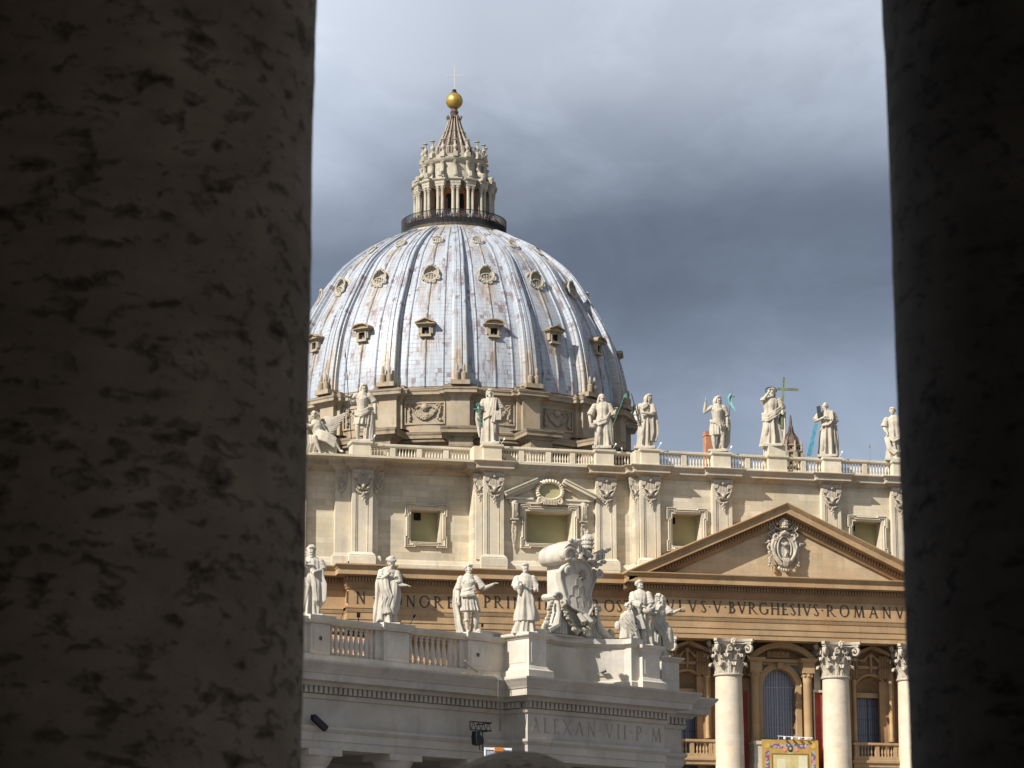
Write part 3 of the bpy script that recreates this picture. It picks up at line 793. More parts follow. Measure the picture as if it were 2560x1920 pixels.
# ---- balustrade and statue pedestals
def baluster(mb, h, r):
    mb.lathe([(r * 1.0, 0), (r * 1.0, h * 0.10), (r * 0.62, h * 0.13), (r * 0.75, h * 0.18), (r * 1.15, h * 0.36), (r * 0.98, h * 0.48), (r * 0.5, h * 0.72),
              (r * 0.55, h * 0.78), (r * 0.85, h * 0.83), (r * 0.6, h * 0.88), (r * 1.0, h * 0.91), (r * 1.0, h)], 10)
    return mb
PED = {}
def pedestal(xc, yf, wd, key):
    b = MB()
    y0, y1 = yf, yf + 1.9
    b.mould([(xc - wd, y1), (xc - wd, y0), (xc + wd, y0), (xc + wd, y1)],
            [(0, 51.72), (0.06, 51.72), (0.06, 51.88), (0, 51.92), (0, 53.06), (0.06, 53.1), (0.14, 53.2), (0.16, 53.25), (0.16, 53.42), (-wd - 0.16, 53.44)])
    o = b.build('pedestal', 'trim', BAS)
    PED[key] = o
    return o
for xc, yf, key in ((-42.1, 1.9, 'e'), (-29.2, 0.5, 'd'), (-17.65, 0.5, 'c'), (-13.4, -1.0, 'b'), (-5.88, -1.0, 'a'), (0.15, -0.75, 'x'), (5.95, -1.0, 'a2'), (13.45, -1.0, 'b2')):
    pedestal(xc, yf, 0.92 if key != 'x' else 0.98, key)
bal0 = None
nbal = 0
def balustrade(x0, x1, y, groups):
    """Rail run between pedestals: groups of balusters parted by small piers."""
    global bal0, nbal
    b = MB()
    b.mould([(x0, y), (x1, y)], [(-0.45, 51.72), (0.02, 51.72), (0.02, 51.98), (-0.05, 52.02), (-0.4, 52.02), (-0.45, 51.98)], caps=True)
    b.mould([(x0, y), (x1, y)], [(-0.4, 53.06), (-0.05, 53.06), (0.0, 53.12), (0.09, 53.2), (0.1, 53.38), (0.05, 53.42), (-0.5, 53.42), (-0.55, 53.2), (-0.42, 53.06)], caps=True)
    pw = 0.56
    n = len(groups)
    run = (x1 - x0 - pw * (n - 1)) / sum(groups)
    x = x0
    spots = []
    for gi, cnt in enumerate(groups):
        for k in range(cnt):
            spots.append(x + run * (k + 0.5))
        x += run * cnt
        if gi < n - 1:
            b.box(x + 0.02, x + pw - 0.02, y - 0.0, y + 0.42, 52.02, 53.06)
            x += pw
    o = b.build('balustrade', 'trim', BAS)
    rest = MB()
    for sx in spots:
        if nbal < 76:
            nbal += 1
            if bal0 is None:
                bal0 = baluster(MB(), 1.04, 0.095).build('baluster', 'trim', o, loc=(sx, y + 0.21, 52.02))
            else:
                inst(bal0, o, (sx, y + 0.21, 52.02))
        else:
            rest.M = Matrix.Translation((sx, y + 0.21, 52.02))
            baluster(rest, 1.04, 0.095)
    if rest.v:
        rest.build('balusters', 'trim', o)['kind'] = 'stuff'
balustrade(-41.18, -30.95, 2.9, [7, 7, 7, 7])
b = MB(); b.box(-30.95, -30.12, 1.1, 2.9, 51.72, 53.3); b.build('parapet_block', 'trim', BAS)
balustrade(-28.28, -18.57, 1.25, [7, 8, 7, 7])
balustrade(-16.73, -14.8, 1.25, [6])
b = MB(); b.box(-14.8, -14.32, -0.6, 1.25, 51.72, 53.3); b.build('parapet_block', 'trim', BAS)
balustrade(-12.48, -6.8, -0.3, [8, 8])
balustrade(-4.96, -0.83, -0.3, [6, 6])
balustrade(1.13, 5.03, -0.3, [5, 5])
balustrade(6.87, 12.53, -0.3, [8, 8])
b = MB(); b.box(-62, -43.1, 3.2, 3.9, 51.72, 51.9); b.build('parapet_block', 'trim', BAS)

# ---- main entablature
path = [(-62, 1.0), (-43.75, 1.0), (-43.75, -0.5), (-40.75, -0.5), (-40.75, 1.0), (-30.9, 1.0), (-30.9, -0.5), (-15.2, -0.5), (-15.2, -2.1), (15.2, -2.1), (15.2, -0.5), (60, -0.5)]
MB().mould(path, [(-2.8, 34.48), (0, 34.48), (0, 34.93), (0.07, 34.95), (0.07, 35.5), (0.14, 35.52), (0.14, 36.12), (0.2, 36.2), (0.3, 36.55), (0.34, 36.58), (0.34, 36.72), (0, 36.74), (0, 36.76)]).build('architrave', 'ochre', BAS)
FR = MB().mould(path, [(0, 36.75), (0, 38.45)]).build('frieze', 'ochre', BAS)
MB().mould(path, [(0, 38.44), (0.1, 38.46), (0.14, 38.6), (0.28, 38.85), (0.30, 39.0), (0.36, 39.02), (0.36, 39.58), (0.6, 39.6), (0.68, 39.66), (1.22, 39.69), (1.22, 39.72)]).build('bed_moulding', 'ochre_dark', BAS)
MB().mould(path, [(1.22, 39.70), (1.25, 39.70), (1.25, 40.22), (1.30, 40.25), (1.34, 40.32), (1.36, 40.36), (1.52, 40.5), (1.56, 40.56), (1.56, 40.66), (-1.6, 40.95)]).build('main_cornice', 'ochre', BAS)
b = MB()
for (xa, ya), (xb, yb) in zip(path[:-1], path[1:]):
    if abs(ya - yb) > 1e-3:
        continue
    n = int((xb - xa + 0.7) / 0.30)
    for k in range(n):
        x = xa - 0.35 + 0.30 * (k + 0.5)
        b.box(x - 0.095, x + 0.095, ya - 0.58, ya - 0.34, 39.18, 39.54)
b.build('dentil_course', 'ochre_dark', BAS)
ZT, HT = 37.06, 1.12
for text, xa, ln, y in (('IN.', -44.05, 2.95, -0.5), ('HONORE', -40.55, 7.55, 1.0), ('M.PRINCIPIS.APOST', -32.25 + 0.0, 16.75, -0.5)):
    if y == -0.5 and text[0] == 'M':
        xa, ln = -32.0 + 1.15, 15.3
    b = MB()
    if text.startswith('M.'):
        # the run that shows: PRIN from -30.4, OST up to -15.6
        lettering(b, 'PRINCIPIS', (-30.4, y, ZT), (1, 0, 0), (0, 0, 1), (0, -1, 0), HT, 8.4)
        lettering(b, '.AP', (-21.5, y, ZT), (1, 0, 0), (0, 0, 1), (0, -1, 0), HT, 2.7)
        lettering(b, 'OST', (-18.2, y, ZT), (1, 0, 0), (0, 0, 1), (0, -1, 0), HT, 2.9)
    else:
        lettering(b, text, (xa, y, ZT), (1, 0, 0), (0, 0, 1), (0, -1, 0), HT, ln)
    b.build('inscription', 'letter', FR)
b = MB()
lettering(b, 'PAVLVS', (-14.7, -2.1, ZT), (1, 0, 0), (0, 0, 1), (0, -1, 0), HT, 6.55)
lettering(b, '.V.BVRGHESIVS.', (-8.0, -2.1, ZT), (1, 0, 0), (0, 0, 1), (0, -1, 0), HT, 12.15)
lettering(b, 'ROMANVS', (4.4, -2.1, ZT), (1, 0, 0), (0, 0, 1), (0, -1, 0), HT, 9.4)
b.build('inscription', 'letter', FR)

# ---- pediment
XT, ZA, ZB = 16.75, 48.1, 40.62
sl_ = (ZA - ZB) / XT
def raking(prof):
    b = MB()
    n = len(prof)
    vs = []
    for x in (-XT, 0.0, XT):
        for o, dz in prof:
            vs.append((x, -2.1 - o, ZB + sl_ * (XT - abs(x)) + dz))
    fs = []
    for i in range(2):
        for j in range(n - 1):
            fs.append((i * n + j, (i + 1) * n + j, (i + 1) * n + j + 1, i * n + j + 1))
    b.add(vs, fs)
    return b
PD = raking([(0, -2.0), (0.1, -1.95), (0.22, -1.68), (0.34, -1.62), (0.34, -1.12), (0.6, -1.08), (0.68, -1.03), (1.22, -1.0)][0:8]).build('pediment', 'ochre_dark', BAS)
raking([(1.22, -1.0), (1.25, -0.99), (1.25, -0.42), (1.30, -0.4), (1.36, -0.33), (1.52, -0.14), (1.58, -0.06), (1.58, 0.02), (-2.1, 0.14)]).build('raking_cornice', 'ochre', PD)
b = MB()
b.add([(-XT + 1.2, -1.95, 40.9), (XT - 1.2, -1.95, 40.9), (0, -1.95, ZA - 0.6)], [(0, 1, 2)])
b.build('tympanum', stone('tympanum_stone', (0.49, 0.375, 0.245), stain_amt=0.3, blocks=(2.8, 0.7, 0.5), warm=(0.48, 0.33, 0.18)), PD)
b = MB()
for k in range(-53, 54):
    x = k * 0.30
    z = ZB + sl_ * (XT - abs(x)) - 1.56
    if z > 41.0:
        b.box(x - 0.09, x + 0.09, -2.1 - 0.54, -2.1 - 0.33, z + 0.06, z + 0.42)
b.build('dentil_course', 'ochre_dark', PD)

# coat of arms in the tympanum
AC = Vector((-0.05, -2.25, 43.6))
b = MB()
def A(x, z, y=0.0):
    return (AC.x + x, AC.y - y, AC.z + z)
rr = random.Random(5)
out = [A(0.98 * math.cos(a) * (1 + 0.10 * math.cos(2 * a)), -0.05 + 1.55 * math.sin(a) - 0.1, 0.35) for a in [2 * PI * i / 40 for i in range(40)]]
b.tube(out, 0.2, 8, closed=True)
b.tube([A(0.72 * math.cos(a), 1.22 * math.sin(a), 0.45) for a in [2 * PI * i / 32 for i in range(32)]], 0.09, 7, closed=True)
b.sph(A(0, 0, 0.0), (0.95, 0.35, 1.45), 18, 12)
for sg in (-1, 1):
    b.tube(spiral(AC.x + sg * 0.82, AC.z + 1.15, 0.34, 1.3, -PI / 2, sg, y=AC.y - 0.45), [0.16 - 0.004 * i for i in range(22)], 7)
    b.tube([A(sg * 1.1, 0.9, 0.35), A(sg * 1.3, 0.2, 0.4), A(sg * 1.05, -0.6, 0.45), A(sg * 0.62, -1.25, 0.5), A(sg * 0.3, -1.6, 0.5)], [0.2, 0.17, 0.15, 0.16, 0.14], 8)
    b.tube([A(sg * 1.35, 0.8, 0.1), A(sg * 1.9, 0.55, 0.12), A(sg * 2.25, 0.62, 0.1)], [0.14, 0.12, 0.03], 7)
for k in range(6):
    a = -PI / 2 + (k - 2.5) * 0.33
    b.sph(A(0.72 * math.cos(a) * 1.1, -1.55 + 0.62 * math.sin(a), 0.4), 0.19, 8, 6)
for k in range(5):
    b.tube([A(-0.32 + 0.16 * k, -1.0, 0.75), A(-0.25 + 0.125 * k, -1.35, 0.85), A(-0.15 + 0.075 * k, -1.75, 0.7)], 0.085, 6)
b.tube([A(0.05, -0.1, 0.5), A(0.12, -0.45, 0.62), A(-0.02, -0.85, 0.6)], [0.1, 0.17, 0.1], 8)
b.tube([A(-0.35, 0.55, 0.45), A(0, 0.35, 0.55), A(0.35, 0.6, 0.45)], [0.08, 0.17, 0.08], 8)
b.tube([A(-0.42, 1.42, 0.55), A(0, 1.62, 0.65), A(0.42, 1.42, 0.55)], [0.16, 0.22, 0.16], 8)
CA = b.build('coat_of_arms', 'capital', BAS)
b = MB()                                                            # triple crown
b.M = Matrix.Translation(A(0, 2.45, 0.35))
b.lathe([(0.34, -0.42), (0.42, -0.36), (0.37, -0.28), (0.47, -0.1), (0.43, 0.0), (0.47, 0.12), (0.42, 0.22), (0.43, 0.34), (0.34, 0.44), (0.30, 0.52), (0.15, 0.62), (0.05, 0.72)], 16)
for ring_z in (-0.3, 0.02, 0.3):
    for k in range(12):
        a = 2 * PI * k / 12
        b.sph((0.45 * math.cos(a), 0.45 * math.sin(a), ring_z), 0.075, 6, 4)
b.build('tiara', 'trim', CA)
b = MB()                                                            # crossed keys with pierced bows
for sg in (-1, 1):
    b.cyl(A(-sg * 0.7, 1.55, 0.25), A(sg * 0.95, 2.15, 0.25), 0.09, 8)
    for dx, dz in ((0, 0.2), (0.2, 0), (-0.2, 0), (0, -0.2)):
        b.tube([A(sg * 1.15 + dx + 0.15 * math.cos(t), 2.15 + dz + 0.15 * math.sin(t), 0.25) for t in [2 * PI * i / 12 for i in range(12)]], 0.06, 6, closed=True)
    for dx, dz in ((0, 0.22), (0.22, 0), (-0.22, 0), (0, -0.22)):
        b.tube([A(sg * 1.15 + dx + 0.17 * math.cos(t), 1.45 + dz + 0.17 * math.sin(t), 0.2) for t in [2 * PI * i / 12 for i in range(12)]], 0.07, 6, closed=True)
    b.sph(A(sg * 0.62, 2.55, 0.2), 0.2, 8, 6)
b.build('key', 'capital', CA)
b = MB()                                                            # side festoons
for sg in (-1, 1):
    for k in range(16):
        z = 0.7 - k * 0.155
        b.sph(A(sg * (1.62 - 0.02 * k) + rr.uniform(-0.12, 0.12), z, 0.18 + rr.uniform(0, 0.08)), rr.uniform(0.1, 0.17), 7, 5)
        if k % 2 == 0:
            b.sph(A(sg * (1.25 + 0.02 * k) + rr.uniform(-0.06, 0.06), z - 0.2, 0.22), rr.uniform(0.11, 0.15), 7, 5)
    b.tube([A(sg * 1.3, -1.85, 0.2), A(sg * 1.3, -2.3, 0.15)], [0.15, 0.05], 7)
b.build('festoon', 'capital', CA)

# ---- lower order: wall, columns, balcony bays
b = MB()
yW = 0.9
niche_r, niche_l = (8.46, 11.72, 14, 31.5), (-10.95, -7.69, 14, 31.5)
wall(b, -15.2, 15.2, 6, 34.6, yW, [niche_r, niche_l, (-1.46, 2.06, 14, 31.96)], 1.1)
wall(b, -62, -15.2, 6, 34.6, 2.4, [], 1)
wall(b, 15.2, 60, 6, 34.6, 2.4, [], 1)
b.build('column_storey_wall', 'ochre_dark', BAS)

def corinthian():
    b = MB()
    b.lathe([(1.30, -0.14), (1.44, -0.1), (1.48, 0.0), (1.44, 0.1), (1.30, 0.14)], 32)
    b.lathe([(1.24, 0.1), (1.22, 1.2), (1.28, 2.0), (1.5, 2.6), (1.85, 2.95)], 32)
    def leaf(a, h, w0, curl, z0=0.1):
        ca, sa = math.cos(a), math.sin(a)
        vs, fs = [], []
        N = 11
        for i in range(N):
            t = i / (N - 1)
            if t < 0.75:
                tt = t / 0.75
                z = z0 + h * tt
                r = 1.30 + 0.10 * tt + curl * tt ** 4 * 0.6
            else:
                tt = (t - 0.75) / 0.25
                z = z0 + h + 0.10 * math.sin(tt * PI) - 0.30 * tt * tt
                r = 1.40 + curl * 0.6 + curl * 0.75 * math.sin(tt * PI / 2)
            w = w0 * (0.75 + 0.4 * math.sin(t * PI * 0.8)) * (1.0 if i % 2 else 0.78) * (1 - 0.55 * max(0, t - 0.7) / 0.3)
            for j, (dx, dr) in enumerate(((-1, -0.09), (-0.5, 0.05), (0, -0.04), (0.5, 0.05), (1, -0.09))):
                rr_ = r + dr
                vs.append((rr_ * ca - dx * w * sa, rr_ * sa + dx * w * ca, z))
        for i in range(N - 1):
            for j in range(4):
                fs.append((i * 5 + j, i * 5 + j + 1, (i + 1) * 5 + j + 1, (i + 1) * 5 + j))
        b.add(vs, fs, False)
    for k in range(8):
        leaf(2 * PI * k / 8, 1.02, 0.46, 0.42)
        leaf(2 * PI * (k + 0.5) / 8, 1.85, 0.48, 0.48)
    for k in range(8):                                              # stalks and inner scrolls
        a = 2 * PI * (k + 0.5) / 8
        r0 = 1.45
        b.tube([(r0 * math.cos(a), r0 * math.sin(a), 1.6), (1.6 * math.cos(a), 1.6 * math.sin(a), 2.25), (1.75 * math.cos(a + 0.12), 1.75 * math.sin(a + 0.12), 2.55)], [0.14, 0.17, 0.10], 7)
    for k in range(4):                                              # corner volutes
        a = PI / 4 + k * PI / 2
        ca, sa = math.cos(a), math.sin(a)
        for sg in (-1, 1):
            pts = [(1.45 * ca, 1.45 * sa, 1.9), (1.7 * ca, 1.7 * sa, 2.45), (2.15 * ca, 2.15 * sa, 2.85)]
            for i in range(16):
                t = i / 15
                ang = PI / 2 - t * 2 * PI * 1.35
                rad = 0.42 * (1 - t) + 0.06
                pts.append(((2.2 + rad * math.cos(ang)) * ca - sg * 0.09 * sa, (2.2 + rad * math.cos(ang)) * sa + sg * 0.09 * ca, 2.45 + rad * math.sin(ang)))
            b.tube(pts, [0.13] * 3 + [0.14 - 0.004 * i for i in range(16)], 7)
    for k in range(4):                                              # side scrolls, fleuron
        a = k * PI / 2
        ca, sa = math.cos(a), math.sin(a)
        for sg in (-1, 1):
            pts = []
            for i in range(14):
                t = i / 13
                ang = PI / 2 - sg * t * 2 * PI * 1.2
                rad = 0.30 * (1 - t) + 0.04
                lx, lz = sg * 0.34 + rad * math.cos(ang), 2.5 + rad * math.sin(ang)
                pts.append((1.72 * ca - lx * sa, 1.72 * sa + lx * ca, lz))
            b.tube(pts, 0.09, 6)
        for i in range(7):
            t = 2 * PI * i / 7
            lx, lz = 0.24 * math.cos(t), 3.15 + 0.24 * math.sin(t)
            b.sph((1.95 * ca - lx * sa, 1.95 * sa + lx * ca, lz), 0.15, 7, 5)
        b.sph((2.05 * ca, 2.05 * sa, 3.15), 0.17, 8, 6)
    def abac(h):
        pl = []
        for k in range(4):
            a = PI / 4 + k * PI / 2
            c1 = Vector((h * math.cos(a), h * math.sin(a)))
            tn = Vector((-math.sin(a), math.cos(a)))
            pl += [c1 - tn * 0.18, c1 + tn * 0.18]
            a2 = PI / 4 + (k + 1) * PI / 2
            c2 = Vector((h * math.cos(a2), h * math.sin(a2)))
            md = (c1 + c2) / 2
            for t in (0.2, 0.4, 0.6, 0.8):
                p = c1.lerp(c2, t)
                pl.append(p - md.normalized() * 0.42 * (1 - (2 * t - 1) ** 2))
        return [(p.x, p.y) for p in pl]
    b.prism(abac(2.62), (0, 0, 2.95), (1, 0, 0), (0, 1, 0), (0, 0, 0.22))
    b.prism(abac(2.78), (0, 0, 3.17), (1, 0, 0), (0, 1, 0), (0, 0, 0.27))
    return b
cap0 = None
shaft0 = None
for xc in (-13.4, -5.56, 5.69, 13.75):
    ybase = -0.9
    o = bpy.data.objects.new('column', None); COL.objects.link(o); o.parent = BAS; o.location = (xc, ybase, 0)
    if shaft0 is None:
        shaft0 = MB().lathe([(1.75, 7.0), (1.75, 7.5), (1.55, 7.9), (1.45, 8.2), (1.45, 16), (1.42, 22), (1.38, 27), (1.31, 30.9)], 40).build('shaft', 'column', o)
        cap0 = corinthian().build('capital', 'capital', o, loc=(0, 0, 31.03))
    else:
        inst(shaft0, o, (0, 0, 0)); inst(cap0, o, (0, 0, 31.03))
# flat half-capitals of the wall pilasters behind the columns
b = MB()
for xc in (-13.4, -5.56, 5.69, 13.75):
    for sg in (-1, 1):
        x = xc + sg * 2.35
        b = MB()
        b.box(x - 0.45, x + 0.45, yW - 0.25, yW, 7, 31.0)
        b.box(x - 0.6, x + 0.6, yW - 0.45, yW, 33.9, 34.5)
        for k in range(4):
            b.tube([(x - 0.4 + k * 0.27, yW - 0.3, 31.2), (x - 0.4 + k * 0.27, yW - 0.4, 32.0), (x - 0.4 + k * 0.27, yW - 0.62, 32.3)], [0.16, 0.17, 0.1], 6)
            b.tube([(x - 0.4 + k * 0.27, yW - 0.3, 32.2), (x - 0.4 + k * 0.27, yW - 0.45, 33.2), (x - 0.4 + k * 0.27, yW - 0.7, 33.5)], [0.16, 0.17, 0.1], 6)
        b.build('wall_pilaster', 'ochre_dark', BAS)

# central balcony bay
b = MB()
cx, zs, rw = 0.3, 30.2, 1.75
o_ = [(cx + (rw + 0.55) * math.cos(a), zs + (rw + 0.55) * math.sin(a)) for a in [PI * i / 20 for i in range(21)]]
i_ = [(cx + rw * math.cos(a), zs + rw * math.sin(a)) for a in [PI * i / 20 for i in range(21)]]
b.prism([(cx + rw + 0.55, 20)] + o_ + [(cx - rw - 0.55, 20), (cx - rw, 20)] + i_[::-1] + [(cx + rw, 20)], (0, yW - 0.02, 0), (1, 0, 0), (0, 0, 1), (0, -0.28, 0))
b.tube([(x, yW - 0.32, z) for x, z in o_], 0.09, 6)
for sg in (-1, 1):
    ac_ = [(cx + sg * rw * math.cos(t), zs + rw * math.sin(t)) for t in [PI / 2 * i / 10 for i in range(11)]]
    b.prism([(cx + sg * (rw + 0.012), 31.965), (cx + sg * (rw + 0.012), zs)] + ac_[1:] + [(cx, 31.965)], (0, yW + 0.004, 0), (1, 0, 0), (0, 0, 1), (0, 0.6, 0))
b.box(cx - 0.3, cx + 0.3, yW - 0.75, yW - 0.01, 31.95, 32.55)                # keystone
b.box(-3.1, 3.75, yW - 0.35, yW, 32.35, 32.6)
for x in (-2.5, 3.05):
    b.lathe([(0.52, 20), (0.5, 24.85), (0.5, 25.0), (0.42, 25.1), (0.40, 30.6), (0.44, 30.7), (0.42, 30.8), (0.5, 31.2), (0.62, 31.5)], 18, (x, 0.1))
    for k in range(8):
        a = 2 * PI * k / 8
        b.sph((x + 0.52 * math.cos(a), 0.1 + 0.52 * math.sin(a), 31.25), 0.15, 6, 5)
    b.box(x - 0.62, x + 0.62, -0.5, yW, 31.5, 32.5)
    b.mould([(x - 0.6, yW), (x - 0.6, -0.5), (x + 0.6, -0.5), (x + 0.6, yW)], [(0, 32.5), (0.12, 32.55), (0.3, 32.8), (0.3, 32.95), (-0.6, 33.0)])
b.box(-3.0, 3.7, 0.2, yW, 32.6, 32.9)
# segmental pediment
R_, zc_ = 4.85, 34.55 - 4.85
th = math.asin(3.6 / R_)
seg = [(cx + R_ * math.sin(t), zc_ + R_ * math.cos(t)) for t in [-th + 2 * th * i / 20 for i in range(21)]]
seg2 = [(cx + (R_ - 0.55) * math.sin(t), zc_ + (R_ - 0.55) * math.cos(t)) for t in [-th + 2 * th * i / 20 for i in range(21)]]
b.prism(seg + seg2[::-1], (0, yW, 0), (1, 0, 0), (0, 0, 1), (0, -1.35, 0))
for x in (-0.5, 0.0, 0.5, 1.0):
    b.tube([(x, yW - 0.15, 33.3), (x + 0.25, yW - 0.3, 33.55), (x + 0.5, yW - 0.15, 33.4)], [0.1, 0.2, 0.1], 7)
b.box(-0.9, 1.5, yW - 0.2, yW, 33.1, 33.75)
CB = b.build('balcony_bay', 'ochre', BAS)
b = MB()
for sg in (-1, 1):
    oc_ = [(cx + sg * (rw + 0.3) * math.cos(t), zs + (rw + 0.3) * math.sin(t)) for t in [PI / 2 * i / 10 for i in range(11)]]
    b.prism([(cx + sg * 2.45, 32.34), (cx + sg * 2.45, zs - 1.0), (cx + sg * (rw + 0.3), zs - 1.0)] + oc_ + [(cx, 32.34)], (0, yW - 0.1, 0), (1, 0, 0), (0, 0, 1), (0, 0.09, 0))
b.build('spandrel_panel', 'green_mosaic', CB)
def arch_pane(mb, cx, y, zs, r, z0, n=20):
    pts = [(cx + r * math.cos(PI * i / n), y, zs + r * math.sin(PI * i / n)) for i in range(n + 1)] + [(cx - r, y, z0), (cx + r, y, z0)]
    mb.add(pts, [tuple(range(len(pts)))])
b = MB(); arch_pane(b, cx, yW + 0.62, zs, rw + 0.02, 14); b.build('window_pane', 'curtain', CB)
b = MB()
for x in (-1.15, -0.57, 0.57, 1.15):
    b.box(cx + x - 0.012, cx + x + 0.012, yW + 0.575, yW + 0.60, 20, zs)
b.box(cx - 0.03, cx + 0.03, yW + 0.565, yW + 0.60, 20, zs + rw)
b.box(cx - rw, cx + rw, yW + 0.55, yW + 0.60, zs - 0.04, zs + 0.04)
for z in (25.2, 26.2, 27.2, 28.2, 29.2):
    b.box(cx - rw, cx + rw, yW + 0.575, yW + 0.60, z - 0.012, z + 0.012)
for k in range(1, 6):
    a = PI * k / 6
    b.cyl((cx + 0.6 * math.cos(a), yW + 0.585, zs + 0.6 * math.sin(a)), (cx + rw * math.cos(a), yW + 0.585, zs + rw * math.sin(a)), 0.016, 5)
for r in (0.6, 1.15):
    b.tube([(cx + r * math.cos(PI * i / 16), yW + 0.585, zs + r * math.sin(PI * i / 16)) for i in range(17)], 0.016, 5)
b.build('window_grid', plain('pale_glazing_bar', (0.36, 0.34, 0.36), 0.6), CB)
MB().box(3.9, 4.75, yW - 0.45, yW, 20, 29.7).build('marble_strip', 'red_marble', CB); MB().box(-3.85, -3.1, yW - 0.3, yW, 20, 29.7).build('marble_strip', 'red_marble', CB)
b = MB(); b.box(3.75, 4.9, yW - 0.6, yW, 29.7, 29.95); b.box(3.8, 3.92, yW - 0.5, yW, 20, 29.7); b.box(3.95, 4.6, yW - 0.4, yW, 29.95, 34.4)
b.box(-3.0, -2.2, -0.9, 0.9, 22.5, 24.3); b.box(-3.1, -2.1, -1.0, 0.9, 24.3, 24.65); b.box(-3.05, -2.15, -0.95, 0.9, 21.7, 22.5)
b.build('balcony_post', 'trim', CB)

# side bays: shell niche, curtained window, triangular pediment, balustraded balcony
def side_bay(c):
    b = MB()
    hw, zt = 1.63, 29.85
    # arched head: fill the corners of the square opening
    for sg in (-1, 1):
        arcp = [(c + sg * hw * math.cos(t), zt + hw * math.sin(t)) for t in [PI / 2 * i / 10 for i in range(11)]]
        b.prism(arcp + [(c, 31.52), (c + sg * (hw + 0.02), 31.52)] if False else [(c + sg * (hw + 0.01), 31.55), (c + sg * (hw + 0.01), zt)] + arcp[1:] + [(c, 31.55)], (0, yW + 0.003, 0), (1, 0, 0), (0, 0, 1), (0, 0.6, 0))
    ring = [(c + (hw + 0.18) * math.cos(PI * i / 18), yW - 0.1, zt + (hw + 0.18) * math.sin(PI * i / 18)) for i in range(19)]
    b.tube(ring, 0.14, 7)
    b.box(c - hw, c + hw, yW + 0.35, yW + 1.1, 29.37, 29.85)
    for sg in (-1, 1):
        x = c + sg * 2.05
        b.box(x - 0.36, x + 0.36, yW - 0.3, yW, 24.9, 32.9)
        b.lathe([(0.24, 24.9), (0.24, 25.2), (0.2, 25.3), (0.19, 30.6), (0.28, 31.0)], 14, (c + sg * 1.95, yW - 0.5))
        b.box(x - 0.5, x + 0.5, yW - 0.75, yW, 32.9, 33.25)
    b.box(c - 2.4, c + 2.4, yW - 0.28, yW, 32.2, 32.5)
    for sg in (-1, 1):
        ux = Vector((2.5, 0, 1.0)).normalized(); ux.x *= sg
        ln = math.hypot(2.5, 1.0)
        uz = Vector((-ux.z * sg, 0, abs(ux.x)))
        b.prism([(0, -0.1), (ln, -0.1), (ln, 0.22), (0, 0.22)], (c - sg * 2.5, yW, 33.3), ux, uz, (0, -1.0, 0))
        b.tube([(c - sg * 0.3, yW - 0.25, 33.55), (c - sg * 0.8, yW - 0.35, 33.0), (c - sg * 1.4, yW - 0.25, 33.1)], [0.1, 0.22, 0.1], 8)
    b.sph((c, yW - 0.3, 33.6), (0.28, 0.25, 0.3), 10, 8)
    b.tube([(c, yW - 0.3, 33.4), (c, yW - 0.35, 32.6), (c, yW - 0.3, 31.8)], [0.16, 0.14, 0.08], 8)
    bay = b.build('window_bay', 'ochre', BAS)
    # scallop shell
    b = MB()
    vs, fs = [], []
    N, Mm = 33, 6
    for i in range(N):
        a = PI * i / (N - 1)
        for j in range(Mm):
            t = PI / 2 * j / (Mm - 1)
            rr_ = hw * math.cos(t) * (1 - 0.05 * (i % 2))
            vs.append((c + rr_ * math.cos(a), yW + 1.08 * math.sin(t), zt + rr_ * math.sin(a)))
    for i in range(N - 1):
        for j in range(Mm - 1):
            fs.append((i * Mm + j, (i + 1) * Mm + j, (i + 1) * Mm + j + 1, i * Mm + j + 1))
    b.add(vs, fs)
    b.build('shell', 'ochre_dark', bay)
    MB().box(c - 1.2, c + 1.2, yW + 0.95, yW + 1.08, 14, 29.37).build('window_pane', 'curtain_dark', bay)
    b = MB()
    b.box(c - 0.03, c + 0.03, yW + 0.9, yW + 0.94, 14, 29.37)
    for z in (24.2, 25.7, 27.2, 28.6):
        b.box(c - 1.2, c + 1.2, yW + 0.91, yW + 0.94, z - 0.02, z + 0.02)
    b.build('window_grid', 'dark_bronze', bay)
    b = MB(); b.box(c - 1.63, c - 1.2, yW + 0.8, yW + 1.1, 14, 29.37); b.box(c + 1.2, c + 1.63, yW + 0.8, yW + 1.1, 14, 29.37); b.build('window_jamb', 'ochre', bay)
    # balcony
    b = MB()
    x0, x1, y = c - 2.45, c + 2.45, -0.55
    b.mould([(x0, yW), (x0, y), (x1, y), (x1, yW)], [(-0.3, 24.4), (0, 24.42), (0.1, 24.5), (0.1, 24.72), (-0.4, 24.74)])
    b.mould([(x0, yW), (x0, y), (x1, y), (x1, yW)], [(0, 22.2), (0.1, 22.3), (0.1, 22.6), (0.25, 22.7), (0.25, 22.95), (0.05, 23.0), (0.05, 23.35), (-0.5, 23.37)])
    for xp in (c - 2.2, c, c + 1.95, c + 2.3):
        b.box(xp - 0.2, xp + 0.2, y + 0.02, y + 0.4, 23.36, 24.42)
    bl = b.build('balcony', 'ochre', BAS)
    for k in range(10):
        xx = c - 1.9 + 0.33 * k + (0.5 if k > 4 else 0.0)
        baluster(MB(), 1.06, 0.10).build('baluster', 'ochre', bl, loc=(xx, y + 0.2, 23.36)) if k == 0 else inst(bl.children[0], bl, (xx, y + 0.2, 23.36))
side_bay(10.09)
side_bay(-9.32)
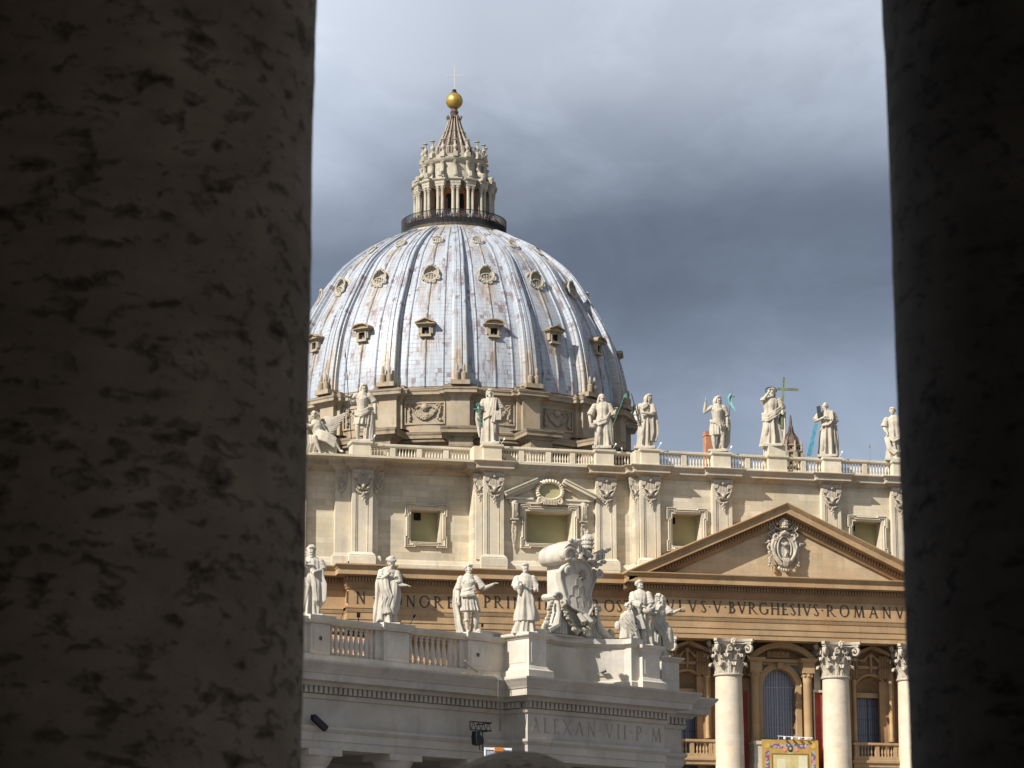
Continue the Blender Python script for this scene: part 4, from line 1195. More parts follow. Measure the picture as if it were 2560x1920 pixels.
# ================================================================== DOME
DC = Vector((0.0, 141.0))
def dv(phi, r, z=None):
    x, y = DC.x + r * math.sin(phi), DC.y - r * math.cos(phi)
    return (x, y) if z is None else (x, y, z)
BAY = 2 * PI / 16
PR = [(27.1, 84.4), (27.05, 86.0), (26.75, 88.6), (25.8, 93.2), (24.4, 97.0), (22.0, 101.4), (19.3, 105.7), (16.6, 108.35), (13.7, 110.5), (11.0, 112.1), (8.0, 113.5)]
def cr(p0, p1, p2, p3, t):
    return 0.5 * (2 * p1 + (p2 - p0) * t + (2 * p0 - 5 * p1 + 4 * p2 - p3) * t * t + (3 * p1 - p0 - 3 * p2 + p3) * t ** 3)
MER = []
for i in range(len(PR) - 1):
    a = [Vector(PR[max(0, min(len(PR) - 1, i + k))]) for k in (-1, 0, 1, 2)]
    for k in range(6):
        MER.append(cr(*a, k / 6))
MER.append(Vector(PR[-1]))
ARC = [0.0]
for i in range(1, len(MER)):
    ARC.append(ARC[-1] + (MER[i] - MER[i - 1]).length)
def mer_at(z):
    for i in range(len(MER) - 1):
        if MER[i].y <= z <= MER[i + 1].y:
            f = (z - MER[i].y) / (MER[i + 1].y - MER[i].y)
            p = MER[i].lerp(MER[i + 1], f)
            t = (MER[i + 1] - MER[i]).normalized()
            return p.x - 1.2, t
    return MER[-1].x, Vector((0, 1))
def nrm_at(i):
    t = MER[min(i + 1, len(MER) - 1)] - MER[max(i - 1, 0)]
    t.normalize()
    return Vector((t.y, -t.x))
CAMPHI = math.atan2(CAM_LOC.x - DC.x, -(CAM_LOC.y - DC.y))     # direction of the camera seen from the dome

def with_sheet(ob, uv):
    at = ob.data.attributes.new('sheet', 'FLOAT_VECTOR', 'POINT')
    flat = [c for p in uv for c in p]
    at.data.foreach_set('vector', flat)

b = MB(); uv = []
NS = 14
for bay in range(16):
    o = len(b.v)
    for i, p in enumerate(MER):
        for k in range(NS + 1):
            f = k / NS
            phi = (bay - 0.5 + f) * BAY
            b.v.append(dv(phi, p.x - 1.2, p.y)); uv.append((bay + f, ARC[i], 0))
    for i in range(len(MER) - 1):
        for k in range(NS):
            q = o + i * (NS + 1) + k
            b.f.append((q, q + 1, q + NS + 2, q + NS + 1)); b.sm.append(True)
    for f in (0.24, 0.5, 0.76):                                   # rolled seams
        phi = (bay - 0.5 + f) * BAY
        o = len(b.v)
        k = 6
        pts = [dv(phi, MER[i].x - 1.15, MER[i].y) for i in range(len(MER) - 5)]
        b.tube(pts, 0.14, k)
        for i in range(len(pts)):
            for j in range(k):
                uv.append((bay + f, ARC[i], 0))
DOME = b.build('dome', 'lead', BAS)
with_sheet(DOME, uv)

# ribs
def rib_mesh():
    b = MB(); uv = []
    sec = [(-1.0, -0.3), (-1.0, 0.55), (-0.86, 0.60), (-0.84, 0.98), (-0.74, 1.06), (-0.42, 1.06), (-0.38, 0.98), (-0.22, 0.98), (-0.18, 1.16), (0.18, 1.16), (0.22, 0.98), (0.38, 0.98), (0.42, 1.06), (0.74, 1.06), (0.84, 0.98), (0.86, 0.60), (1.0, 0.55), (1.0, -0.3)]
    n = len(sec)
    for i, p in enumerate(MER[:-2]):
        f = ARC[i] / ARC[-1]
        w_ = 1.28 * (1 - f) + 0.66 * f
        h_ = 1.0 * (1 - f) + 0.85 * f
        nn = nrm_at(i)
        for s_, d in sec:
            r, z = p.x + nn.x * (d * h_ - 1.17), p.y + nn.y * (d * h_ - 1.17)
            b.v.append((s_ * w_, -r, z)); uv.append((0.5 + s_ * w_ / 10.3, ARC[i], 0))
    for i in range(len(MER) - 3):
        for j in range(n - 1):
            b.f.append((i * n + j, i * n + j + 1, (i + 1) * n + j + 1, (i + 1) * n + j)); b.sm.append(False)
    # pegs on the ridge
    s_ = 0.6
    for i in range(1, len(MER) - 4):
        nn = nrm_at(i)
        for sg in (-0.37,):
            f = ARC[i] / ARC[-1]
            p = MER[i]
            c = (sg * (1.28 * (1 - f) + 0.66 * f), -(p.x - nn.x * 0.30), p.y - nn.y * 0.30)
            o = len(b.v)
            b.box(c[0] - 0.05, c[0] + 0.05, c[1] - 0.10, c[1] + 0.2, c[2] - 0.04, c[2] + 0.05)
            uv.extend([(0.47, ARC[i], 0)] * 8)
    # urn-like finials and block at the foot
    return b, uv
rb, ruv = rib_mesh()
rib0 = rb.build('rib', 'lead_rib', DOME)
fb = MB()
for sg in (-0.5, 0.5):
    fb.lathe([(0.36, 84.8), (0.42, 85.5), (0.40, 86.0), (0.18, 86.2), (0.22, 86.5), (0.2, 87.1), (0.1, 87.3)], 10, (sg, -27.55))
fb.box(-1.35, 1.35, -28.0, -25.8, 84.3, 84.95)
foot0 = fb.build('rib_foot', 'dome_stone', DOME)
with_sheet(rib0, ruv)
for k in range(16):
    phi = (k + 0.5) * BAY
    r_ = rib0 if k == 0 else inst(rib0, DOME)
    r_.location = (DC.x, DC.y, 0)
    r_.rotation_euler = (0, 0, phi)
    q_ = foot0 if k == 0 else inst(foot0, DOME)
    q_.location = (DC.x, DC.y, 0)
    q_.rotation_euler = (0, 0, phi)

# dormers: low (pedimented), middle (shell hooded ovals), top (round)
def dormer_low(tri):
    b = MB()
    b.box(-0.76, -0.52, -0.75, 1.6, -0.75, 0.75); b.box(0.52, 0.76, -0.75, 1.6, -0.75, 0.75)
    b.box(-0.52, 0.52, -0.75, 1.6, -0.75, -0.5); b.box(-0.52, 0.52, -0.75, 1.6, 0.5, 0.75)
    b.box(-0.85, 0.85, -0.95, 1.6, -0.9, -0.72)
    for sg in (-1, 1):
        b.box(sg * 0.86 - 0.17, sg * 0.86 + 0.17, -0.65, 1.2, -0.4, 0.75)
    b.box(-1.2, 1.2, -0.95, 1.6, 0.75, 0.92)
    return b
def dormer_roof(tri):
    b = MB()
    b.box(-1.42, 1.42, -1.25, 1.6, 0.92, 1.04)
    if tri:
        b.prism([(-1.5, 1.06), (-1.5, 1.2), (0, 1.85), (1.5, 1.2), (1.5, 1.06), (0, 1.68)], (0, -1.3, 0), (1, 0, 0), (0, 0, 1), (0, 3.2, 0)); b.prism([(-1.35, 1.042), (1.35, 1.042), (0, 1.66)], (0, -0.9, 0), (1, 0, 0), (0, 0, 1), (0, 2.6, 0))
    else:
        aa = [PI * i / 12 for i in range(13)]
        b.prism([(1.5 * math.cos(t), 1.05 + 0.72 * math.sin(t)) for t in aa] + [(1.3 * math.cos(t), 1.05 + 0.56 * math.sin(t)) for t in aa[::-1]], (0, -1.3, 0), (1, 0, 0), (0, 0, 1), (0, 3.2, 0))
        b.prism([(1.28 * math.cos(t), 1.042 + 0.54 * math.sin(t)) for t in aa], (0, -0.9, 0), (1, 0, 0), (0, 0, 1), (0, 2.6, 0))
    return b
def dormer_mid():
    b = MB()
    el = lambda rx, rz, y, n=28, z0=0: [(rx * math.cos(2 * PI * i / n), y, z0 + rz * math.sin(2 * PI * i / n)) for i in range(n)]
    b.tube(el(1.12, 1.22, -0.55), 0.14, 8, closed=True)
    # hood: concave apse behind the ring
    vs, fs = [], []
    N, Mm = 28, 5
    for i in range(N):
        a = 2 * PI * i / N
        for j in range(Mm):
            t = PI / 2 * j / (Mm - 1)
            vs.append((1.12 * math.cos(t) * math.cos(a) * (1 - 0.06 * (i % 2)), -0.5 + 0.75 * math.sin(t), 0.15 * math.sin(t) * -1 + 1.22 * math.cos(t) * math.sin(a)))
    for i in range(N):
        for j in range(Mm - 1):
            i2 = (i + 1) % N
            fs.append((i * Mm + j, i2 * Mm + j, i2 * Mm + j + 1, i * Mm + j + 1))
    b.add(vs, fs, True)
    b.tube(el(0.88, 0.55, -0.5, 24, -0.45), 0.11, 7, closed=True)
    for sg in (-1, 1):
        b.tube(spiral(sg * 1.05, -0.75, 0.36, 1.3, PI / 2, -sg, y=-0.6), [0.14 - 0.003 * i for i in range(22)], 7)
        b.tube(spiral(sg * 0.52, -1.3, 0.30, 1.3, PI, sg, y=-0.62), [0.14 - 0.003 * i for i in range(22)], 7)
    b.sph((0, -0.6, -1.42), (0.3, 0.25, 0.25), 8, 6)
    b.sph((0, -0.65, 1.35), (0.36, 0.28, 0.26), 8, 6)
    for sg in (-1, 1):
        b.sph((sg * 0.45, -0.6, 1.2), (0.28, 0.22, 0.18), 8, 6)
    b.tube([(1.3 * math.cos(t), 0.4, 1.4 * math.sin(t)) for t in [2 * PI * i / 24 for i in range(24)]], 0.32, 8, closed=True)
    return b
def dormer_top():
    b = MB()
    c = [(0.70 * math.cos(2 * PI * i / 24), -0.3, 0.70 * math.sin(2 * PI * i / 24)) for i in range(24)]
    b.tube(c, 0.10, 8, closed=True)
    b.tube([(p[0], 0.1, p[2]) for p in c], 0.16, 8, closed=True)
    b.prism([(0.62 * math.cos(2 * PI * i / 24), 0.62 * math.sin(2 * PI * i / 24)) for i in range(24)], (0, -0.1, 0), (1, 0, 0), (0, 0, 1), (0, 1.2, 0))
    return b
def pane_grid(rx, rz, y, z0=0.0):
    g_ = MB()
    for k in (-0.5, 0, 0.5):
        hh = rz * math.sqrt(1 - k * k)
        g_.box(k * rx - 0.035, k * rx + 0.035, y - 0.05, y, z0 - hh, z0 + hh)
        g_.box(-rx * math.sqrt(1 - k * k), rx * math.sqrt(1 - k * k), y - 0.053, y - 0.003, z0 + k * rz - 0.035, z0 + k * rz + 0.035)
    return g_
low_t, low_s, mid_d, top_d = dormer_low(True), dormer_low(False), dormer_mid(), dormer_top()
void_p = MB().box(-0.52, 0.52, -0.36, -0.3, -0.5, 0.5)
midp = MB(); midp.add([(0.86 * math.cos(2 * PI * i / 20), -0.42, -0.45 + 0.52 * math.sin(2 * PI * i / 20)) for i in range(20)], [tuple(range(20))])
topp = MB(); topp.add([(0.52 * math.cos(2 * PI * i / 20), -0.13, 0.52 * math.sin(2 * PI * i / 20)) for i in range(20)], [tuple(range(20))])
proto = {}
MAT['dormer_stone'] = stone('stained_dormer_stone', (0.34, 0.265, 0.165), stain=(0.03, 0.022, 0.016), stain_amt=0.95, speck=0.6, scale=0.8, streak=(1.5, 1.5, 0.4))
kinds = {'lt': (low_t, 'dome_stone', void_p, None), 'ls': (low_s, 'dome_stone', void_p, None),
         'm': (mid_d, 'lantern', midp, pane_grid(0.8, 0.48, -0.44, -0.45)), 't': (top_d, 'lantern', topp, pane_grid(0.5, 0.5, -0.15))}
for k in range(-5, 5):
    phi = k * BAY
    for kind, z, sink, tilt in ((('lt' if k % 2 else 'ls'), 92.75, -0.15, 0.0), ('m', 102.2, -0.05, 0.45), ('t', 108.75, 0.0, 0.75)):
        r, t = mer_at(z)
        slope = math.atan2(-t.x, t.y)                                # lean of the surface from vertical
        parts = []
        if kind not in proto:
            bm_, mt_, vp, gr = kinds[kind]
            e = bm_.build('dormer', mt_, BAS)
            p1 = vp.build('window_pane', 'void', e)
            parts = [p1]
            if gr:
                parts.append(gr.build('window_grid', 'grid', e))
            else:
                parts.append(dormer_roof(kind == 'lt').build('dormer_roof', 'dormer_stone', e))
            proto[kind] = (e, parts)
        else:
            src, sp = proto[kind]
            e = inst(src, BAS)
            for q in sp:
                inst(q, e)
        e.rotation_mode = 'XYZ'
        e.matrix_local = Matrix.Translation(Vector(dv(phi, r + sink, z))) @ Matrix.Rotation(phi, 4, 'Z') @ Matrix.Rotation(-slope * tilt, 4, 'X')
        if kind == 't':
            e.scale = (1.15, 1.15, 1.15)

# ---- dome attic with festoons
def ring_path(r0, r1, hw, steps=6, hw2=None, r2=None):
    pts = []
    for k in range(16):
        pc = (k + 0.5) * BAY
        a = hw / r1
        if hw2:
            a2 = hw2 / r2
            pts += [dv(pc - a2, r0), dv(pc - a2, r2), dv(pc - a, r2), dv(pc - a, r1), dv(pc + a, r1), dv(pc + a, r2), dv(pc + a2, r2), dv(pc + a2, r0)]
            lo, hi = pc + a2, pc + BAY - a2
        else:
            pts += [dv(pc - a, r0), dv(pc - a, r1), dv(pc + a, r1), dv(pc + a, r0)]
            lo, hi = pc + a, pc + BAY - a
        for i in range(1, steps):
            pts.append(dv(lo + (hi - lo) * i / steps, r0))
    return pts
ap = ring_path(25.5, 26.9, 1.35, hw2=1.95, r2=26.2)
b = MB()
b.mould(ap, [(0.1, 77.0), (0.1, 77.9), (0.0, 78.0), (0.0, 82.6), (0.12, 82.7), (0.2, 82.9), (0.35, 83.05), (0.95, 83.15), (0.95, 83.5), (1.1, 83.7), (1.1, 83.82), (0.5, 83.9)], closed=True)
DA = b.build('dome_attic', 'dome_stone', BAS)
MB().mould(ap, [(1.11, 83.82), (1.13, 83.9), (0.5, 84.12), (0.35, 84.35), (0.38, 84.55), (-0.6, 84.75)], closed=True).build('ledge', 'dome_dark', DA)
b = MB()
for k in range(-5, 5):
    b = MB(); b.M = Matrix.Translation((DC.x, DC.y, 0)) @ Matrix.Rotation(k * BAY, 4, 'Z')
    for x0, x1, z0, z1 in ((-2.75, 2.75, 82.0, 82.2), (-2.75, 2.75, 78.95, 79.2), (-2.95, -2.75, 78.95, 82.2), (2.75, 2.95, 78.95, 82.2)):
        b.box(x0, x1, -25.62, -25.1, z0, z1)
    b.build('panel_frame', 'dome_stone', DA)
def festoon():
    b = MB(); r = random.Random(11)
    for i in range(23):
        f = -1 + 2 * i / 22
        z = 81.3 - 1.35 * (1 - f * f)
        rad = 0.13 + 0.17 * (1 - f * f)
        for j in range(3):
            b.sph((f * 1.85 + r.uniform(-0.05, 0.05), -25.62 - r.uniform(0, 0.14), z + (j - 1) * rad * 0.8), rad * 0.62, 7, 5)
    for sg in (-1, 1):
        for i in range(9):
            b.sph((sg * 2.12 + r.uniform(-0.18, 0.18), -25.65, 81.5 - i * 0.24), 0.14 + 0.012 * i, 7, 5)
        b.tube([(sg * 1.85, -25.65, 81.35), (sg * 2.3, -25.7, 81.8), (sg * 1.6, -25.65, 81.75)], 0.15, 6)
        b.tube([(sg * 0.4, -25.65, 81.4), (sg * 0.9, -25.7, 81.65), (sg * 1.3, -25.65, 81.3)], 0.11, 6)
    b.sph((0, -25.75, 81.45), (0.42, 0.3, 0.45), 9, 7)
    for i in range(9):
        a = 2 * PI * i / 9
        b.sph((0.45 * math.cos(a), -25.65, 81.45 + 0.45 * math.sin(a)), 0.17, 7, 5)
    return b
f0 = None
for k in range(-4, 4):
    if f0 is None:
        f0 = festoon().build('festoon', 'dome_stone', DA); f_ = f0
    else:
        f_ = inst(f0, DA)
    f_.location = (DC.x, DC.y, 0); f_.rotation_euler = (0, 0, k * BAY)

# ---- drum: recessed wall, projecting buttresses with entablature
b = MB()
dp = ring_path(25.6, 30.0, 1.6)
b.mould(dp, [(0, 52), (0, 74.8), (0.1, 74.85), (0.15, 75.2), (0.1, 75.25), (0.1, 76.2), (0.35, 76.3), (0.6, 76.6), (1.15, 76.7), (1.15, 77.1), (1.3, 77.35), (1.3, 77.45)], closed=True)
DR = b.build('drum', stone('drum_stone', (0.31, 0.245, 0.165), stain=(0.03, 0.022, 0.017), stain_amt=0.95, speck=0.6, scale=0.4, streak=(0.6, 0.6, 0.12)), BAS)  # stone darkened: shade between the buttresses is put into its colour
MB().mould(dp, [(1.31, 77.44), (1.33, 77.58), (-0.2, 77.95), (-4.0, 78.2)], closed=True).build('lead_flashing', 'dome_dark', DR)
b = MB()
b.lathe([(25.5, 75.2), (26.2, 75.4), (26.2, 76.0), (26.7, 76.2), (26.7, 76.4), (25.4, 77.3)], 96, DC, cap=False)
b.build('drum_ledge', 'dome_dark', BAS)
MB().lathe([(25.85, 52), (25.85, 75.1)], 96, DC, cap=False).build('drum_recess_shade', 'dome_dark', BAS)  # dark ring over the drum wall, recess shade given as colour

# ---- lantern
LN = bpy.data.objects.new('lantern', None); COL.objects.link(LN); LN.parent = BAS; LN.location = (DC.x, DC.y, 0)
def L_(phi, r, z):
    return (r * math.sin(phi), -r * math.cos(phi), z)
b = MB()
b.lathe([(7.6, 111.6), (8.15, 111.8), (8.15, 112.2), (8.45, 112.5), (8.45, 113.0), (8.2, 113.1), (6.7, 113.15), (6.7, 114.3), (6.5, 114.5), (4.2, 114.55)], 64, cap=False, smooth=False)
b.build('gallery', 'lantern', LN)
b = MB()
b.lathe([(4.75, 114.5), (4.75, 120.4)], 64, cap=False)
LW = b.build('lantern_wall', 'lantern_wall', LN)
b = MB()
for k in range(16):
    phi = k * BAY
    b.M = Matrix.Rotation(phi, 4, 'Z')
    pl = [(-0.42, 115.0), (0.42, 115.0)] + [(0.42 * math.cos(PI * i / 8), 118.6 + 0.42 * math.sin(PI * i / 8)) for i in range(9)]
    b.prism(pl, (0, -4.72, 0), (1, 0, 0), (0, 0, 1), (0, -0.1, 0))
b.build('window', 'void', LW)
lp = []
for k in range(16):
    pc = (k + 0.5) * BAY
    def lv(ph, r):
        return (r * math.sin(ph), -r * math.cos(ph))
    for ph, r in ((pc - 0.15, 4.75), (pc - 0.115, 6.4), (pc + 0.115, 6.4), (pc + 0.15, 4.75)):
        lp.append(lv(ph, r))
b = MB()
b.mould(lp, [(-0.3, 119.85), (0, 119.85), (0, 120.2), (0.05, 120.25), (0.05, 120.6), (0.22, 120.75), (0.3, 120.85), (0.3, 121.0), (-1.2, 121.25)], closed=True)
b.lathe([(4.7, 121.0), (4.75, 121.3), (4.6, 121.5), (4.6, 124.0), (4.85, 124.2), (5.15, 124.5), (5.2, 124.75), (4.9, 124.9), (3.0, 125.0)], 64, cap=False, smooth=False)
b.lathe([(4.55, 124.9), (4.55, 125.45)], 64, cap=False)
for k in range(16):                                                   # scroll consoles on the attic, blocks on top
    b.M = Matrix.Rotation((k + 0.5) * BAY, 4, 'Z')
    b.tube([(0, -6.1, 121.5), (0, -6.15, 121.9), (0, -5.5, 122.15), (0, -5.0, 122.8), (0, -4.95, 123.6), (0, -5.2, 123.95), (0, -4.8, 124.1)], [0.4, 0.45, 0.36, 0.3, 0.28, 0.32, 0.25], 8)
    b.box(-0.34, 0.34, -6.3, -5.2, 121.1, 121.5)
    b.box(-0.36, 0.36, -5.35, -4.4, 124.8, 125.55)
b.M = None
b.build('lantern_attic', 'lantern', LN)
def lant_col():
    b = MB()
    for sg in (-1, 1):
        b.lathe([(0.36, 114.5), (0.36, 114.9), (0.30, 115.05), (0.26, 115.1), (0.235, 119.1), (0.28, 119.15), (0.25, 119.3), (0.34, 119.7), (0.38, 119.85)], 12, (sg * 0.36, -6.0))
        for i in range(6):
            a = 2 * PI * i / 6
            b.sph((sg * 0.36 + 0.30 * math.cos(a), -6.0 + 0.30 * math.sin(a), 119.55), 0.11, 6, 4)
    b.box(-0.2, 0.2, -5.5, -4.3, 114.5, 119.85)
    b.box(-0.78, 0.78, -6.45, -5.4, 114.3, 114.55)
    return b
def candelabrum():
    b = MB()
    b.lathe([(0.30, 125.5), (0.30, 125.75), (0.16, 125.85), (0.14, 126.0), (0.30, 126.25), (0.36, 126.45), (0.28, 126.7), (0.13, 126.85), (0.12, 127.2), (0.20, 127.3), (0.14, 127.42), (0.40, 127.58), (0.36, 127.66), (0.1, 127.7)], 10, (0, -4.85))
    return b
lc0 = lant_col().build('lantern_column', 'lantern', LN)
cd0 = candelabrum().build('candelabrum', 'lantern', LN)
for k in range(16):
    for src in (lc0, cd0):
        o = src if k == 0 else inst(src, LN)
        o.rotation_euler = (0, 0, (k + 0.5) * BAY)
b = MB()
sr = MB()
CONE = [(3.2, 125.0), (2.95, 126.8), (2.15, 128.6), (1.5, 130.0), (1.0, 131.5), (0.74, 132.7)]
b.lathe([(r - 0.12, z) for r, z in CONE], 32)
for k in range(16):
    phi = (k + 0.5) * BAY
    sr.tube([L_(phi, r + 0.04, z) for r, z in CONE], [0.2, 0.2, 0.16, 0.12, 0.09, 0.07], 7)
    for r, z in CONE[1:4]:
        sr.sph(L_(phi, r + 0.15, z), 0.17, 6, 5)
for k in range(8):
    phi = k * PI / 4 + 0.3
    b.tube([L_(phi, 0.75, 131.9), L_(phi, 1.05, 132.25), L_(phi, 1.2, 132.6), L_(phi, 1.02, 132.75)], [0.12, 0.13, 0.13, 0.08], 7)
b.lathe([(0.62, 132.6), (0.62, 133.3), (0.68, 133.4), (0.55, 133.6), (0.5, 133.9)], 16)
b.build('spire', 'spire', LN)
sr.build('spire_ribs', stone('streaked_spire_rib', (0.34, 0.29, 0.235), stain=(0.03, 0.022, 0.018), stain_amt=0.95, speck=0.8, scale=1.5, streak=(2, 2, 1.2)), LN)
MB().sph((0, 0, 135.24), 1.33, 32, 20).build('ball', 'gold', LN)
b = MB(); b.lathe([(0.55, 136.35), (0.5, 136.6), (0.3, 136.75), (0.34, 137.0), (0.14, 137.15)], 12); b.build('ball_cap', 'iron', LN)
b = MB()
b.M = Matrix.Rotation(CAMPHI, 4, 'Z')
b.box(-0.05, 0.05, -0.05, 0.05, 137.05, 140.75)
b.box(-1.2, 1.2, -0.047, 0.047, 139.37, 139.47)
for x, z in ((0, 140.8), (-1.25, 139.42), (1.25, 139.42)):
    for dx, dz in ((0, 0.16), (0.16, 0), (-0.16, 0), (0, -0.16)):
        b.sph((x + dx, 0, z + dz), (0.06, 0.04, 0.06), 7, 5)
for sx in (-1, 1):
    b.tube([(sx * 0.1, 0, 139.0), (sx * 0.4, 0, 139.25), (sx * 0.55, 0, 139.4)], 0.03, 5)
    b.tube([(sx * 0.08, 0, 137.3), (sx * 0.35, 0, 137.15)], 0.05, 5)
b.build('cross', 'pale_gold', LN)
b = MB()
for r in (8.05,):
    for k in range(260):
        phi = 2 * PI * k / 260
        p = Vector(L_(phi, r, 113.05)); q = Vector(L_(phi, r, 115.62))
        b.cyl(p, q, 0.036, 4)
    for z in (113.15, 114.05, 114.4, 115.6):
        b.tube([L_(2 * PI * k / 64, r, z) for k in range(64)], 0.04 if z < 115 else 0.06, 5, closed=True)
b.build('gallery_fence', 'iron', LN)
b = MB()
b.lathe([(7.98, 113.1), (7.98, 114.45)], 64, cap=False)
b.build('fence_screen', 'iron', LN)
b = MB()
for k in range(60):
    phi = 2 * PI * k / 60
    b.cyl(L_(phi, 4.55, 125.4), L_(phi, 4.55, 126.7), 0.05, 5)
b.tube([L_(2 * PI * k / 48, 4.55, 126.65) for k in range(48)], 0.05, 5, closed=True)
b.build('crown_railing', 'lantern', LN)

# ---- visitors on the gallery
def person_mesh():
    b = MB()
    b.tube([(0.09, 0, 0), (0.09, 0, 0.45), (0.08, 0, 0.88)], [0.055, 0.07, 0.09], 6)
    b.tube([(-0.09, 0.03, 0), (-0.09, 0, 0.45), (-0.08, 0, 0.88)], [0.055, 0.07, 0.09], 6)
    b.tube([(0, 0, 0.82), (0, 0, 1.05), (0, 0.0, 1.32), (0, 0, 1.44), (0, 0, 1.52)], [0.16, 0.15, 0.20, 0.16, 0.06], 8, flat=0.7)
    b.tube([(0.20, 0, 1.38), (0.25, -0.08, 1.12), (0.16, -0.28, 1.08)], [0.055, 0.045, 0.035], 6)
    b.tube([(-0.20, 0, 1.38), (-0.25, -0.06, 1.12), (-0.18, -0.25, 1.05)], [0.055, 0.045, 0.035], 6)
    b.sph((0, -0.01, 1.63), (0.085, 0.10, 0.12), 8, 6)
    return b
pm = person_mesh()
clothes = [((0.40, 0.38, 0.36), 'pale top'), ((0.07, 0.09, 0.17), 'blue top'), ((0.20, 0.06, 0.05), 'red top'), ((0.04, 0.04, 0.045), 'dark coat'), ((0.28, 0.20, 0.13), 'tan jacket')]
pmesh = []
for i, (c, nm) in enumerate(clothes):
    o = pm.build('person', plain('clothes', c, 0.9))
    pmesh.append((o, nm))
used = set()
rp = random.Random(21)
for k in range(46):
    phi = CAMPHI + math.radians(-76 + 152 * (k + rp.random()) / 46)
    i = rp.randrange(5)
    src, nm = pmesh[i]
    if i in used:
        o = inst(src)
    else:
        o = src; used.add(i)
    r = rp.uniform(7.15, 7.75)
    o.location = (DC.x + r * math.sin(phi), DC.y - r * math.cos(phi), 113.15 if r > 6.8 else 114.3)
    o.location.z = 113.6
    s_ = rp.uniform(0.95, 1.08)
    o.scale = (s_, s_, s_)
    o.rotation_euler = (0, 0, phi + rp.uniform(-0.6, 0.6))
    tag(o, 'tiny visitor in %s at the gallery fence below the lantern' % nm, 'person', 'visitors on the dome gallery')
b = MB(); b.lathe([(6.7, 113.14), (8.0, 113.14), (8.0, 113.6), (6.7, 113.6)], 64, cap=False, smooth=False); b.build('gallery_floor', 'dome_dark', LN)
# ================================================================== COLONNADE PAVILION in the middle distance
WA = math.radians(29)
WU = Vector((math.cos(WA), math.sin(WA), 0)); WN = Vector((math.sin(WA), -math.cos(WA), 0))
WP = Vector((-61.835, -135.83, 0))
def wp(s, o, z=None):
    p = WP + WU * s + WN * o
    return (p.x, p.y) if z is None else (p.x, p.y, z)
WM = Matrix(((WU.x, -WN.x, 0, WP.x), (WU.y, -WN.y, 0, WP.y), (0, 0, 1, 0), (0, 0, 0, 1)))   # local: x along, y = inwards, z up
COLN = thing('colonnade', 'shaded travertine colonnade end with balustrade, dentil cornice and carved inscription', 'colonnade')
def wbuild(b, name, mat, parent=None):
    o = b.build(name, mat, parent or COLN)
    return o
b0 = -1.5
wpath = [wp(-40, b0), wp(0, b0), wp(0, 0), wp(9.24, 0), wp(9.24, -1.35), wp(11.9, -1.35), wp(11.9, -9)]
MB().mould(wpath, [(-1.6, 11.64), (0, 11.64), (0, 11.99), (0.05, 12.0), (0.05, 12.36), (0.09, 12.38), (0.2, 12.5), (0.2, 12.62), (0, 12.64)]).build('architrave', 'wing', COLN)
wfr = MB().mould(wpath, [(0, 12.63), (0, 13.83)]).build('frieze', 'wing', COLN)
MB().mould(wpath, [(0, 13.82), (0.1, 13.84), (0.2, 14.02), (0.06, 14.04), (0.06, 14.33), (0.40, 14.36), (0.48, 14.50), (0.95, 14.54), (0.97, 14.54), (0.97, 14.84), (1.02, 14.86), (1.05, 14.92), (1.07, 14.95), (1.22, 15.15), (1.32, 15.27), (1.32, 15.36), (-2.0, 15.43)]).build('cornice', 'wing', COLN)
b = MB(); b.M = WM
def dentrow(s0, s1, o):
    n = int((s1 - s0) / 0.281)
    for k in range(n):
        s = s0 + 0.281 * (k + 0.5)
        b.box(s - 0.082, s + 0.082, -(o + 0.36), -(o + 0.05), 14.05, 14.34)
dentrow(-24, 0.1, b0); dentrow(-0.28, 9.5, 0.0); dentrow(9.62, 12.1, -1.35)
for k in range(4):
    b.box(-0.35, -0.18, 1.2 - 0.281 * k - 0.095, 1.2 - 0.281 * k + 0.095, 14.06, 14.32)
b.build('dentil_course', 'wing', COLN)
b = MB()
lettering(b, 'ALEXAN.VII.P.M', wp(0.22, 0, 12.96), WU, (0, 0, 1), WN, 0.68, 8.8, 0.012)
b.build('inscription', 'engraved', wfr)
# roof slab, soffit and dark depth under the entablature
b = MB(); b.M = WM
b.box(-40, -0.05, 1.55, 12, 14.9, 15.3); b.box(0.02, 9.2, 0.05, 12, 14.9, 15.3); b.box(9.2, 11.85, 1.4, 12, 14.9, 15.3)
b.box(-40, 11.8, 1.7, 14, 12.2, 12.4)
b.box(-40, 11.8, 13.5, 14.2, 0, 15.2)
b.build('roof_slab', 'wing', COLN)
for s0, s1, y0 in ((0.02, 1.7, 0.06), (7.6, 9.2, 0.06), (10.4, 11.85, 1.42)):
    b = MB(); b.M = WM
    b.box(s0, s1, y0, y0 + 1.7, 0, 11.64)
    b.build('pier', 'wing', COLN)
c0 = None
for k in range(7):
    s = -6.22 - 4.73 * (k - 1)
    if s > -1.0:
        continue
    if c0 is None:
        c0 = MB().lathe([(1.0, 0), (1.0, 0.3), (0.95, 0.6), (0.80, 0.8), (0.78, 4), (0.68, 10.3), (0.74, 10.4), (0.74, 10.5), (0.66, 10.55), (0.66, 10.9), (0.72, 10.95), (0.9, 11.25), (0.95, 11.36)], 28)
        m2 = MB(); m2.v, m2.f, m2.sm = c0.v, c0.f, c0.sm
        m2.box(-0.96, 0.96, -0.96, 0.96, 11.36, 11.64)
        c0 = m2.build('column', 'wing', COLN); o = c0
    else:
        o = inst(c0, COLN)
    o.location = wp(s, b0 - 0.9, 0); o.rotation_euler = (0, 0, WA)

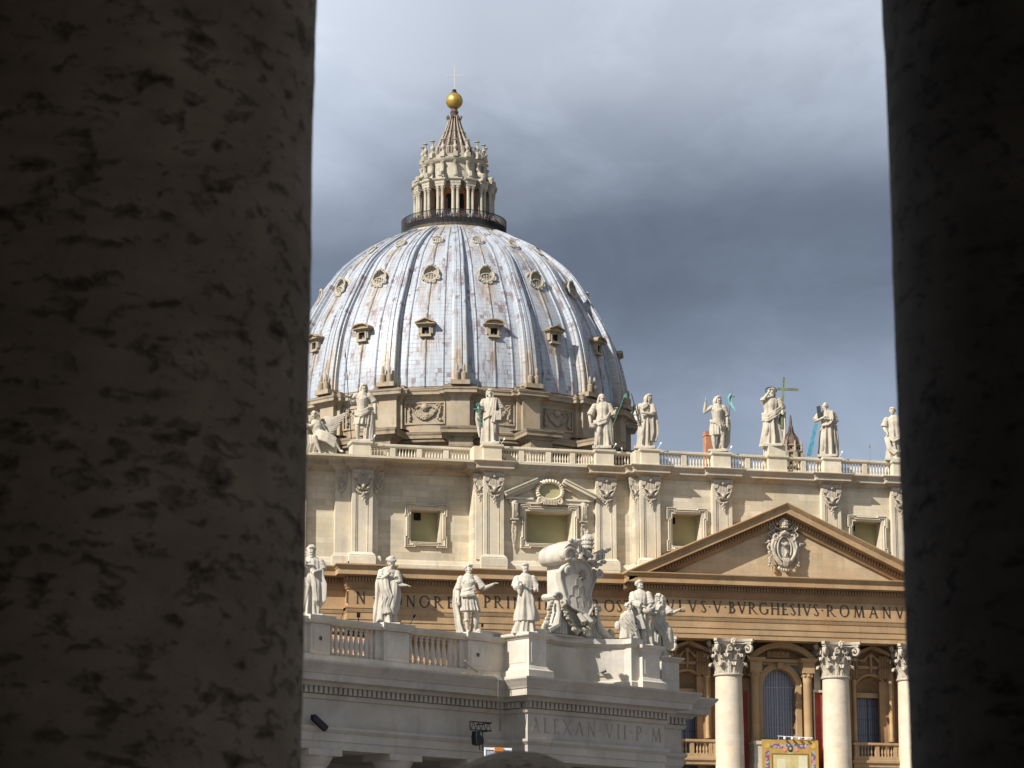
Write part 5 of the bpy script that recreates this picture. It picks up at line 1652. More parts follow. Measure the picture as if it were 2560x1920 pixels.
# parapet of the wing: base, pedestals, balusters, rail
def lmould(pts, prof, name, mat='wing_light'):
    return MB().mould([wp(*p) for p in pts], prof).build(name, mat, COLN)
lmould([(-40, b0 + 0.25), (-1.5, b0 + 0.25), (0.0, b0 + 0.22), (0.4, b0 + 0.22)], [(-1.0, 15.38), (0.08, 15.40), (0.08, 15.74), (0, 15.78), (-0.9, 15.79)], 'parapet_base')
b = MB(); b.M = WM
bl = MB(); baluster(bl, 1.36, 0.112)
balw = None
wb = []
peds = [(-12.13, -11.04), (-7.85, -6.36), (-2.7, -1.51)]
PB = lmould([(-40, b0 + 0.3), (0.3, b0 + 0.3)], [(-0.55, 17.12), (0.0, 17.12), (0.03, 17.16), (0.13, 17.24), (0.15, 17.27), (0.15, 17.38), (-0.7, 17.42), (-0.7, 17.16), (-0.55, 17.12)], 'balustrade')
for s0, s1 in peds:
    b = MB(); b.M = WM
    b.box(s0, s1, 1.15, 2.2, 15.75, 17.12)
    b.box(s0 + 0.16, s1 - 0.16, 1.135, 1.15, 15.95, 16.95)
    b.box(s0 - 0.35, s0, 1.35, 2.1, 15.75, 17.12); b.box(s1, s1 + 0.2, 1.35, 2.1, 15.75, 17.12)
    b.build('pedestal', 'wing_light', COLN)
b = MB(); b.M = WM
b.box(-1.5, 0.35, 1.28, 2.1, 15.75, 17.12)
b.box(-20, -13, 1.3, 2.1, 15.75, 17.12)
b.box(0.05, 0.35, 0.9, 1.6, 15.75, 17.3)
b.build('parapet_wall', 'wing_light', COLN)
for s0, s1 in peds:
    lmould([(s0 - 0.06, b0 - 0.6), (s0 - 0.06, b0 + 0.42), (s1 + 0.06, b0 + 0.42), (s1 + 0.06, b0 - 0.6)], [(0, 17.12), (0.12, 17.24), (0.14, 17.28), (0.14, 17.46), (-0.6, 17.48)], 'pedestal_cap')
    sm_ = (s0 + s1) / 2
    if s0 != -7.85:
        r_ = MB(); r_.tube([wp(sm_ + 0.06 * math.cos(t), b0 + 0.39, 16.45 + 0.07 * math.sin(t)) for t in [2 * PI * i / 12 for i in range(12)]], 0.022, 6, closed=True)
        r_.build('iron_ring', 'iron', COLN)
for s0, s1, n in ((-10.84, -8.2, 9), (-6.16, -3.05, 9)):
    for k in range(n):
        s = s0 + (s1 - s0) * (k + 0.5) / n
        if balw is None:
            balw = bl.build('baluster', 'wing_light', PB); o = balw
        else:
            o = inst(balw, PB)
        o.location = wp(s, b0 - 0.0, 15.78)

# attic parapet of the pavilion with a concave centre
def block(s0, s1, of, ob, z0, z1, cap, base, name='pedestal'):
    bb = MB()
    pts = [wp(s0, ob), wp(s0, of), wp(s1, of), wp(s1, ob)]
    prof = []
    if base:
        prof += [(0, 15.38), (0.24, 15.38), (0.24, 15.76), (0.1, 15.84), (0.04, 15.95), (0, 16.0)]
    else:
        prof += [(0, 15.38)]
    prof += [(0, cap[0]), (0.05, cap[0] + 0.03), (0.12, cap[0] + 0.12), (0.2, cap[0] + 0.15), (0.22, cap[0] + 0.2), (0.22, cap[1]), (-0.5, cap[1] + 0.02)]
    bb.mould(pts, prof)
    i = (s1 - s0) / 2
    bb.add([wp(s0 + 0.3, of - 0.3, cap[1] + 0.02), wp(s1 - 0.3, of - 0.3, cap[1] + 0.02), wp(s1 - 0.3, ob, cap[1] + 0.02), wp(s0 + 0.3, ob, cap[1] + 0.02)], [(0, 1, 2, 3)])
    o = bb.build(name, 'wing_light', COLN)
    f_ = MB(); f_.M = WM
    f_.box(s0 + 0.16, s1 - 0.16, -of - 0.018, -of, 16.15, cap[0] - 0.14)
    f_.box(s0 - 0.018, s0, -of + 0.2, -ob - 0.35, 16.15, cap[0] - 0.14)
    f_.build('panel', 'wing_light', o)
    return o
block(-0.29, 0.84, 0.4, -1.3, 15.4, 17.5, (17.23, 17.52), True)
block(7.33, 8.54, 0.4, -1.3, 15.4, 17.5, (17.23, 17.54), True)
block(10.0, 11.25, -0.85, -2.5, 15.4, 17.3, (17.06, 17.3), False)
arcp = []
c_s, c_o, rad = 3.85, 3.2, 4.75
for i in range(25):
    a = math.radians(-138 + 96 * i / 24)
    arcp.append((c_s + rad * math.cos(a) * 0.86, c_o + rad * math.sin(a)))
arcp = [(0.84, arcp[0][1])] + [p for p in arcp if 0.86 < p[0] < 6.74] + [(6.76, arcp[-1][1]), (6.76, 0.2), (7.33, 0.2)]
lmould(arcp, [(0.12, 15.38), (0.12, 15.72), (0, 15.8), (0, 17.38), (0.06, 17.42), (0.16, 17.5), (0.24, 17.55), (0.24, 17.8), (-0.9, 17.84)], 'curved_parapet')
b = MB(); b.M = WM; b.box(-0.5, 8.6, 1.4, 4.2, 15.4, 17.3); b.build('parapet_core', 'wing_light', COLN)

# terracotta roof behind the balustrade
b = MB(); b.M = WM
b.add([(-40, 2.6, 15.7), (-1.2, 2.6, 15.7), (-1.2, 9.5, 18.0), (-40, 9.5, 18.0), (-1.2, 15, 16.2), (-40, 15, 16.2)], [(0, 1, 2, 3), (3, 2, 4, 5)])
b.add([(-1.2, 2.6, 15.7), (-1.2, 15, 16.2), (-1.2, 9.5, 18.0)], [(0, 1, 2)])
b.build('tiled_roof', 'tile', COLN)

# small fittings on the colonnade
def place(o, s, off, z, rz=0.0):
    o.location = wp(s, off, z); o.rotation_euler = (0, 0, WA + rz)
t = thing('floodlight', 'long black floodlight tilted downward on the plain frieze beside the left column', 'lamp')
place(t, -11.75, b0 + 0.35, 12.93); t.scale = (0.72, 0.72, 0.72)
b = MB()
b.obox((0.25, 0, -0.28), Vector((0.52, 0, -0.34)), (0, 0.16, 0), Vector((0.09, 0, 0.15)))
b.build('housing', 'iron', t)
b = MB(); b.obox((-0.22, 0, 0.1), (0.13, 0, 0), (0, 0.13, 0), (0, 0, 0.09)); b.build('bracket', 'iron', t)
t = thing('bracket_lamp', 'black floodlight under a small lattice bracket on the frieze left of the inscription', 'lamp')
place(t, -2.15, b0 + 1.25, 13.13); t.scale = (0.84, 0.84, 0.84)
b = MB()
for z in (0.12, -0.32):
    b.cyl((-1.5, 0, z), (0.1, 0, z + 0.02), 0.03, 6)
for k in range(4):
    x = -1.42 + 0.37 * k
    b.cyl((x, 0, -0.32), (x + 0.18, 0, 0.12), 0.02, 5); b.cyl((x + 0.18, 0, 0.12), (x + 0.37, 0, -0.32), 0.02, 5)
b.cyl((-1.5, 0, -0.32), (-1.5, 0, 0.12), 0.03, 6)
for x in (0.05, 0.27):
    b.cyl((x, 0.9, -1.3), (x, 0.9, -0.2), 0.03, 6)
b.cyl((0.1, 0, -0.3), (0.1, 1.25, -0.3), 0.03, 6); b.cyl((0.1, 0, 0.12), (0.1, 1.25, 0.12), 0.03, 6)
b.build('lattice_arm', 'iron', t)
b = MB()
b.prism([(-1.15, -0.38), (-0.95, -0.38), (-0.92, -0.55), (-0.62, -0.8), (-0.66, -1.05), (-0.9, -1.15), (-1.15, -1.1), (-1.2, -0.7)], (0, -0.18, 0), (1, 0, 0), (0, 0, 1), (0, 0.4, 0))
b.build('housing', 'iron', t)
b = MB()
for dx in (0.0, 0.09, 0.17, -0.08):
    pts = [wp(-1.95 + dx, b0 + 0.6, 15.5), wp(-1.75 + dx, b0 + 1.2, 15.47), wp(-1.72 + dx, b0 + 1.42, 15.25), wp(-1.66 + dx * 1.2, b0 + 1.36, 14.6), wp(-1.55 + dx * 0.5, b0 + 1.25, 13.8), wp(-1.5 + dx * 0.5, b0 + 1.22, 12.9)]
    b.tube(pts, 0.014, 5)
tag(b.build('cable', 'cable'), 'bundle of thin grey cables hanging over the cornice left of the pavilion corner', 'cable')
b = MB()
b.tube([wp(-1.6, b0 - 0.2, 17.56), wp(0.2, b0 - 0.6, 17.6)], 0.17, 10)
b.sph(wp(-1.62, b0 - 0.2, 17.56), 0.26, 9, 6)
tag(b.build('stone_gutter', 'wing_light'), 'stone gutter with carved end lying on the parapet beside the soldier statue', 'gutter')
b = MB()
b.tube([wp(-3.1, b0 + 0.55, 16.1), wp(-2.75, b0 + 0.7, 15.75), wp(-2.5, b0 + 0.75, 15.62)], 0.1, 8, flat=0.5)
tag(b.build('folded_umbrella', 'cable'), 'narrow grey bundle leaning on the parapet base beside the last baluster', 'bundle')
b = MB()
rw_ = random.Random(4)
for k in range(60):
    s = rw_.uniform(-3.6, -1.7)
    p = Vector(wp(s, b0 + rw_.uniform(0.7, 1.1), 15.42))
    b.tube([p, p + Vector((rw_.uniform(-0.15, 0.15), rw_.uniform(-0.1, 0.1), rw_.uniform(0.02, 0.10)))], [0.012, 0.004], 4)
o = tag(b.build('weeds', 'weed'), 'dry weeds growing along the top of the cornice', 'weeds'); o['kind'] = 'stuff'
def spot(base, tip, label, mat='iron', r=0.04, group=None):
    bb = MB()
    v = Vector(tip) - Vector(base)
    bb.cyl(base, tip, r * 0.35, 5)
    bb.obox(tip, v.normalized() * r * 1.8, v.orthogonal().normalized() * r, v.cross(v.orthogonal()).normalized() * r)
    return tag(bb.build('spotlight', mat), label, 'lamp', group)
spot(wp(-9.9, b0 - 0.3, 17.4), wp(-9.75, b0 - 0.2, 17.95), 'small dark spotlight on the balustrade right of the leftmost stone saint', group='colonnade spotlights')
spot(wp(-9.0, b0 - 0.1, 17.4), wp(-9.0, b0 - 0.1, 17.75), 'round dark lamp on the rail left of the turbaned statue', r=0.06, group='colonnade spotlights')
spot(wp(-5.9, b0 - 0.2, 17.45), wp(-5.65, b0 - 0.1, 18.0), 'small dark spotlight tilted beside the feet of the turbaned statue', group='colonnade spotlights')
spot(wp(-1.35, b0 - 0.2, 17.5), wp(-1.3, b0 - 0.2, 17.95), 'small dark spotlight behind the soldier statue', group='colonnade spotlights')
spot(wp(4.6, -1.5, 17.84), wp(4.75, -1.05, 17.98), 'grey lamp at the rim of the curved parapet below the sculpted shield', 'cable', 0.06, group='colonnade spotlights')
spot(wp(5.6, -1.0, 16.1), wp(5.8, -0.75, 16.25), 'grey square lamp in the sunlit corner of the curved parapet', 'cable', 0.075, group='colonnade spotlights')

# white framed board with an orange lamp, on a mast in the square
t = thing('signal_board', 'white framed grey board with an orange lamp above the rounded stone', 'board', wp(-5.5, 3.0, 0.42), rz=math.radians(6))
b = MB()
for z in (10.55, 11.25):
    b.box(-0.02, 1.25, -0.03, 0.03, z, z + 0.05)
for x in (0.0, 1.2):
    b.box(x - 0.03, x + 0.03, -0.031, 0.031, 10.5, 11.3)
b.box(-0.02, 1.25, -0.04, 0.04, 11.22, 11.32)
b.build('frame', 'white_paint', t)
b = MB(); b.box(0.03, 1.17, -0.01, 0.01, 10.6, 11.22); b.build('panel', 'grey_panel', t)
b = MB(); b.box(0.42, 0.82, -0.09, 0.09, 11.16, 11.33); b.build('lamp', 'orange_paint', t)
b = MB(); b.cyl((0.6, 0.06, 0), (0.6, 0.06, 11.2), 0.05, 8); b.box(0.2, 1.0, -0.3, 0.4, 0.0, 0.12); b.build('mast', 'cable', t)
# ================================================================== STATUES
def robe(mb, rings, seed=0, n=84, lev=46, k=(7, 11, 4)):
    r = random.Random(seed)
    ph = [r.uniform(0, 6.28) for _ in range(3)]
    tw = [r.uniform(-5, 5) for _ in range(3)]
    zs = [q[0] for q in rings]
    vs = []
    for i in range(lev):
        z = zs[0] + (zs[-1] - zs[0]) * i / (lev - 1)
        j = 0
        while j < len(rings) - 2 and z > rings[j + 1][0]:
            j += 1
        a, b = rings[j], rings[j + 1]
        t = (z - a[0]) / (b[0] - a[0]); t = max(0, min(1, t)); t = t * t * (3 - 2 * t)
        cx, cy, rx, ry, am = [a[q] + (b[q] - a[q]) * t for q in range(1, 6)]
        for m_ in range(n):
            th = 2 * PI * m_ / n
            f = 0.8 * (1 - 2 * abs(math.sin((k[0] * th + ph[0] + tw[0] * z) / 2.0))) + 0.5 * math.cos(k[1] * th + ph[1] + tw[1] * z) + 0.3 * math.cos(k[2] * th + ph[2] + tw[2] * z)
            s_ = 1 + am * f
            vs.append((cx + rx * s_ * math.cos(th), cy + ry * s_ * math.sin(th), z))
    fs = []
    for i in range(lev - 1):
        for m_ in range(n):
            m2 = (m_ + 1) % n
            fs.append((i * n + m_, i * n + m2, (i + 1) * n + m2, (i + 1) * n + m_))
    fs.append(tuple(range(n - 1, -1, -1))); fs.append(tuple((lev - 1) * n + q for q in range(n)))
    mb.add(vs, fs, True)

def limb(mb, pts, rad, n=10):
    mb.tube(pts, rad, n)
    mb.sph(pts[0], rad[0], 10, 7); mb.sph(pts[-1], rad[-1], 10, 7)

def hand(mb, w_, d, up=(0, 0, 1), curl=0.35, point=False):
    w_, d, up = Vector(w_), unit(d), Vector(up)
    sd = d.cross(up); sd = sd.normalized() if sd.length > 1e-4 else Vector((1, 0, 0))
    up = sd.cross(d).normalized()
    R = Matrix((sd, d, up)).transposed()
    mb.sph(w_ + d * 0.022, (0.022, 0.028, 0.013), 8, 6, R)
    for i, (off, ln) in enumerate(((-0.016, 0.034), (-0.0055, 0.042), (0.0055, 0.039), (0.016, 0.030))):
        c = 0.05 if (point and i == 3) else curl + 0.08 * i
        ln = 0.05 if (point and i == 3) else ln
        p0 = w_ + d * 0.042 + sd * off
        p1 = p0 + (d * math.cos(c) - up * math.sin(c)) * ln * 0.55
        p2 = p1 + (d * math.cos(c * 2.2) - up * math.sin(c * 2.2)) * ln * 0.5
        mb.tube([p0, p1, p2], [0.0075, 0.007, 0.0055], 6)
    t0 = w_ + d * 0.015 + sd * 0.02
    mb.tube([t0, t0 + sd * 0.02 + d * 0.014, t0 + sd * 0.026 + d * 0.034 - up * 0.006], [0.009, 0.0085, 0.0065], 6)

def arm(mb, sh, el, wr, sleeve=0.0, full=False, hdir=None, point=False, curl=0.35):
    sh, el, wr = Vector(sh), Vector(el), Vector(wr)
    limb(mb, [sh, (sh + el) / 2, el], [0.040, 0.037, 0.030])
    limb(mb, [el, el.lerp(wr, 0.35), wr], [0.030, 0.031, 0.019])
    if sleeve:
        mb.tube([sh + Vector((0, 0, 0.01)), (sh + el) / 2, el.lerp(sh, 0.1)], [0.050, sleeve, sleeve * 1.12], 12)
        for q in (0.35, 0.6, 0.85):
            p = sh.lerp(el, q)
            mb.sph(p, (sleeve * 1.12, sleeve * 1.12, 0.014), 10, 6)
    if full:
        mb.tube([el, el.lerp(wr, 0.5), el.lerp(wr, 0.8)], [sleeve, sleeve * 1.05, sleeve * 0.95], 10)
        mb.tube([el.lerp(wr, 0.55), el.lerp(wr, 0.6) - Vector((0, 0, 0.13))], [sleeve * 0.9, 0.02], 8)
    hand(mb, wr, hdir if hdir else (wr - el), curl=curl, point=point)

def head(mb, c, turn=0.0, tilt=0.0, hair='short', beard=0.0, seed=0, s=1.0):
    r = random.Random(seed + 50)
    M_ = Matrix.Translation(c) @ Matrix.Rotation(turn, 4, 'Z') @ Matrix.Rotation(tilt, 4, 'X') @ Matrix.Scale(s, 4)
    old = mb.M; mb.M = M_
    mb.sph((0, 0.004, 0.008), (0.045, 0.055, 0.060), 14, 10)
    mb.sph((0, -0.014, -0.030), (0.034, 0.040, 0.040), 12, 8)
    mb.tube([(0, -0.050, 0.022), (0, -0.066, -0.006), (0, -0.060, -0.012)], [0.006, 0.0105, 0.008], 7)      # nose
    mb.tube([(-0.032, -0.046, 0.018), (0, -0.056, 0.024), (0.032, -0.046, 0.018)], [0.007, 0.008, 0.007], 7)  # brow
    for sg in (-1, 1):
        mb.sph((sg * 0.022, -0.045, -0.010), (0.014, 0.012, 0.012), 7, 5)          # cheek
        mb.sph((sg * 0.018, -0.048, 0.006), (0.008, 0.006, 0.005), 7, 5)           # eye
        mb.sph((sg * 0.046, 0.004, 0.0), (0.008, 0.014, 0.020), 7, 5)              # ear
    mb.tube([(-0.014, -0.051, -0.032), (0, -0.055, -0.030), (0.014, -0.051, -0.032)], [0.004, 0.006, 0.004], 6)
    if hair in ('short', 'long', 'curly'):
        nn = 60 if hair == 'curly' else 44
        for i in range(nn):
            a = r.uniform(-0.15, PI + 0.15); b_ = r.uniform(0.0, 1.35)
            p = (0.050 * math.cos(a) * math.cos(b_), 0.058 * max(-0.25, math.sin(a)) * math.cos(b_) + (-0.026 if b_ > 0.75 else 0.004), 0.010 + 0.060 * math.sin(b_))
            mb.sph(p, r.uniform(0.012, 0.020) * (1.15 if hair == 'curly' else 1), 6, 5)
        for i in range(9):
            mb.sph((-0.036 + 0.009 * i, -0.040 - 0.006 * math.sin(PI * i / 8), 0.046 + 0.008 * math.sin(PI * i / 8)), 0.013, 6, 5)
    if hair == 'long':
        for sg in (-1, 1):
            for i in range(4):
                y = -0.018 + 0.02 * i
                mb.tube([(sg * 0.046, y, 0.03), (sg * 0.058, y + 0.004, -0.02), (sg * 0.054, y + r.uniform(-0.01, 0.01), -0.075 - 0.01 * i)], [0.014, 0.018, 0.010], 7)
        mb.sph((0, 0.045, -0.03), (0.045, 0.022, 0.06), 10, 7)
    if hair == 'hood':
        mb.sph((0, 0.012, 0.016), (0.060, 0.062, 0.062), 14, 10)
        for sg in (-1, 1):
            mb.tube([(sg * 0.050, -0.012, 0.03), (sg * 0.060, 0.0, -0.03), (sg * 0.066, 0.01, -0.11)], [0.020, 0.024, 0.030], 8)
    if hair == 'turban':
        mb.tube([(0.046 * math.cos(t), 0.004 + 0.055 * math.sin(t), 0.030 + 0.010 * math.cos(t * 2)) for t in [2 * PI * i / 18 for i in range(18)]], 0.026, 9, closed=True)
        mb.sph((0, 0.006, 0.052), (0.050, 0.056, 0.036), 12, 8)
        mb.tube([(-0.04, -0.03, 0.05), (0.02, -0.02, 0.085), (0.05, 0.03, 0.05)], 0.012, 7)
    if hair == 'bald':
        for i in range(20):
            a = r.uniform(-0.1, PI + 0.1)
            mb.sph((0.048 * math.cos(a), 0.056 * max(0, math.sin(a)), r.uniform(-0.03, 0.02)), r.uniform(0.012, 0.018), 6, 5)
    if beard:
        for i in range(int(20 + 160 * beard)):
            f = r.random()
            wd = 0.030 * (1 - 0.6 * f)
            mb.sph((r.uniform(-wd, wd), -0.040 + r.uniform(-0.012, 0.008) + 0.006 * f, -0.036 - beard * f), r.uniform(0.009, 0.014), 6, 4)
        for sg in (-1, 1):
            mb.sph((sg * 0.032, -0.024, -0.030), 0.016, 6, 5)
    mb.M = old
    c = Vector(c)
    limb(mb, [c + Vector((0, 0.006, -0.03)), c + Vector((0, 0.012, -0.11))], [0.028, 0.036])

def drape(mb, pts, wv, n=5, r=0.016, seed=0):
    q = random.Random(seed)
    wv = Vector(wv)
    for j in range(n):
        f = j / max(1, n - 1) - 0.5
        off = wv * f
        mb.tube([Vector(p) + off + Vector((q.uniform(-1, 1), q.uniform(-1, 1), q.uniform(-1, 1))) * 0.006 for p in pts], [r * q.uniform(0.8, 1.2) for _ in pts], 8)

def torso(mb, cx=0.0, nude=True, lean=0.0):
    limb(mb, [(cx, 0, 0.50), (cx + lean * 0.3, -0.004, 0.60), (cx + lean * 0.7, -0.008, 0.72), (cx + lean, 0, 0.80)], [0.098, 0.088, 0.108, 0.085], 16)
    for sg in (-1, 1):
        mb.sph((cx + lean * 0.8 + sg * 0.048, -0.070, 0.748), (0.052, 0.036, 0.036), 10, 7)
        mb.sph((cx + lean + sg * 0.105, 0, 0.808), (0.045, 0.042, 0.040), 10, 7)
    for zz in (0.585, 0.625, 0.665):
        for sg in (-1, 1):
            mb.sph((cx + lean * 0.4 + sg * 0.024, -0.078, zz), (0.024, 0.014, 0.018), 8, 6)

def leg(mb, hip, kn, an, toe):
    hip, kn, an, toe = map(Vector, (hip, kn, an, toe))
    limb(mb, [hip, hip.lerp(kn, 0.5), kn], [0.064, 0.056, 0.040], 12)
    limb(mb, [kn, kn.lerp(an, 0.3), an.lerp(kn, 0.15), an], [0.040, 0.043, 0.026, 0.022], 12)
    mb.tube([an - Vector((0, -0.02, 0.01)), an.lerp(toe, 0.6), toe], [0.022, 0.024, 0.016], 8)

FULL = [(0.0, 0, 0.01, 0.155, 0.135, 0.26), (0.06, 0, 0.01, 0.150, 0.130, 0.26), (0.25, 0, 0.005, 0.138, 0.118, 0.23), (0.42, 0, 0, 0.128, 0.108, 0.18), (0.54, 0, 0, 0.120, 0.098, 0.11),
        (0.62, 0, 0, 0.104, 0.086, 0.06), (0.72, 0, -0.004, 0.120, 0.094, 0.05), (0.79, 0, 0, 0.128, 0.082, 0.03), (0.83, 0, 0, 0.095, 0.066, 0.0), (0.86, 0, 0.005, 0.045, 0.045, 0)]
def rings(base, sx=1.0, dx=0.0, lean=0.0, amp=1.0, z0=0.0):
    return [(z, cx + dx + lean * z, cy, rx * sx, ry * sx, a * amp) for z, cx, cy, rx, ry, a in base if z >= z0]

def finish(mb, name, mat, label, loc, H, turn, cat='statue', group=None, vox=0.0052):
    me = bpy.data.meshes.new(name)
    me.from_pydata([tuple(c * H for c in p) for p in mb.v], [], mb.f)
    me.update()
    tmp = bpy.data.objects.new('tmp', me)
    COL.objects.link(tmp)
    m1 = tmp.modifiers.new('r', 'REMESH'); m1.mode = 'VOXEL'; m1.voxel_size = vox * H; m1.use_smooth_shade = True
    m2 = tmp.modifiers.new('s', 'SMOOTH'); m2.factor = 0.4; m2.iterations = 2
    dg = bpy.context.evaluated_depsgraph_get()
    out = bpy.data.meshes.new_from_object(tmp.evaluated_get(dg))
    bpy.data.objects.remove(tmp)
    bpy.data.meshes.remove(me)
    out.name = name
    out.materials.clear()
    out.materials.append(MAT[mat])
    out.polygons.foreach_set('use_smooth', [True] * len(out.polygons))
    o = bpy.data.objects.new(name, out)
    COL.objects.link(o)
    o.location = loc
    o.rotation_euler = (0, 0, turn)
    tag(o, label, cat, group)
    return o

def attach(o, H, builder, name, mat):
    b = MB(); b.M = Matrix.Scale(H, 4)
    builder(b)
    return b.build(name, mat, o)

def rock(mb, sx=0.17, sy=0.15, h=0.035):
    mb.box(-sx, sx, -sy, sy, -0.012, h)

GF = 'marble saints along the facade attic'
GC = 'stone saints on the colonnade'
TF, TW = -0.345, -0.27
ZS = 53.44

# --- armoured saint with a tall lance (left end)
H = 5.95; m_ = MB(); rock(m_)
torso(m_, 0.0)
head(m_, (0.02, -0.01, 0.925), 0.35, 0.1, 'long', 0.05, 1)
arm(m_, (-0.105, 0, 0.81), (-0.175, 0.01, 0.68), (-0.195, -0.05, 0.76), 0.048, curl=1.3)
arm(m_, (0.11, 0, 0.81), (0.20, 0.02, 0.68), (0.215, -0.04, 0.545), 0.052)
robe(m_, [(0.30, -0.01, 0, 0.135, 0.115, 0.16), (0.42, 0, 0, 0.125, 0.105, 0.12), (0.54, 0, 0, 0.105, 0.09, 0.05)], 4, k=(14, 9, 5))
leg(m_, (-0.045, 0, 0.5), (-0.075, -0.045, 0.27), (-0.075, -0.01, 0.045), (-0.09, -0.09, 0.03))
leg(m_, (0.05, 0, 0.5), (0.06, -0.02, 0.27), (0.05, 0.02, 0.045), (0.07, -0.06, 0.03))
robe(m_, [(0.0, 0.10, 0.04, 0.085, 0.09, 0.25), (0.2, 0.105, 0.035, 0.09, 0.09, 0.22), (0.42, 0.13, 0.02, 0.07, 0.085, 0.2), (0.56, 0.13, 0.01, 0.05, 0.07, 0.12)], 6, k=(6, 9, 4))
drape(m_, [(-0.12, -0.06, 0.50), (0.0, -0.115, 0.47), (0.10, -0.09, 0.53), (0.17, -0.02, 0.56)], (0.0, 0.0, 0.07), 4, 0.018, 3)
drape(m_, [(0.12, -0.03, 0.78), (0.19, 0.03, 0.62), (0.20, 0.05, 0.4)], (0.04, 0.03, 0), 3, 0.022, 5)
s1 = finish(m_, 'saint_statue', 'statue', 'armoured marble saint grasping a very tall lance, beside the reclining angel', (-41.84, 3.0, ZS), H, TF, group=GF)
def f(b):
    b.cyl((-0.17, -0.07, 0.03), (-0.285, -0.08, 1.52), 0.0085, 8, 0.006)
    b.cyl((-0.285, -0.08, 1.44), (-0.292, -0.08, 1.60), 0.012, 6, 0.001)
    b.tube([(-0.30, -0.08, 0.81), (-0.285, -0.08, 0.775), (-0.23, -0.08, 0.765), (-0.17, -0.08, 0.78), (-0.155, -0.08, 0.81)], 0.009, 6)
attach(s1, H, f, 'lance', 'dark_bronze')

# --- bearded saint with book and green key
H = 5.65; m_ = MB(); rock(m_)
robe(m_, rings(FULL, 1.0), 11, k=(8, 13, 5))
head(m_, (-0.01, -0.015, 0.925), 0.1, 0.0, 'long', 0.06, 2)
arm(m_, (-0.11, 0, 0.80), (-0.19, 0.0, 0.62), (-0.20, -0.06, 0.50), 0.056, curl=1.2, hdir=(0.1, -0.2, -0.9))
arm(m_, (0.11, 0, 0.80), (0.19, 0.02, 0.63), (0.15, -0.09, 0.57), 0.062, curl=0.8)
m_.box(0.09, 0.20, -0.13, -0.08, 0.42, 0.585)
m_.tube([(-0.21, -0.05, 0.60), (-0.225, -0.02, 0.45), (-0.19, -0.01, 0.14)], [0.05, 0.045, 0.018], 9)
drape(m_, [(0.06, -0.07, 0.82), (0.03, -0.11, 0.66), (0.0, -0.12, 0.50), (-0.10, -0.08, 0.46)], (0.05, 0, 0.02), 4, 0.016, 8)
drape(m_, [(0.09, -0.05, 0.83), (0.075, -0.11, 0.65), (0.06, -0.13, 0.38)], (0.045, 0, 0), 3, 0.015, 9)
leg(m_, (0.05, 0, 0.5), (0.075, -0.085, 0.27), (0.07, -0.05, 0.05), (0.09, -0.15, 0.04))
s2 = finish(m_, 'saint_statue', 'statue', 'long-robed bearded marble saint holding a book and a green key before the dome', (-29.15, 1.6, ZS + 0.12), H, TF, group=GF)
def f(b):
    b.cyl((-0.20, -0.10, 0.72), (-0.165, -0.09, 0.33), 0.016, 7, 0.012)
    b.cyl((-0.29, -0.10, 0.625), (-0.11, -0.10, 0.635), 0.011, 7)
    b.tube([(-0.205 + 0.03 * math.cos(t), -0.10, 0.70 + 0.03 * math.sin(t)) for t in [2 * PI * i / 12 for i in range(12)]], 0.009, 6, closed=True)
    b.cyl((-0.245, -0.10, 0.58), (-0.20, -0.10, 0.60), 0.010, 6)
attach(s2, H, f, 'key', 'verdigris')

# --- hooded saint with axe-headed staff and bowl
H = 5.65; m_ = MB(); rock(m_)
robe(m_, rings(FULL, 0.98, 0.02), 21, k=(7, 12, 5))
head(m_, (0.0, -0.02, 0.92), 0.45, 0.12, 'hood', 0.08, 3)
arm(m_, (-0.12, 0, 0.79), (-0.22, 0.0, 0.60), (-0.20, -0.06, 0.42), 0.060, curl=1.1, hdir=(0.3, -0.3, -0.8))
arm(m_, (0.12, 0, 0.79), (0.21, -0.01, 0.58), (0.255, -0.07, 0.69), 0.055, curl=1.3)
m_.lathe([(0.0, 0.36), (0.04, 0.37), (0.065, 0.43), (0.06, 0.435), (0.0, 0.40)], 14, (-0.14, -0.11))
drape(m_, [(-0.15, -0.07, 0.44), (-0.04, -0.13, 0.46), (0.08, -0.11, 0.50), (0.14, -0.05, 0.60)], (0.01, 0, 0.09), 5, 0.017, 13)
leg(m_, (-0.05, -0.02, 0.5), (-0.05, -0.11, 0.28), (-0.10, -0.08, 0.05), (-0.13, -0.16, 0.03))
drape(m_, [(0.12, -0.05, 0.55), (0.14, -0.06, 0.35), (0.15, -0.04, 0.05)], (0.08, 0.05, 0), 4, 0.022, 15)
s3 = finish(m_, 'saint_statue', 'statue', 'hooded marble saint with a bowl and a thin axe-headed staff before the dome edge', (-17.6, 1.6, ZS + 0.25), H, TF, group=GF)
def f(b):
    b.cyl((0.16, -0.09, 0.30), (0.415, -0.10, 0.95), 0.006, 6)
    b.prism([(0.385, 0.93), (0.43, 0.985), (0.45, 0.95), (0.455, 0.90), (0.415, 0.90)], (0, -0.105, 0), (1, 0, 0), (0, 0, 1), (0, 0.014, 0))
attach(s3, H, f, 'axe_staff', 'verdigris')

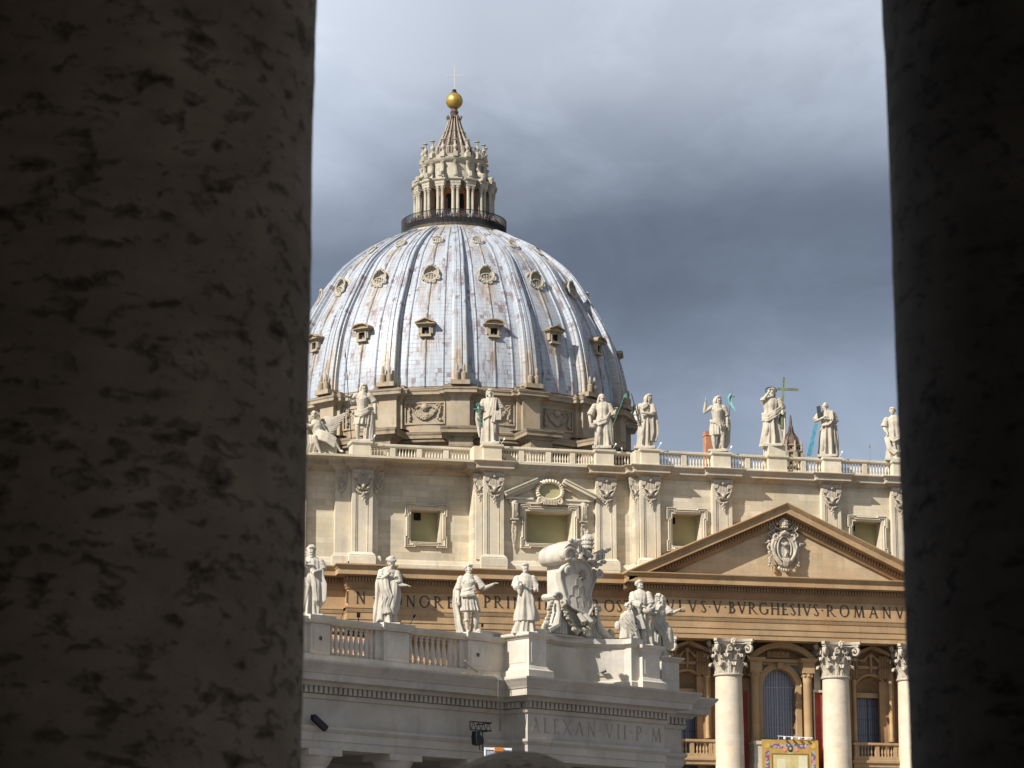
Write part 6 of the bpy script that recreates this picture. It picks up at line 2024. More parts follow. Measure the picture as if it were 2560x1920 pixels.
# --- saint with upright sword, looking right
H = 5.6; m_ = MB(); rock(m_, 0.19)
robe(m_, rings(FULL, 0.86, -0.02, 0.06), 31, k=(7, 11, 4))
robe(m_, [(0.14, 0.10, 0.05, 0.10, 0.09, 0.2), (0.3, 0.12, 0.05, 0.12, 0.10, 0.2), (0.55, 0.11, 0.04, 0.12, 0.10, 0.16), (0.75, 0.07, 0.03, 0.11, 0.09, 0.1), (0.83, 0.05, 0.02, 0.07, 0.06, 0.05)], 33, k=(7, 10, 4))
head(m_, (0.075, -0.02, 0.925), 0.75, 0.15, 'long', 0.05, 4)
arm(m_, (-0.09, 0, 0.79), (-0.16, 0.0, 0.60), (-0.10, -0.07, 0.455), 0.05, curl=1.3)
arm(m_, (0.14, 0, 0.79), (0.165, -0.06, 0.62), (-0.01, -0.13, 0.63), 0.058, full=False, curl=0.5)
drape(m_, [(-0.08, -0.04, 0.80), (-0.02, -0.11, 0.73), (0.06, -0.10, 0.80)], (0, 0, 0.05), 4, 0.016, 17)
leg(m_, (-0.05, 0, 0.5), (-0.045, -0.08, 0.27), (-0.03, -0.05, 0.05), (-0.04, -0.14, 0.03))
s4 = finish(m_, 'saint_statue', 'statue', 'cloaked marble saint looking right with a dark sword held upright', (-13.62, 0.0, ZS + 0.12), H, TF, group=GF)
def f(b):
    b.prism([(-0.115, 0.50), (-0.085, 0.50), (-0.215, 0.98), (-0.235, 1.01), (-0.232, 0.975)], (0, -0.115, 0), (1, 0, 0), (0, 0, 1), (0, 0.012, 0))
    b.cyl((-0.15, -0.11, 0.485), (-0.05, -0.11, 0.515), 0.010, 6)
    b.cyl((-0.10, -0.11, 0.50), (-0.075, -0.11, 0.41), 0.010, 6)
attach(s4, H, f, 'sword', 'dark_bronze')

# --- bare-chested saint with raised finger and pennant staff
H = 5.75; m_ = MB(); rock(m_)
torso(m_, 0.0, lean=0.0)
head(m_, (0.01, -0.01, 0.93), 0.65, 0.05, 'long', 0.03, 5)
arm(m_, (-0.11, 0, 0.80), (-0.225, -0.02, 0.715), (-0.205, -0.05, 0.885), point=True, curl=1.3, hdir=(0.05, 0, 1))
arm(m_, (0.11, 0, 0.80), (0.175, 0.03, 0.64), (0.17, -0.04, 0.50), 0.05)
robe(m_, [(0.30, 0.0, 0, 0.128, 0.110, 0.14), (0.42, 0, 0, 0.132, 0.108, 0.1), (0.56, -0.01, 0, 0.112, 0.092, 0.08)], 41, k=(16, 9, 5))
drape(m_, [(-0.13, -0.05, 0.555), (-0.04, -0.105, 0.525), (0.04, -0.115, 0.475), (0.06, -0.11, 0.40)], (0, 0, 0.03), 3, 0.012, 18)
leg(m_, (-0.055, 0, 0.5), (-0.075, -0.02, 0.27), (-0.06, 0.01, 0.045), (-0.085, -0.08, 0.03))
leg(m_, (0.06, 0, 0.5), (0.085, -0.05, 0.27), (0.085, -0.01, 0.045), (0.13, -0.09, 0.03))
robe(m_, [(0.02, 0.03, 0.09, 0.09, 0.05, 0.2), (0.2, 0.10, 0.08, 0.10, 0.05, 0.2), (0.5, 0.13, 0.06, 0.09, 0.05, 0.16), (0.75, 0.08, 0.05, 0.09, 0.05, 0.1), (0.82, 0.06, 0.03, 0.06, 0.04, 0)], 43, k=(6, 9, 4))
s5 = finish(m_, 'saint_statue', 'statue', 'bare-legged marble saint raising one finger, with a green pennant staff', (-5.95, -0.1, ZS + 0.12), H, TF, group=GF)
def f(b):
    b.cyl((0.165, -0.03, 0.40), (0.262, -0.03, 1.07), 0.0055, 6)
    b.cyl((0.215, -0.03, 0.975), (0.305, -0.03, 0.985), 0.006, 6)
attach(s5, H, f, 'cross_staff', 'dark_bronze')
def f(b):
    b.prism([(0.262, 1.06), (0.205, 1.02), (0.185, 0.94), (0.21, 0.86), (0.25, 0.80), (0.285, 0.76), (0.32, 0.71), (0.30, 0.79), (0.265, 0.84), (0.25, 0.90), (0.255, 0.98)], (0, -0.035, 0), (1, 0, 0), (0, 0, 1), (0, 0.02, 0))
    b.tube([(0.24, -0.03, 1.03), (0.20, -0.05, 0.96), (0.22, -0.02, 0.87)], 0.02, 6)
attach(s5, H, f, 'pennant', stone('pale_verdigris', (0.18, 0.42, 0.38), stain_amt=0.4, scale=2.0))

# --- central figure with the great cross
H = 6.1; m_ = MB(); rock(m_)
robe(m_, rings(FULL, 1.02, -0.02), 51, k=(7, 12, 5))
head(m_, (0.0, 0.01, 0.925), 0.2, 0.05, 'long', 0.05, 6)
arm(m_, (-0.11, 0, 0.80), (-0.145, -0.09, 0.775), (-0.03, -0.13, 0.925), 0.052, curl=0.6, hdir=(0.35, -0.1, 0.9))
arm(m_, (0.115, 0, 0.80), (0.18, 0.01, 0.63), (0.175, -0.07, 0.57), 0.058, curl=1.2)
drape(m_, [(-0.16, -0.03, 0.50), (-0.07, -0.12, 0.47), (0.05, -0.12, 0.54), (0.15, -0.04, 0.62)], (0, 0, 0.11), 6, 0.018, 21)
robe(m_, [(0.0, 0.13, 0.03, 0.06, 0.07, 0.25), (0.3, 0.17, 0.03, 0.06, 0.07, 0.22), (0.6, 0.18, 0.02, 0.055, 0.06, 0.15)], 53, k=(5, 8, 3))
leg(m_, (-0.06, 0, 0.5), (-0.09, -0.09, 0.28), (-0.12, -0.03, 0.05), (-0.15, -0.11, 0.03))
s6 = finish(m_, 'saint_statue', 'statue', 'central marble figure with ring halo and great bronze cross on a block pedestal', (-0.05, 0.1, 54.42), H, TF, group=GF)
def f(b):
    b.obox((0.185, -0.04, 0.74), (0.016, 0, 0), (0, 0.012, 0), (0.028, 0, 0.43))
    b.obox((0.27, -0.04, 0.965), (0.18, 0, -0.012), (0, 0.0118, 0), (0, 0, 0.020))
attach(s6, H, f, 'great_cross', 'bronze_cross')
def f(b):
    b.tube([(-0.01 + 0.09 * math.cos(t), 0.03 + 0.03 * math.sin(t), 0.965 + 0.062 * math.sin(t)) for t in [2 * PI * i / 24 for i in range(24)]], 0.011, 7, closed=True)
    for k in range(4):
        a = k * PI / 2 + 0.4
        b.cyl((-0.01, 0.03, 0.965), (-0.01 + 0.09 * math.cos(a), 0.03 + 0.03 * math.sin(a), 0.965 + 0.062 * math.sin(a)), 0.006, 5)
attach(s6, H, f, 'halo', 'dark_bronze')
b = MB()
b.box(-0.88, 0.88, -0.7, 1.0, 53.42, 54.38)
tag(b.build('plinth_block', 'trim'), 'plain marble block lifting the central figure above the balustrade', 'plinth')
bpy.data.objects['plinth_block'].location = (0.12, 0.0, 0)

# --- bald saint leaning on a diagonal blue-green beam
H = 5.75; m_ = MB(); rock(m_)
robe(m_, rings(FULL, 1.0, 0.02), 61, k=(8, 12, 5))
head(m_, (-0.01, -0.015, 0.925), -0.15, 0.1, 'bald', 0.11, 7)
arm(m_, (-0.11, 0, 0.79), (-0.20, -0.05, 0.65), (-0.03, -0.14, 0.70), 0.055, curl=0.6)
arm(m_, (0.12, 0, 0.79), (0.16, 0.02, 0.62), (0.10, -0.08, 0.66), 0.062, curl=0.8)
drape(m_, [(0.09, -0.06, 0.83), (0.10, -0.11, 0.66), (0.06, -0.12, 0.58), (-0.08, -0.10, 0.56)], (0.04, 0, 0.02), 4, 0.016, 23)
robe(m_, [(0.02, 0.13, 0.04, 0.075, 0.07, 0.25), (0.3, 0.14, 0.03, 0.075, 0.07, 0.22), (0.58, 0.13, 0.02, 0.06, 0.06, 0.15)], 63, k=(6, 9, 4))
leg(m_, (-0.04, 0, 0.5), (-0.06, -0.08, 0.27), (-0.09, -0.05, 0.05), (-0.12, -0.13, 0.03))
s7 = finish(m_, 'saint_statue', 'statue', 'bald long-bearded marble saint embracing a slanting blue-green beam', (5.72, -0.1, ZS + 0.12), H, TF, group=GF)
def f(b):
    v = Vector((0.225, -0.02, 0.87)).normalized()
    b.obox((-0.255, -0.10, 0.30), Vector((v.z, 0, -v.x)) * 0.030, (0, 0.026, 0), v * 0.29)
    b.obox((-0.283, -0.10, 0.155), Vector((v.z, 0, -v.x)) * 0.036, (0, 0.029, 0), v * 0.12)
attach(s7, H, f, 'beam', 'blue_bronze')
def f(b):
    b.obox((-0.125, -0.10, 0.80), (0.034, 0, 0.008), (0, 0.027, 0), (-0.008, 0, 0.105))
attach(s7, H, f, 'beam_end', 'dark_bronze')

# --- curly-haired saint at the right
H = 5.55; m_ = MB(); rock(m_)
robe(m_, rings(FULL, 1.02, 0.03), 71, k=(6, 10, 4))
head(m_, (0.0, -0.015, 0.925), -0.1, 0.0, 'curly', 0.0, 8)
arm(m_, (-0.11, 0, 0.79), (-0.165, 0.0, 0.63), (-0.11, -0.09, 0.50), 0.062, curl=0.7)
arm(m_, (0.13, 0, 0.79), (0.22, 0.0, 0.66), (0.16, -0.09, 0.60), 0.06)
drape(m_, [(-0.13, -0.07, 0.45), (-0.08, -0.13, 0.22), (0.03, -0.15, 0.13), (0.16, -0.08, 0.12)], (0.05, 0, 0.05), 5, 0.02, 25)
drape(m_, [(-0.12, -0.06, 0.48), (0.0, -0.13, 0.36), (0.10, -0.13, 0.42), (0.18, -0.04, 0.55)], (0, 0, 0.06), 4, 0.02, 26)
s8 = finish(m_, 'saint_statue', 'statue', 'curly-haired marble saint with swirling drapery beside the dark right column', (13.0, -0.1, ZS + 0.1), H, TF, group=GF)

# --- seated angel on the clock (left end of the attic)
H = 5.2; m_ = MB()
limb(m_, [(0.0, 0.05, 0.36), (-0.03, 0.02, 0.50), (-0.07, 0.0, 0.60), (-0.085, 0.0, 0.66)], [0.13, 0.11, 0.115, 0.09], 14)
head(m_, (-0.10, -0.03, 0.80), -0.5, 0.15, 'curly', 0.0, 9, 1.15)
arm(m_, (-0.02, -0.03, 0.67), (-0.15, -0.10, 0.60), (-0.30, -0.10, 0.63), curl=0.5)
arm(m_, (0.02, 0.02, 0.66), (0.10, 0.06, 0.52), (0.16, 0.0, 0.46))
leg(m_, (-0.02, -0.02, 0.36), (-0.07, -0.20, 0.36), (0.04, -0.16, 0.06), (0.04, -0.24, 0.02))
leg(m_, (0.06, 0.0, 0.36), (0.26, -0.12, 0.34), (0.40, -0.08, 0.12), (0.47, -0.14, 0.08))
drape(m_, [(-0.06, -0.08, 0.45), (0.06, -0.16, 0.40), (0.18, -0.16, 0.36), (0.32, -0.12, 0.26)], (0.02, 0.05, 0.16), 7, 0.028, 31)
drape(m_, [(-0.14, -0.04, 0.42), (-0.10, -0.10, 0.25), (-0.16, -0.06, 0.05)], (0.16, 0.05, 0), 5, 0.03, 33)
for i in range(9):                                                    # raised wing
    f_ = i / 8
    m_.tube([(0.03, 0.10, 0.60 - 0.02 * i), (0.16 + 0.02 * f_, 0.14, 0.74 - 0.035 * i), (0.52 - 0.30 * f_, 0.15, 0.90 - 0.055 * i)], [0.035, 0.042, 0.012], 7)
m_.sph((0.12, 0.13, 0.70), (0.15, 0.045, 0.13), 12, 8)
robe(m_, [(0.0, -0.30, 0.06, 0.16, 0.12, 0.2), (0.25, -0.30, 0.06, 0.13, 0.10, 0.25), (0.55, -0.32, 0.06, 0.14, 0.10, 0.25), (0.8, -0.36, 0.06, 0.12, 0.1, 0.2), (1.0, -0.38, 0.06, 0.05, 0.06, 0.2)], 35, k=(7, 10, 5))
for k in range(4):
    m_.sph((-0.20 + 0.10 * k, -0.06, 0.05), (0.06, 0.06, 0.05), 9, 7)
m_.box(-0.42, 0.30, 0.0, 0.22, 0.0, 0.34)
finish(m_, 'angel_statue', 'statue', 'winged marble angel seated on the attic corner with one leg hanging', (-46.1, 2.9, 51.74), H, TF, 'statue', vox=0.008)

# ---------------------------------------------------------------- colonnade saints
ZC = 17.46
def cpos(s, o, z=ZC):
    return Vector(wp(s, o, z))
# far-left bearded saint with big cloak
H = 3.15; m_ = MB(); rock(m_, 0.2, 0.17, 0.02)
robe(m_, rings(FULL, 1.05, -0.03, 0.05), 81, k=(6, 10, 4))
robe(m_, [(0.13, 0.11, 0.0, 0.05, 0.07, 0.15), (0.22, 0.10, -0.02, 0.12, 0.11, 0.2), (0.42, 0.08, -0.02, 0.14, 0.12, 0.2), (0.60, 0.05, -0.01, 0.13, 0.11, 0.15), (0.78, 0.04, 0, 0.12, 0.09, 0.1), (0.83, 0.02, 0, 0.08, 0.07, 0.05)], 83, k=(6, 9, 4))
head(m_, (0.01, -0.03, 0.925), 0.3, 0.15, 'curly', 0.05, 10, 1.12)
arm(m_, (-0.12, 0, 0.79), (-0.15, -0.05, 0.64), (-0.04, -0.14, 0.74), 0.06, full=True, curl=0.8)
arm(m_, (0.13, 0, 0.79), (0.18, 0.0, 0.66), (0.08, -0.13, 0.62), 0.06, curl=0.7)
drape(m_, [(-0.12, -0.05, 0.6), (-0.06, -0.13, 0.42), (-0.10, -0.12, 0.2), (-0.16, -0.06, 0.03)], (0.09, 0, 0), 4, 0.022, 41)
finish(m_, 'saint_statue', 'white_statue', 'pale bearded saint with hands at his chest on the leftmost balustrade pedestal', cpos(-11.7, -1.75), H, TW, group=GC)
# turbaned saint
H = 3.12; m_ = MB(); rock(m_, 0.2, 0.17, 0.02)
robe(m_, rings(FULL, 1.02, -0.04, 0.06), 91, k=(6, 11, 4))
robe(m_, [(0.02, -0.11, 0.03, 0.10, 0.10, 0.2), (0.3, -0.09, 0.03, 0.09, 0.10, 0.2), (0.6, -0.08, 0.02, 0.10, 0.10, 0.15), (0.80, -0.03, 0.01, 0.11, 0.09, 0.08), (0.85, 0.0, 0.0, 0.06, 0.06, 0)], 93, k=(5, 9, 4))
head(m_, (0.05, -0.03, 0.92), 0.55, 0.2, 'turban', 0.09, 11, 1.1)
arm(m_, (-0.09, 0, 0.79), (-0.10, -0.09, 0.66), (0.03, -0.14, 0.74), 0.055, curl=0.7)
arm(m_, (0.13, 0, 0.78), (0.16, -0.05, 0.59), (0.27, -0.08, 0.575), 0.065, curl=0.15)
robe(m_, [(0.15, 0.07, -0.04, 0.06, 0.07, 0.15), (0.26, 0.06, -0.05, 0.10, 0.10, 0.2), (0.45, 0.08, -0.04, 0.10, 0.10, 0.2), (0.65, 0.10, -0.02, 0.07, 0.08, 0.1)], 95, k=(5, 8, 3))
drape(m_, [(-0.06, -0.10, 0.66), (-0.03, -0.14, 0.50), (0.02, -0.15, 0.40), (-0.03, -0.13, 0.25), (0.0, -0.14, 0.16)], (0.10, 0, 0.02), 5, 0.02, 43)
finish(m_, 'saint_statue', 'white_statue', 'pale turbaned saint in a long mantle holding out his right palm', cpos(-7.15, -1.75), H, TW, group=GC)
# young soldier
H = 3.28; m_ = MB(); rock(m_, 0.17, 0.15, 0.02)
torso(m_, 0.0, lean=-0.01)
head(m_, (-0.01, -0.01, 0.93), 0.8, -0.05, 'short', 0.0, 12, 1.02)
arm(m_, (0.11, 0, 0.79), (0.205, 0.0, 0.655), (0.345, -0.06, 0.71), 0.052, curl=0.2)
arm(m_, (-0.12, 0, 0.79), (-0.155, 0.0, 0.63), (-0.15, -0.05, 0.48), 0.046)
robe(m_, [(0.33, 0.02, 0, 0.138, 0.115, 0.15), (0.44, 0.01, 0, 0.125, 0.105, 0.11), (0.55, 0.0, 0, 0.105, 0.09, 0.06)], 101, k=(17, 11, 5))
drape(m_, [(-0.11, -0.06, 0.60), (0.0, -0.10, 0.62), (0.09, -0.07, 0.66)], (0, 0, 0.06), 4, 0.014, 51)
drape(m_, [(-0.12, -0.07, 0.56), (-0.02, -0.12, 0.55), (0.08, -0.09, 0.57)], (0, 0.01, 0.04), 3, 0.02, 52)
robe(m_, [(0.0, -0.11, 0.05, 0.07, 0.07, 0.25), (0.2, -0.15, 0.05, 0.055, 0.07, 0.22), (0.45, -0.185, 0.05, 0.05, 0.06, 0.2), (0.62, -0.18, 0.04, 0.05, 0.06, 0.15), (0.74, -0.15, 0.03, 0.04, 0.05, 0.1)], 103, k=(5, 8, 3))
leg(m_, (-0.04, 0, 0.5), (-0.03, -0.03, 0.27), (-0.02, 0.0, 0.045), (0.0, -0.09, 0.03))
leg(m_, (0.07, 0.02, 0.5), (0.09, 0.03, 0.27), (0.09, 0.06, 0.045), (0.12, 0.0, 0.03))
m_.tube([(-0.07, -0.03, 0.19), (-0.03, -0.075, 0.20), (0.02, -0.03, 0.19)], 0.014, 7)
robe(m_, [(0.0, 0.07, 0.07, 0.05, 0.05, 0.15), (0.3, 0.09, 0.06, 0.05, 0.06, 0.15)], 105, k=(4, 7, 3), lev=14)
finish(m_, 'saint_statue', 'white_statue', 'pale young soldier saint in a pleated skirt pointing to the right', cpos(-2.1, -1.75), H, TW, group=GC)
# priest in bell surplice
H = 3.3; m_ = MB(); rock(m_, 0.18, 0.15, 0.015)
robe(m_, [(0.0, -0.02, 0.01, 0.165, 0.13, 0.2), (0.22, 0.0, 0.01, 0.125, 0.11, 0.15), (0.4, 0, 0, 0.11, 0.1, 0.05)], 111, k=(7, 11, 4), lev=24)
robe(m_, [(0.18, 0.02, 0, 0.165, 0.13, 0.14), (0.24, 0.02, 0, 0.165, 0.13, 0.15), (0.45, 0.01, 0, 0.13, 0.11, 0.12), (0.62, 0, 0, 0.10, 0.088, 0.06), (0.74, 0, 0, 0.118, 0.09, 0.04), (0.81, 0, 0, 0.11, 0.075, 0.02), (0.87, 0, 0.0, 0.045, 0.045, 0)], 113, k=(6, 10, 4))
head(m_, (0.0, -0.01, 0.93), 0.35, -0.05, 'short', 0.0, 13, 1.05)
arm(m_, (-0.11, 0, 0.80), (-0.13, -0.03, 0.66), (-0.04, -0.13, 0.69), 0.064, full=True, curl=0.9)
arm(m_, (0.11, 0, 0.80), (0.15, 0.0, 0.67), (0.14, -0.09, 0.64), 0.05, curl=0.8)
m_.box(0.125, 0.19, -0.12, -0.09, 0.58, 0.70)
finish(m_, 'saint_statue', 'white_statue', 'pale clean-shaven priest statue in a bell-shaped surplice left of the sculpted shield', cpos(0.1, -0.25, 17.54), H, TW, group=GC)
# small figure seen from behind
H = 2.5; m_ = MB()
robe(m_, [(0.30, 0, 0, 0.17, 0.15, 0.15), (0.45, 0.0, 0, 0.15, 0.14, 0.1), (0.62, 0.0, 0, 0.16, 0.13, 0.06), (0.76, 0.0, 0, 0.14, 0.10, 0.04), (0.84, 0, 0, 0.06, 0.055, 0)], 121, k=(5, 9, 4), lev=30)
head(m_, (0.02, 0.0, 0.925), 1.2, 0.05, 'short', 0.0, 14, 1.2)
m_.sph((-0.19, 0.0, 0.55), (0.07, 0.07, 0.10), 10, 8)
drape(m_, [(-0.12, -0.1, 0.7), (0.0, -0.14, 0.55), (0.12, -0.1, 0.40)], (0.1, 0, 0.12), 4, 0.02, 55)
drape(m_, [(0.14, -0.05, 0.55), (0.17, -0.06, 0.4), (0.2, -0.03, 0.3)], (0.04, 0.05, 0), 4, 0.03, 57)
finish(m_, 'saint_statue', 'white_statue', 'small pale half-hidden figure turned away between the shield and the tall robed saint', cpos(7.0, -0.25, 17.12), H, TW, group=GC)
# tall robed saint with bundle
H = 3.25; m_ = MB(); rock(m_, 0.19, 0.15, 0.02)
robe(m_, rings(FULL, 1.0, 0.0, -0.01), 131, k=(7, 12, 5))
robe(m_, [(0.08, -0.12, 0.04, 0.12, 0.10, 0.2), (0.3, -0.09, 0.03, 0.10, 0.09, 0.2), (0.6, -0.06, 0.02, 0.09, 0.08, 0.15), (0.8, -0.03, 0.01, 0.09, 0.08, 0.05)], 133, k=(6, 9, 4))
head(m_, (-0.01, 0.0, 0.93), 0.7, -0.05, 'curly', 0.02, 15, 1.0)
arm(m_, (-0.11, 0, 0.80), (-0.10, -0.08, 0.64), (0.04, -0.14, 0.59), 0.066, full=True, curl=0.9)
arm(m_, (0.12, 0, 0.80), (0.17, -0.03, 0.63), (0.10, -0.13, 0.56), 0.055, curl=0.9)
m_.sph((0.10, -0.13, 0.53), (0.075, 0.05, 0.055), 10, 7)
drape(m_, [(-0.10, -0.06, 0.62), (-0.03, -0.12, 0.45), (0.02, -0.13, 0.25)], (0.09, 0, 0), 4, 0.02, 61)
finish(m_, 'saint_statue', 'white_statue', 'tall pale robed saint clasping a bundle, on the pedestal right of the curved parapet', cpos(7.9, -0.25, 17.55), H, TW, group=GC)
# saint with outstretched arm, right end
H = 3.2; m_ = MB(); rock(m_, 0.16, 0.14, 0.03)
robe(m_, rings(FULL, 0.95, -0.04, 0.03), 141, k=(6, 10, 4))
robe(m_, [(0.12, 0.10, -0.02, 0.06, 0.07, 0.2), (0.25, 0.11, -0.03, 0.09, 0.09, 0.22), (0.42, 0.08, -0.03, 0.11, 0.10, 0.2), (0.56, 0.04, -0.01, 0.09, 0.09, 0.1)], 143, k=(5, 8, 3))
head(m_, (0.0, 0.0, 0.925), -0.7, 0.1, 'long', 0.05, 16, 1.15)
arm(m_, (0.11, 0, 0.79), (0.17, -0.03, 0.69), (0.31, -0.06, 0.755), 0.06, curl=0.1)
arm(m_, (-0.11, 0, 0.79), (-0.15, -0.07, 0.68), (-0.09, -0.14, 0.72), 0.055, curl=1.0)
leg(m_, (0.05, 0, 0.5), (0.10, -0.08, 0.25), (0.03, -0.03, 0.045), (0.06, -0.11, 0.03))
drape(m_, [(-0.10, -0.06, 0.62), (-0.02, -0.12, 0.48), (0.08, -0.11, 0.36), (0.14, -0.05, 0.2)], (0.04, 0, 0.08), 5, 0.02, 63)
s15 = finish(m_, 'saint_statue', 'white_statue', 'pale long-haired saint flinging one arm to the right on the far right pedestal', cpos(10.65, -1.55, 17.3), H, TW, group=GC)
def f(b):
    b.prism([(-0.155, 0.64), (-0.10, 0.66), (-0.02, 0.94), (-0.045, 0.95)], (0, -0.165, 0), (1, 0, 0), (0, 0, 1), (0, 0.02, 0))
attach(s15, H, f, 'blade', 'wing')

# ---------------------------------------------------------------- papal arms on the pavilion
ARMS = thing('sculpted_shield', 'pale carved shield with star and six mounts under crown and crossed keys, scroll behind', 'sculpture', wp(4.87, -1.5, 17.84), rz=WA)
SLM = Matrix.Translation((0.1, 0, 0))
AX = Matrix.Translation((-0.22, 0, 0)) @ Matrix.Diagonal((1.36, 1.0, 1.0, 1.0))
b = MB(); b.M = SLM                                                   # thick slab behind, rounded head curling outwards
b.box(-0.45, 1.0, 0.2, 1.8, 0.0, 3.75)
prof_roll = [(-0.2, 3.62), (-0.72, 3.64), (-0.92, 3.80), (-0.98, 4.05), (-0.90, 4.34), (-0.62, 4.55), (-0.2, 4.72), (0.45, 4.95), (1.0, 5.0), (1.0, 3.62)]
b.prism(prof_roll, (0, 0.12, 0), (1, 0, 0), (0, 0, 1), (0, 1.75, 0), True)
b.build('back_slab', 'white_statue', ARMS, ang=50)
b = MB(); b.M = AX                                                    # hollow scroll end beside the keys
b.tube([(-0.38, 0.1, 3.98), (-0.42, -0.25, 3.98)], [0.34, 0.32], 14)
b.tube([(-0.40 + 0.27 * math.cos(t), -0.28, 3.98 + 0.29 * math.sin(t)) for t in [2 * PI * i / 16 for i in range(16)]], 0.09, 7, closed=True)
for k in range(5):
    b.sph((-0.58 + 0.09 * k, -0.3, 3.7 + 0.05 * (k % 2)), 0.1, 7, 5)
b.tube([(-0.2, -0.1, 3.75), (-0.1, -0.2, 3.45), (0.0, -0.15, 3.1)], [0.22, 0.18, 0.12], 8)
b.build('scroll_end', 'capital', ARMS)
b = MB(); b.M = AX                                                    # shield: lobed outline swelling forward at the foot
ol = [(-0.30, 3.62), (-0.55, 3.45), (-0.74, 3.10), (-0.72, 2.75), (-0.64, 2.35), (-0.58, 1.95), (-0.50, 1.62), (-0.30, 1.38), (0.0, 1.20), (0.28, 1.02), (0.50, 1.28), (0.66, 1.5), (0.72, 1.75), (0.62, 2.0),
      (0.66, 2.3), (0.80, 2.6), (0.98, 2.9), (1.10, 3.15), (1.02, 3.36), (0.82, 3.40), (0.66, 3.22), (0.60, 3.45), (0.40, 3.66), (0.05, 3.75)]
def sy_(x, z):
    return -0.22 - 0.30 * max(0.0, (2.3 - z) / 1.3) ** 2 - 0.12 * max(0, z - 2.9) + 0.30 * (x - 0.15) ** 2
fr_ = [(x, sy_(x, z), z) for x, z in ol]
ctr = [(0.5 * x + 0.07, sy_(0.5 * x + 0.07, 0.5 * z + 1.15) - 0.02, 0.5 * z + 1.15) for x, z in ol]
n_ = len(ol)
bk = [(x, sy_(x, z) + 0.32, z) for x, z in ol]
cc = (0.14, sy_(0.14, 2.3) - 0.02, 2.3)
fs = []
for i in range(n_):
    j_ = (i + 1) % n_
    fs += [(i, j_, n_ + j_, n_ + i), (n_ + i, n_ + j_, 3 * n_), (i, 2 * n_ + i, 2 * n_ + j_, j_)]
fs.append(tuple(2 * n_ + i for i in range(n_)))
b.add(fr_ + ctr + bk + [cc], fs, False)
b.tube([(x, sy_(x, z) - 0.02, z) for x, z in ol], 0.065, 8, closed=True)
for sg, x, z in ((1, 0.90, 3.16), (-1, -0.58, 3.12)):
    b.tube(spiral(x, z, 0.2, 1.2, PI / 2, -sg, y=-0.42), [0.085 - 0.002 * i for i in range(22)], 7)
for x0, x1 in ((-0.22, 0.05), (0.08, 0.36)):                         # curling foot
    b.tube([(x0, -0.55, 1.1), ((x0 + x1) / 2, -0.72, 0.75), (x1, -0.5, 0.62)], [0.10, 0.15, 0.1], 8)
SH = b.build('shield', 'white_statue', ARMS, ang=30)
b = MB(); b.M = AX                                                    # star and mounts in relief
for k in range(8):
    a = 2 * PI * k / 8 + 0.2
    y = sy_(0.17, 3.05) - 0.05
    b.tube([(0.17, y, 3.05), (0.17 + 0.14 * math.cos(a), y - 0.03, 3.05 + 0.19 * math.sin(a)), (0.17 + 0.26 * math.cos(a), y + 0.02, 3.05 + 0.30 * math.sin(a))], [0.035, 0.04, 0.008], 6)
for x, z, h_ in ((-0.30, 1.52, 0.50), (0.0, 1.45, 0.54), (0.30, 1.5, 0.52), (-0.13, 2.0, 0.5), (0.17, 2.0, 0.5), (0.04, 2.47, 0.46)):
    w_ = 0.145
    pts = [(x - w_, z), (x - w_, z + h_ - w_)] + [(x - w_ * math.cos(t), z + h_ - w_ + w_ * math.sin(t)) for t in [PI * i / 8 for i in range(1, 8)]] + [(x + w_, z + h_ - w_), (x + w_, z)]
    b.tube([(px, sy_(px, pz) - 0.02, pz) for px, pz in pts], 0.022, 6)
b.build('star_and_mounts', 'engraved', SH)
b = MB()                                                              # crown
b.M = Matrix.Translation((0.56, -0.1, 4.62)) @ Matrix.Scale(0.58, 4)
b.lathe([(0.40, -0.42), (0.50, -0.36), (0.51, -0.22), (0.46, -0.2), (0.46, -0.05), (0.53, -0.03), (0.53, 0.15), (0.47, 0.17), (0.47, 0.30), (0.52, 0.32), (0.50, 0.50), (0.40, 0.68), (0.22, 0.80), (0.14, 0.86), (0.12, 0.90), (0.17, 1.0), (0.13, 1.08), (0.05, 1.14), (0.06, 1.2), (0.01, 1.3)], 22)
for z in (-0.3, 0.06, 0.40):
    for k in range(14):
        a = 2 * PI * k / 14
        b.sph((0.52 * math.cos(a), 0.52 * math.sin(a), z), 0.062, 6, 4)
for k in range(10):
    a = 2 * PI * k / 10
    b.tube([(0.5 * math.cos(a), 0.5 * math.sin(a), 0.5), (0.36 * math.cos(a), 0.36 * math.sin(a), 0.72), (0.12 * math.cos(a), 0.12 * math.sin(a), 0.86)], 0.035, 5)
b.build('tiara', 'white_statue', ARMS)
for sg, hx, hz, kx, kz in ((-1, -0.28, 4.62, 0.55, 3.9), (1, 1.38, 4.45, 0.55, 3.9)):   # crossed keys
    b = MB(); b.M = AX
    b.cyl((kx - sg * 0.2, -0.15, kz - 0.1), (hx, -0.28, hz), 0.12, 10)
    b.cyl((hx - sg * 0.05, -0.28, hz - 0.03), (hx + sg * 0.06, -0.29, hz + 0.03), 0.16, 10, 0.13)
    b.sph((hx + sg * 0.12, -0.3, hz + 0.05), 0.11, 8, 6)
    for k in range(3):
        b.obox((hx - sg * (0.22 + 0.17 * k), -0.32, hz - 0.34 - 0.06 * k), (0.06, 0, 0), (0, 0.11, 0), (0.02 * sg, 0, 0.18))
    for k in range(5):
        b.sph((hx - sg * (0.1 + 0.1 * k), -0.3, hz - 0.62 - 0.07 * k + 0.05 * (k % 2)), 0.10, 7, 5)
    b.build('key', 'white_statue', ARMS)
b = MB(); b.M = AX                                                    # cartouche scrolls under the crown
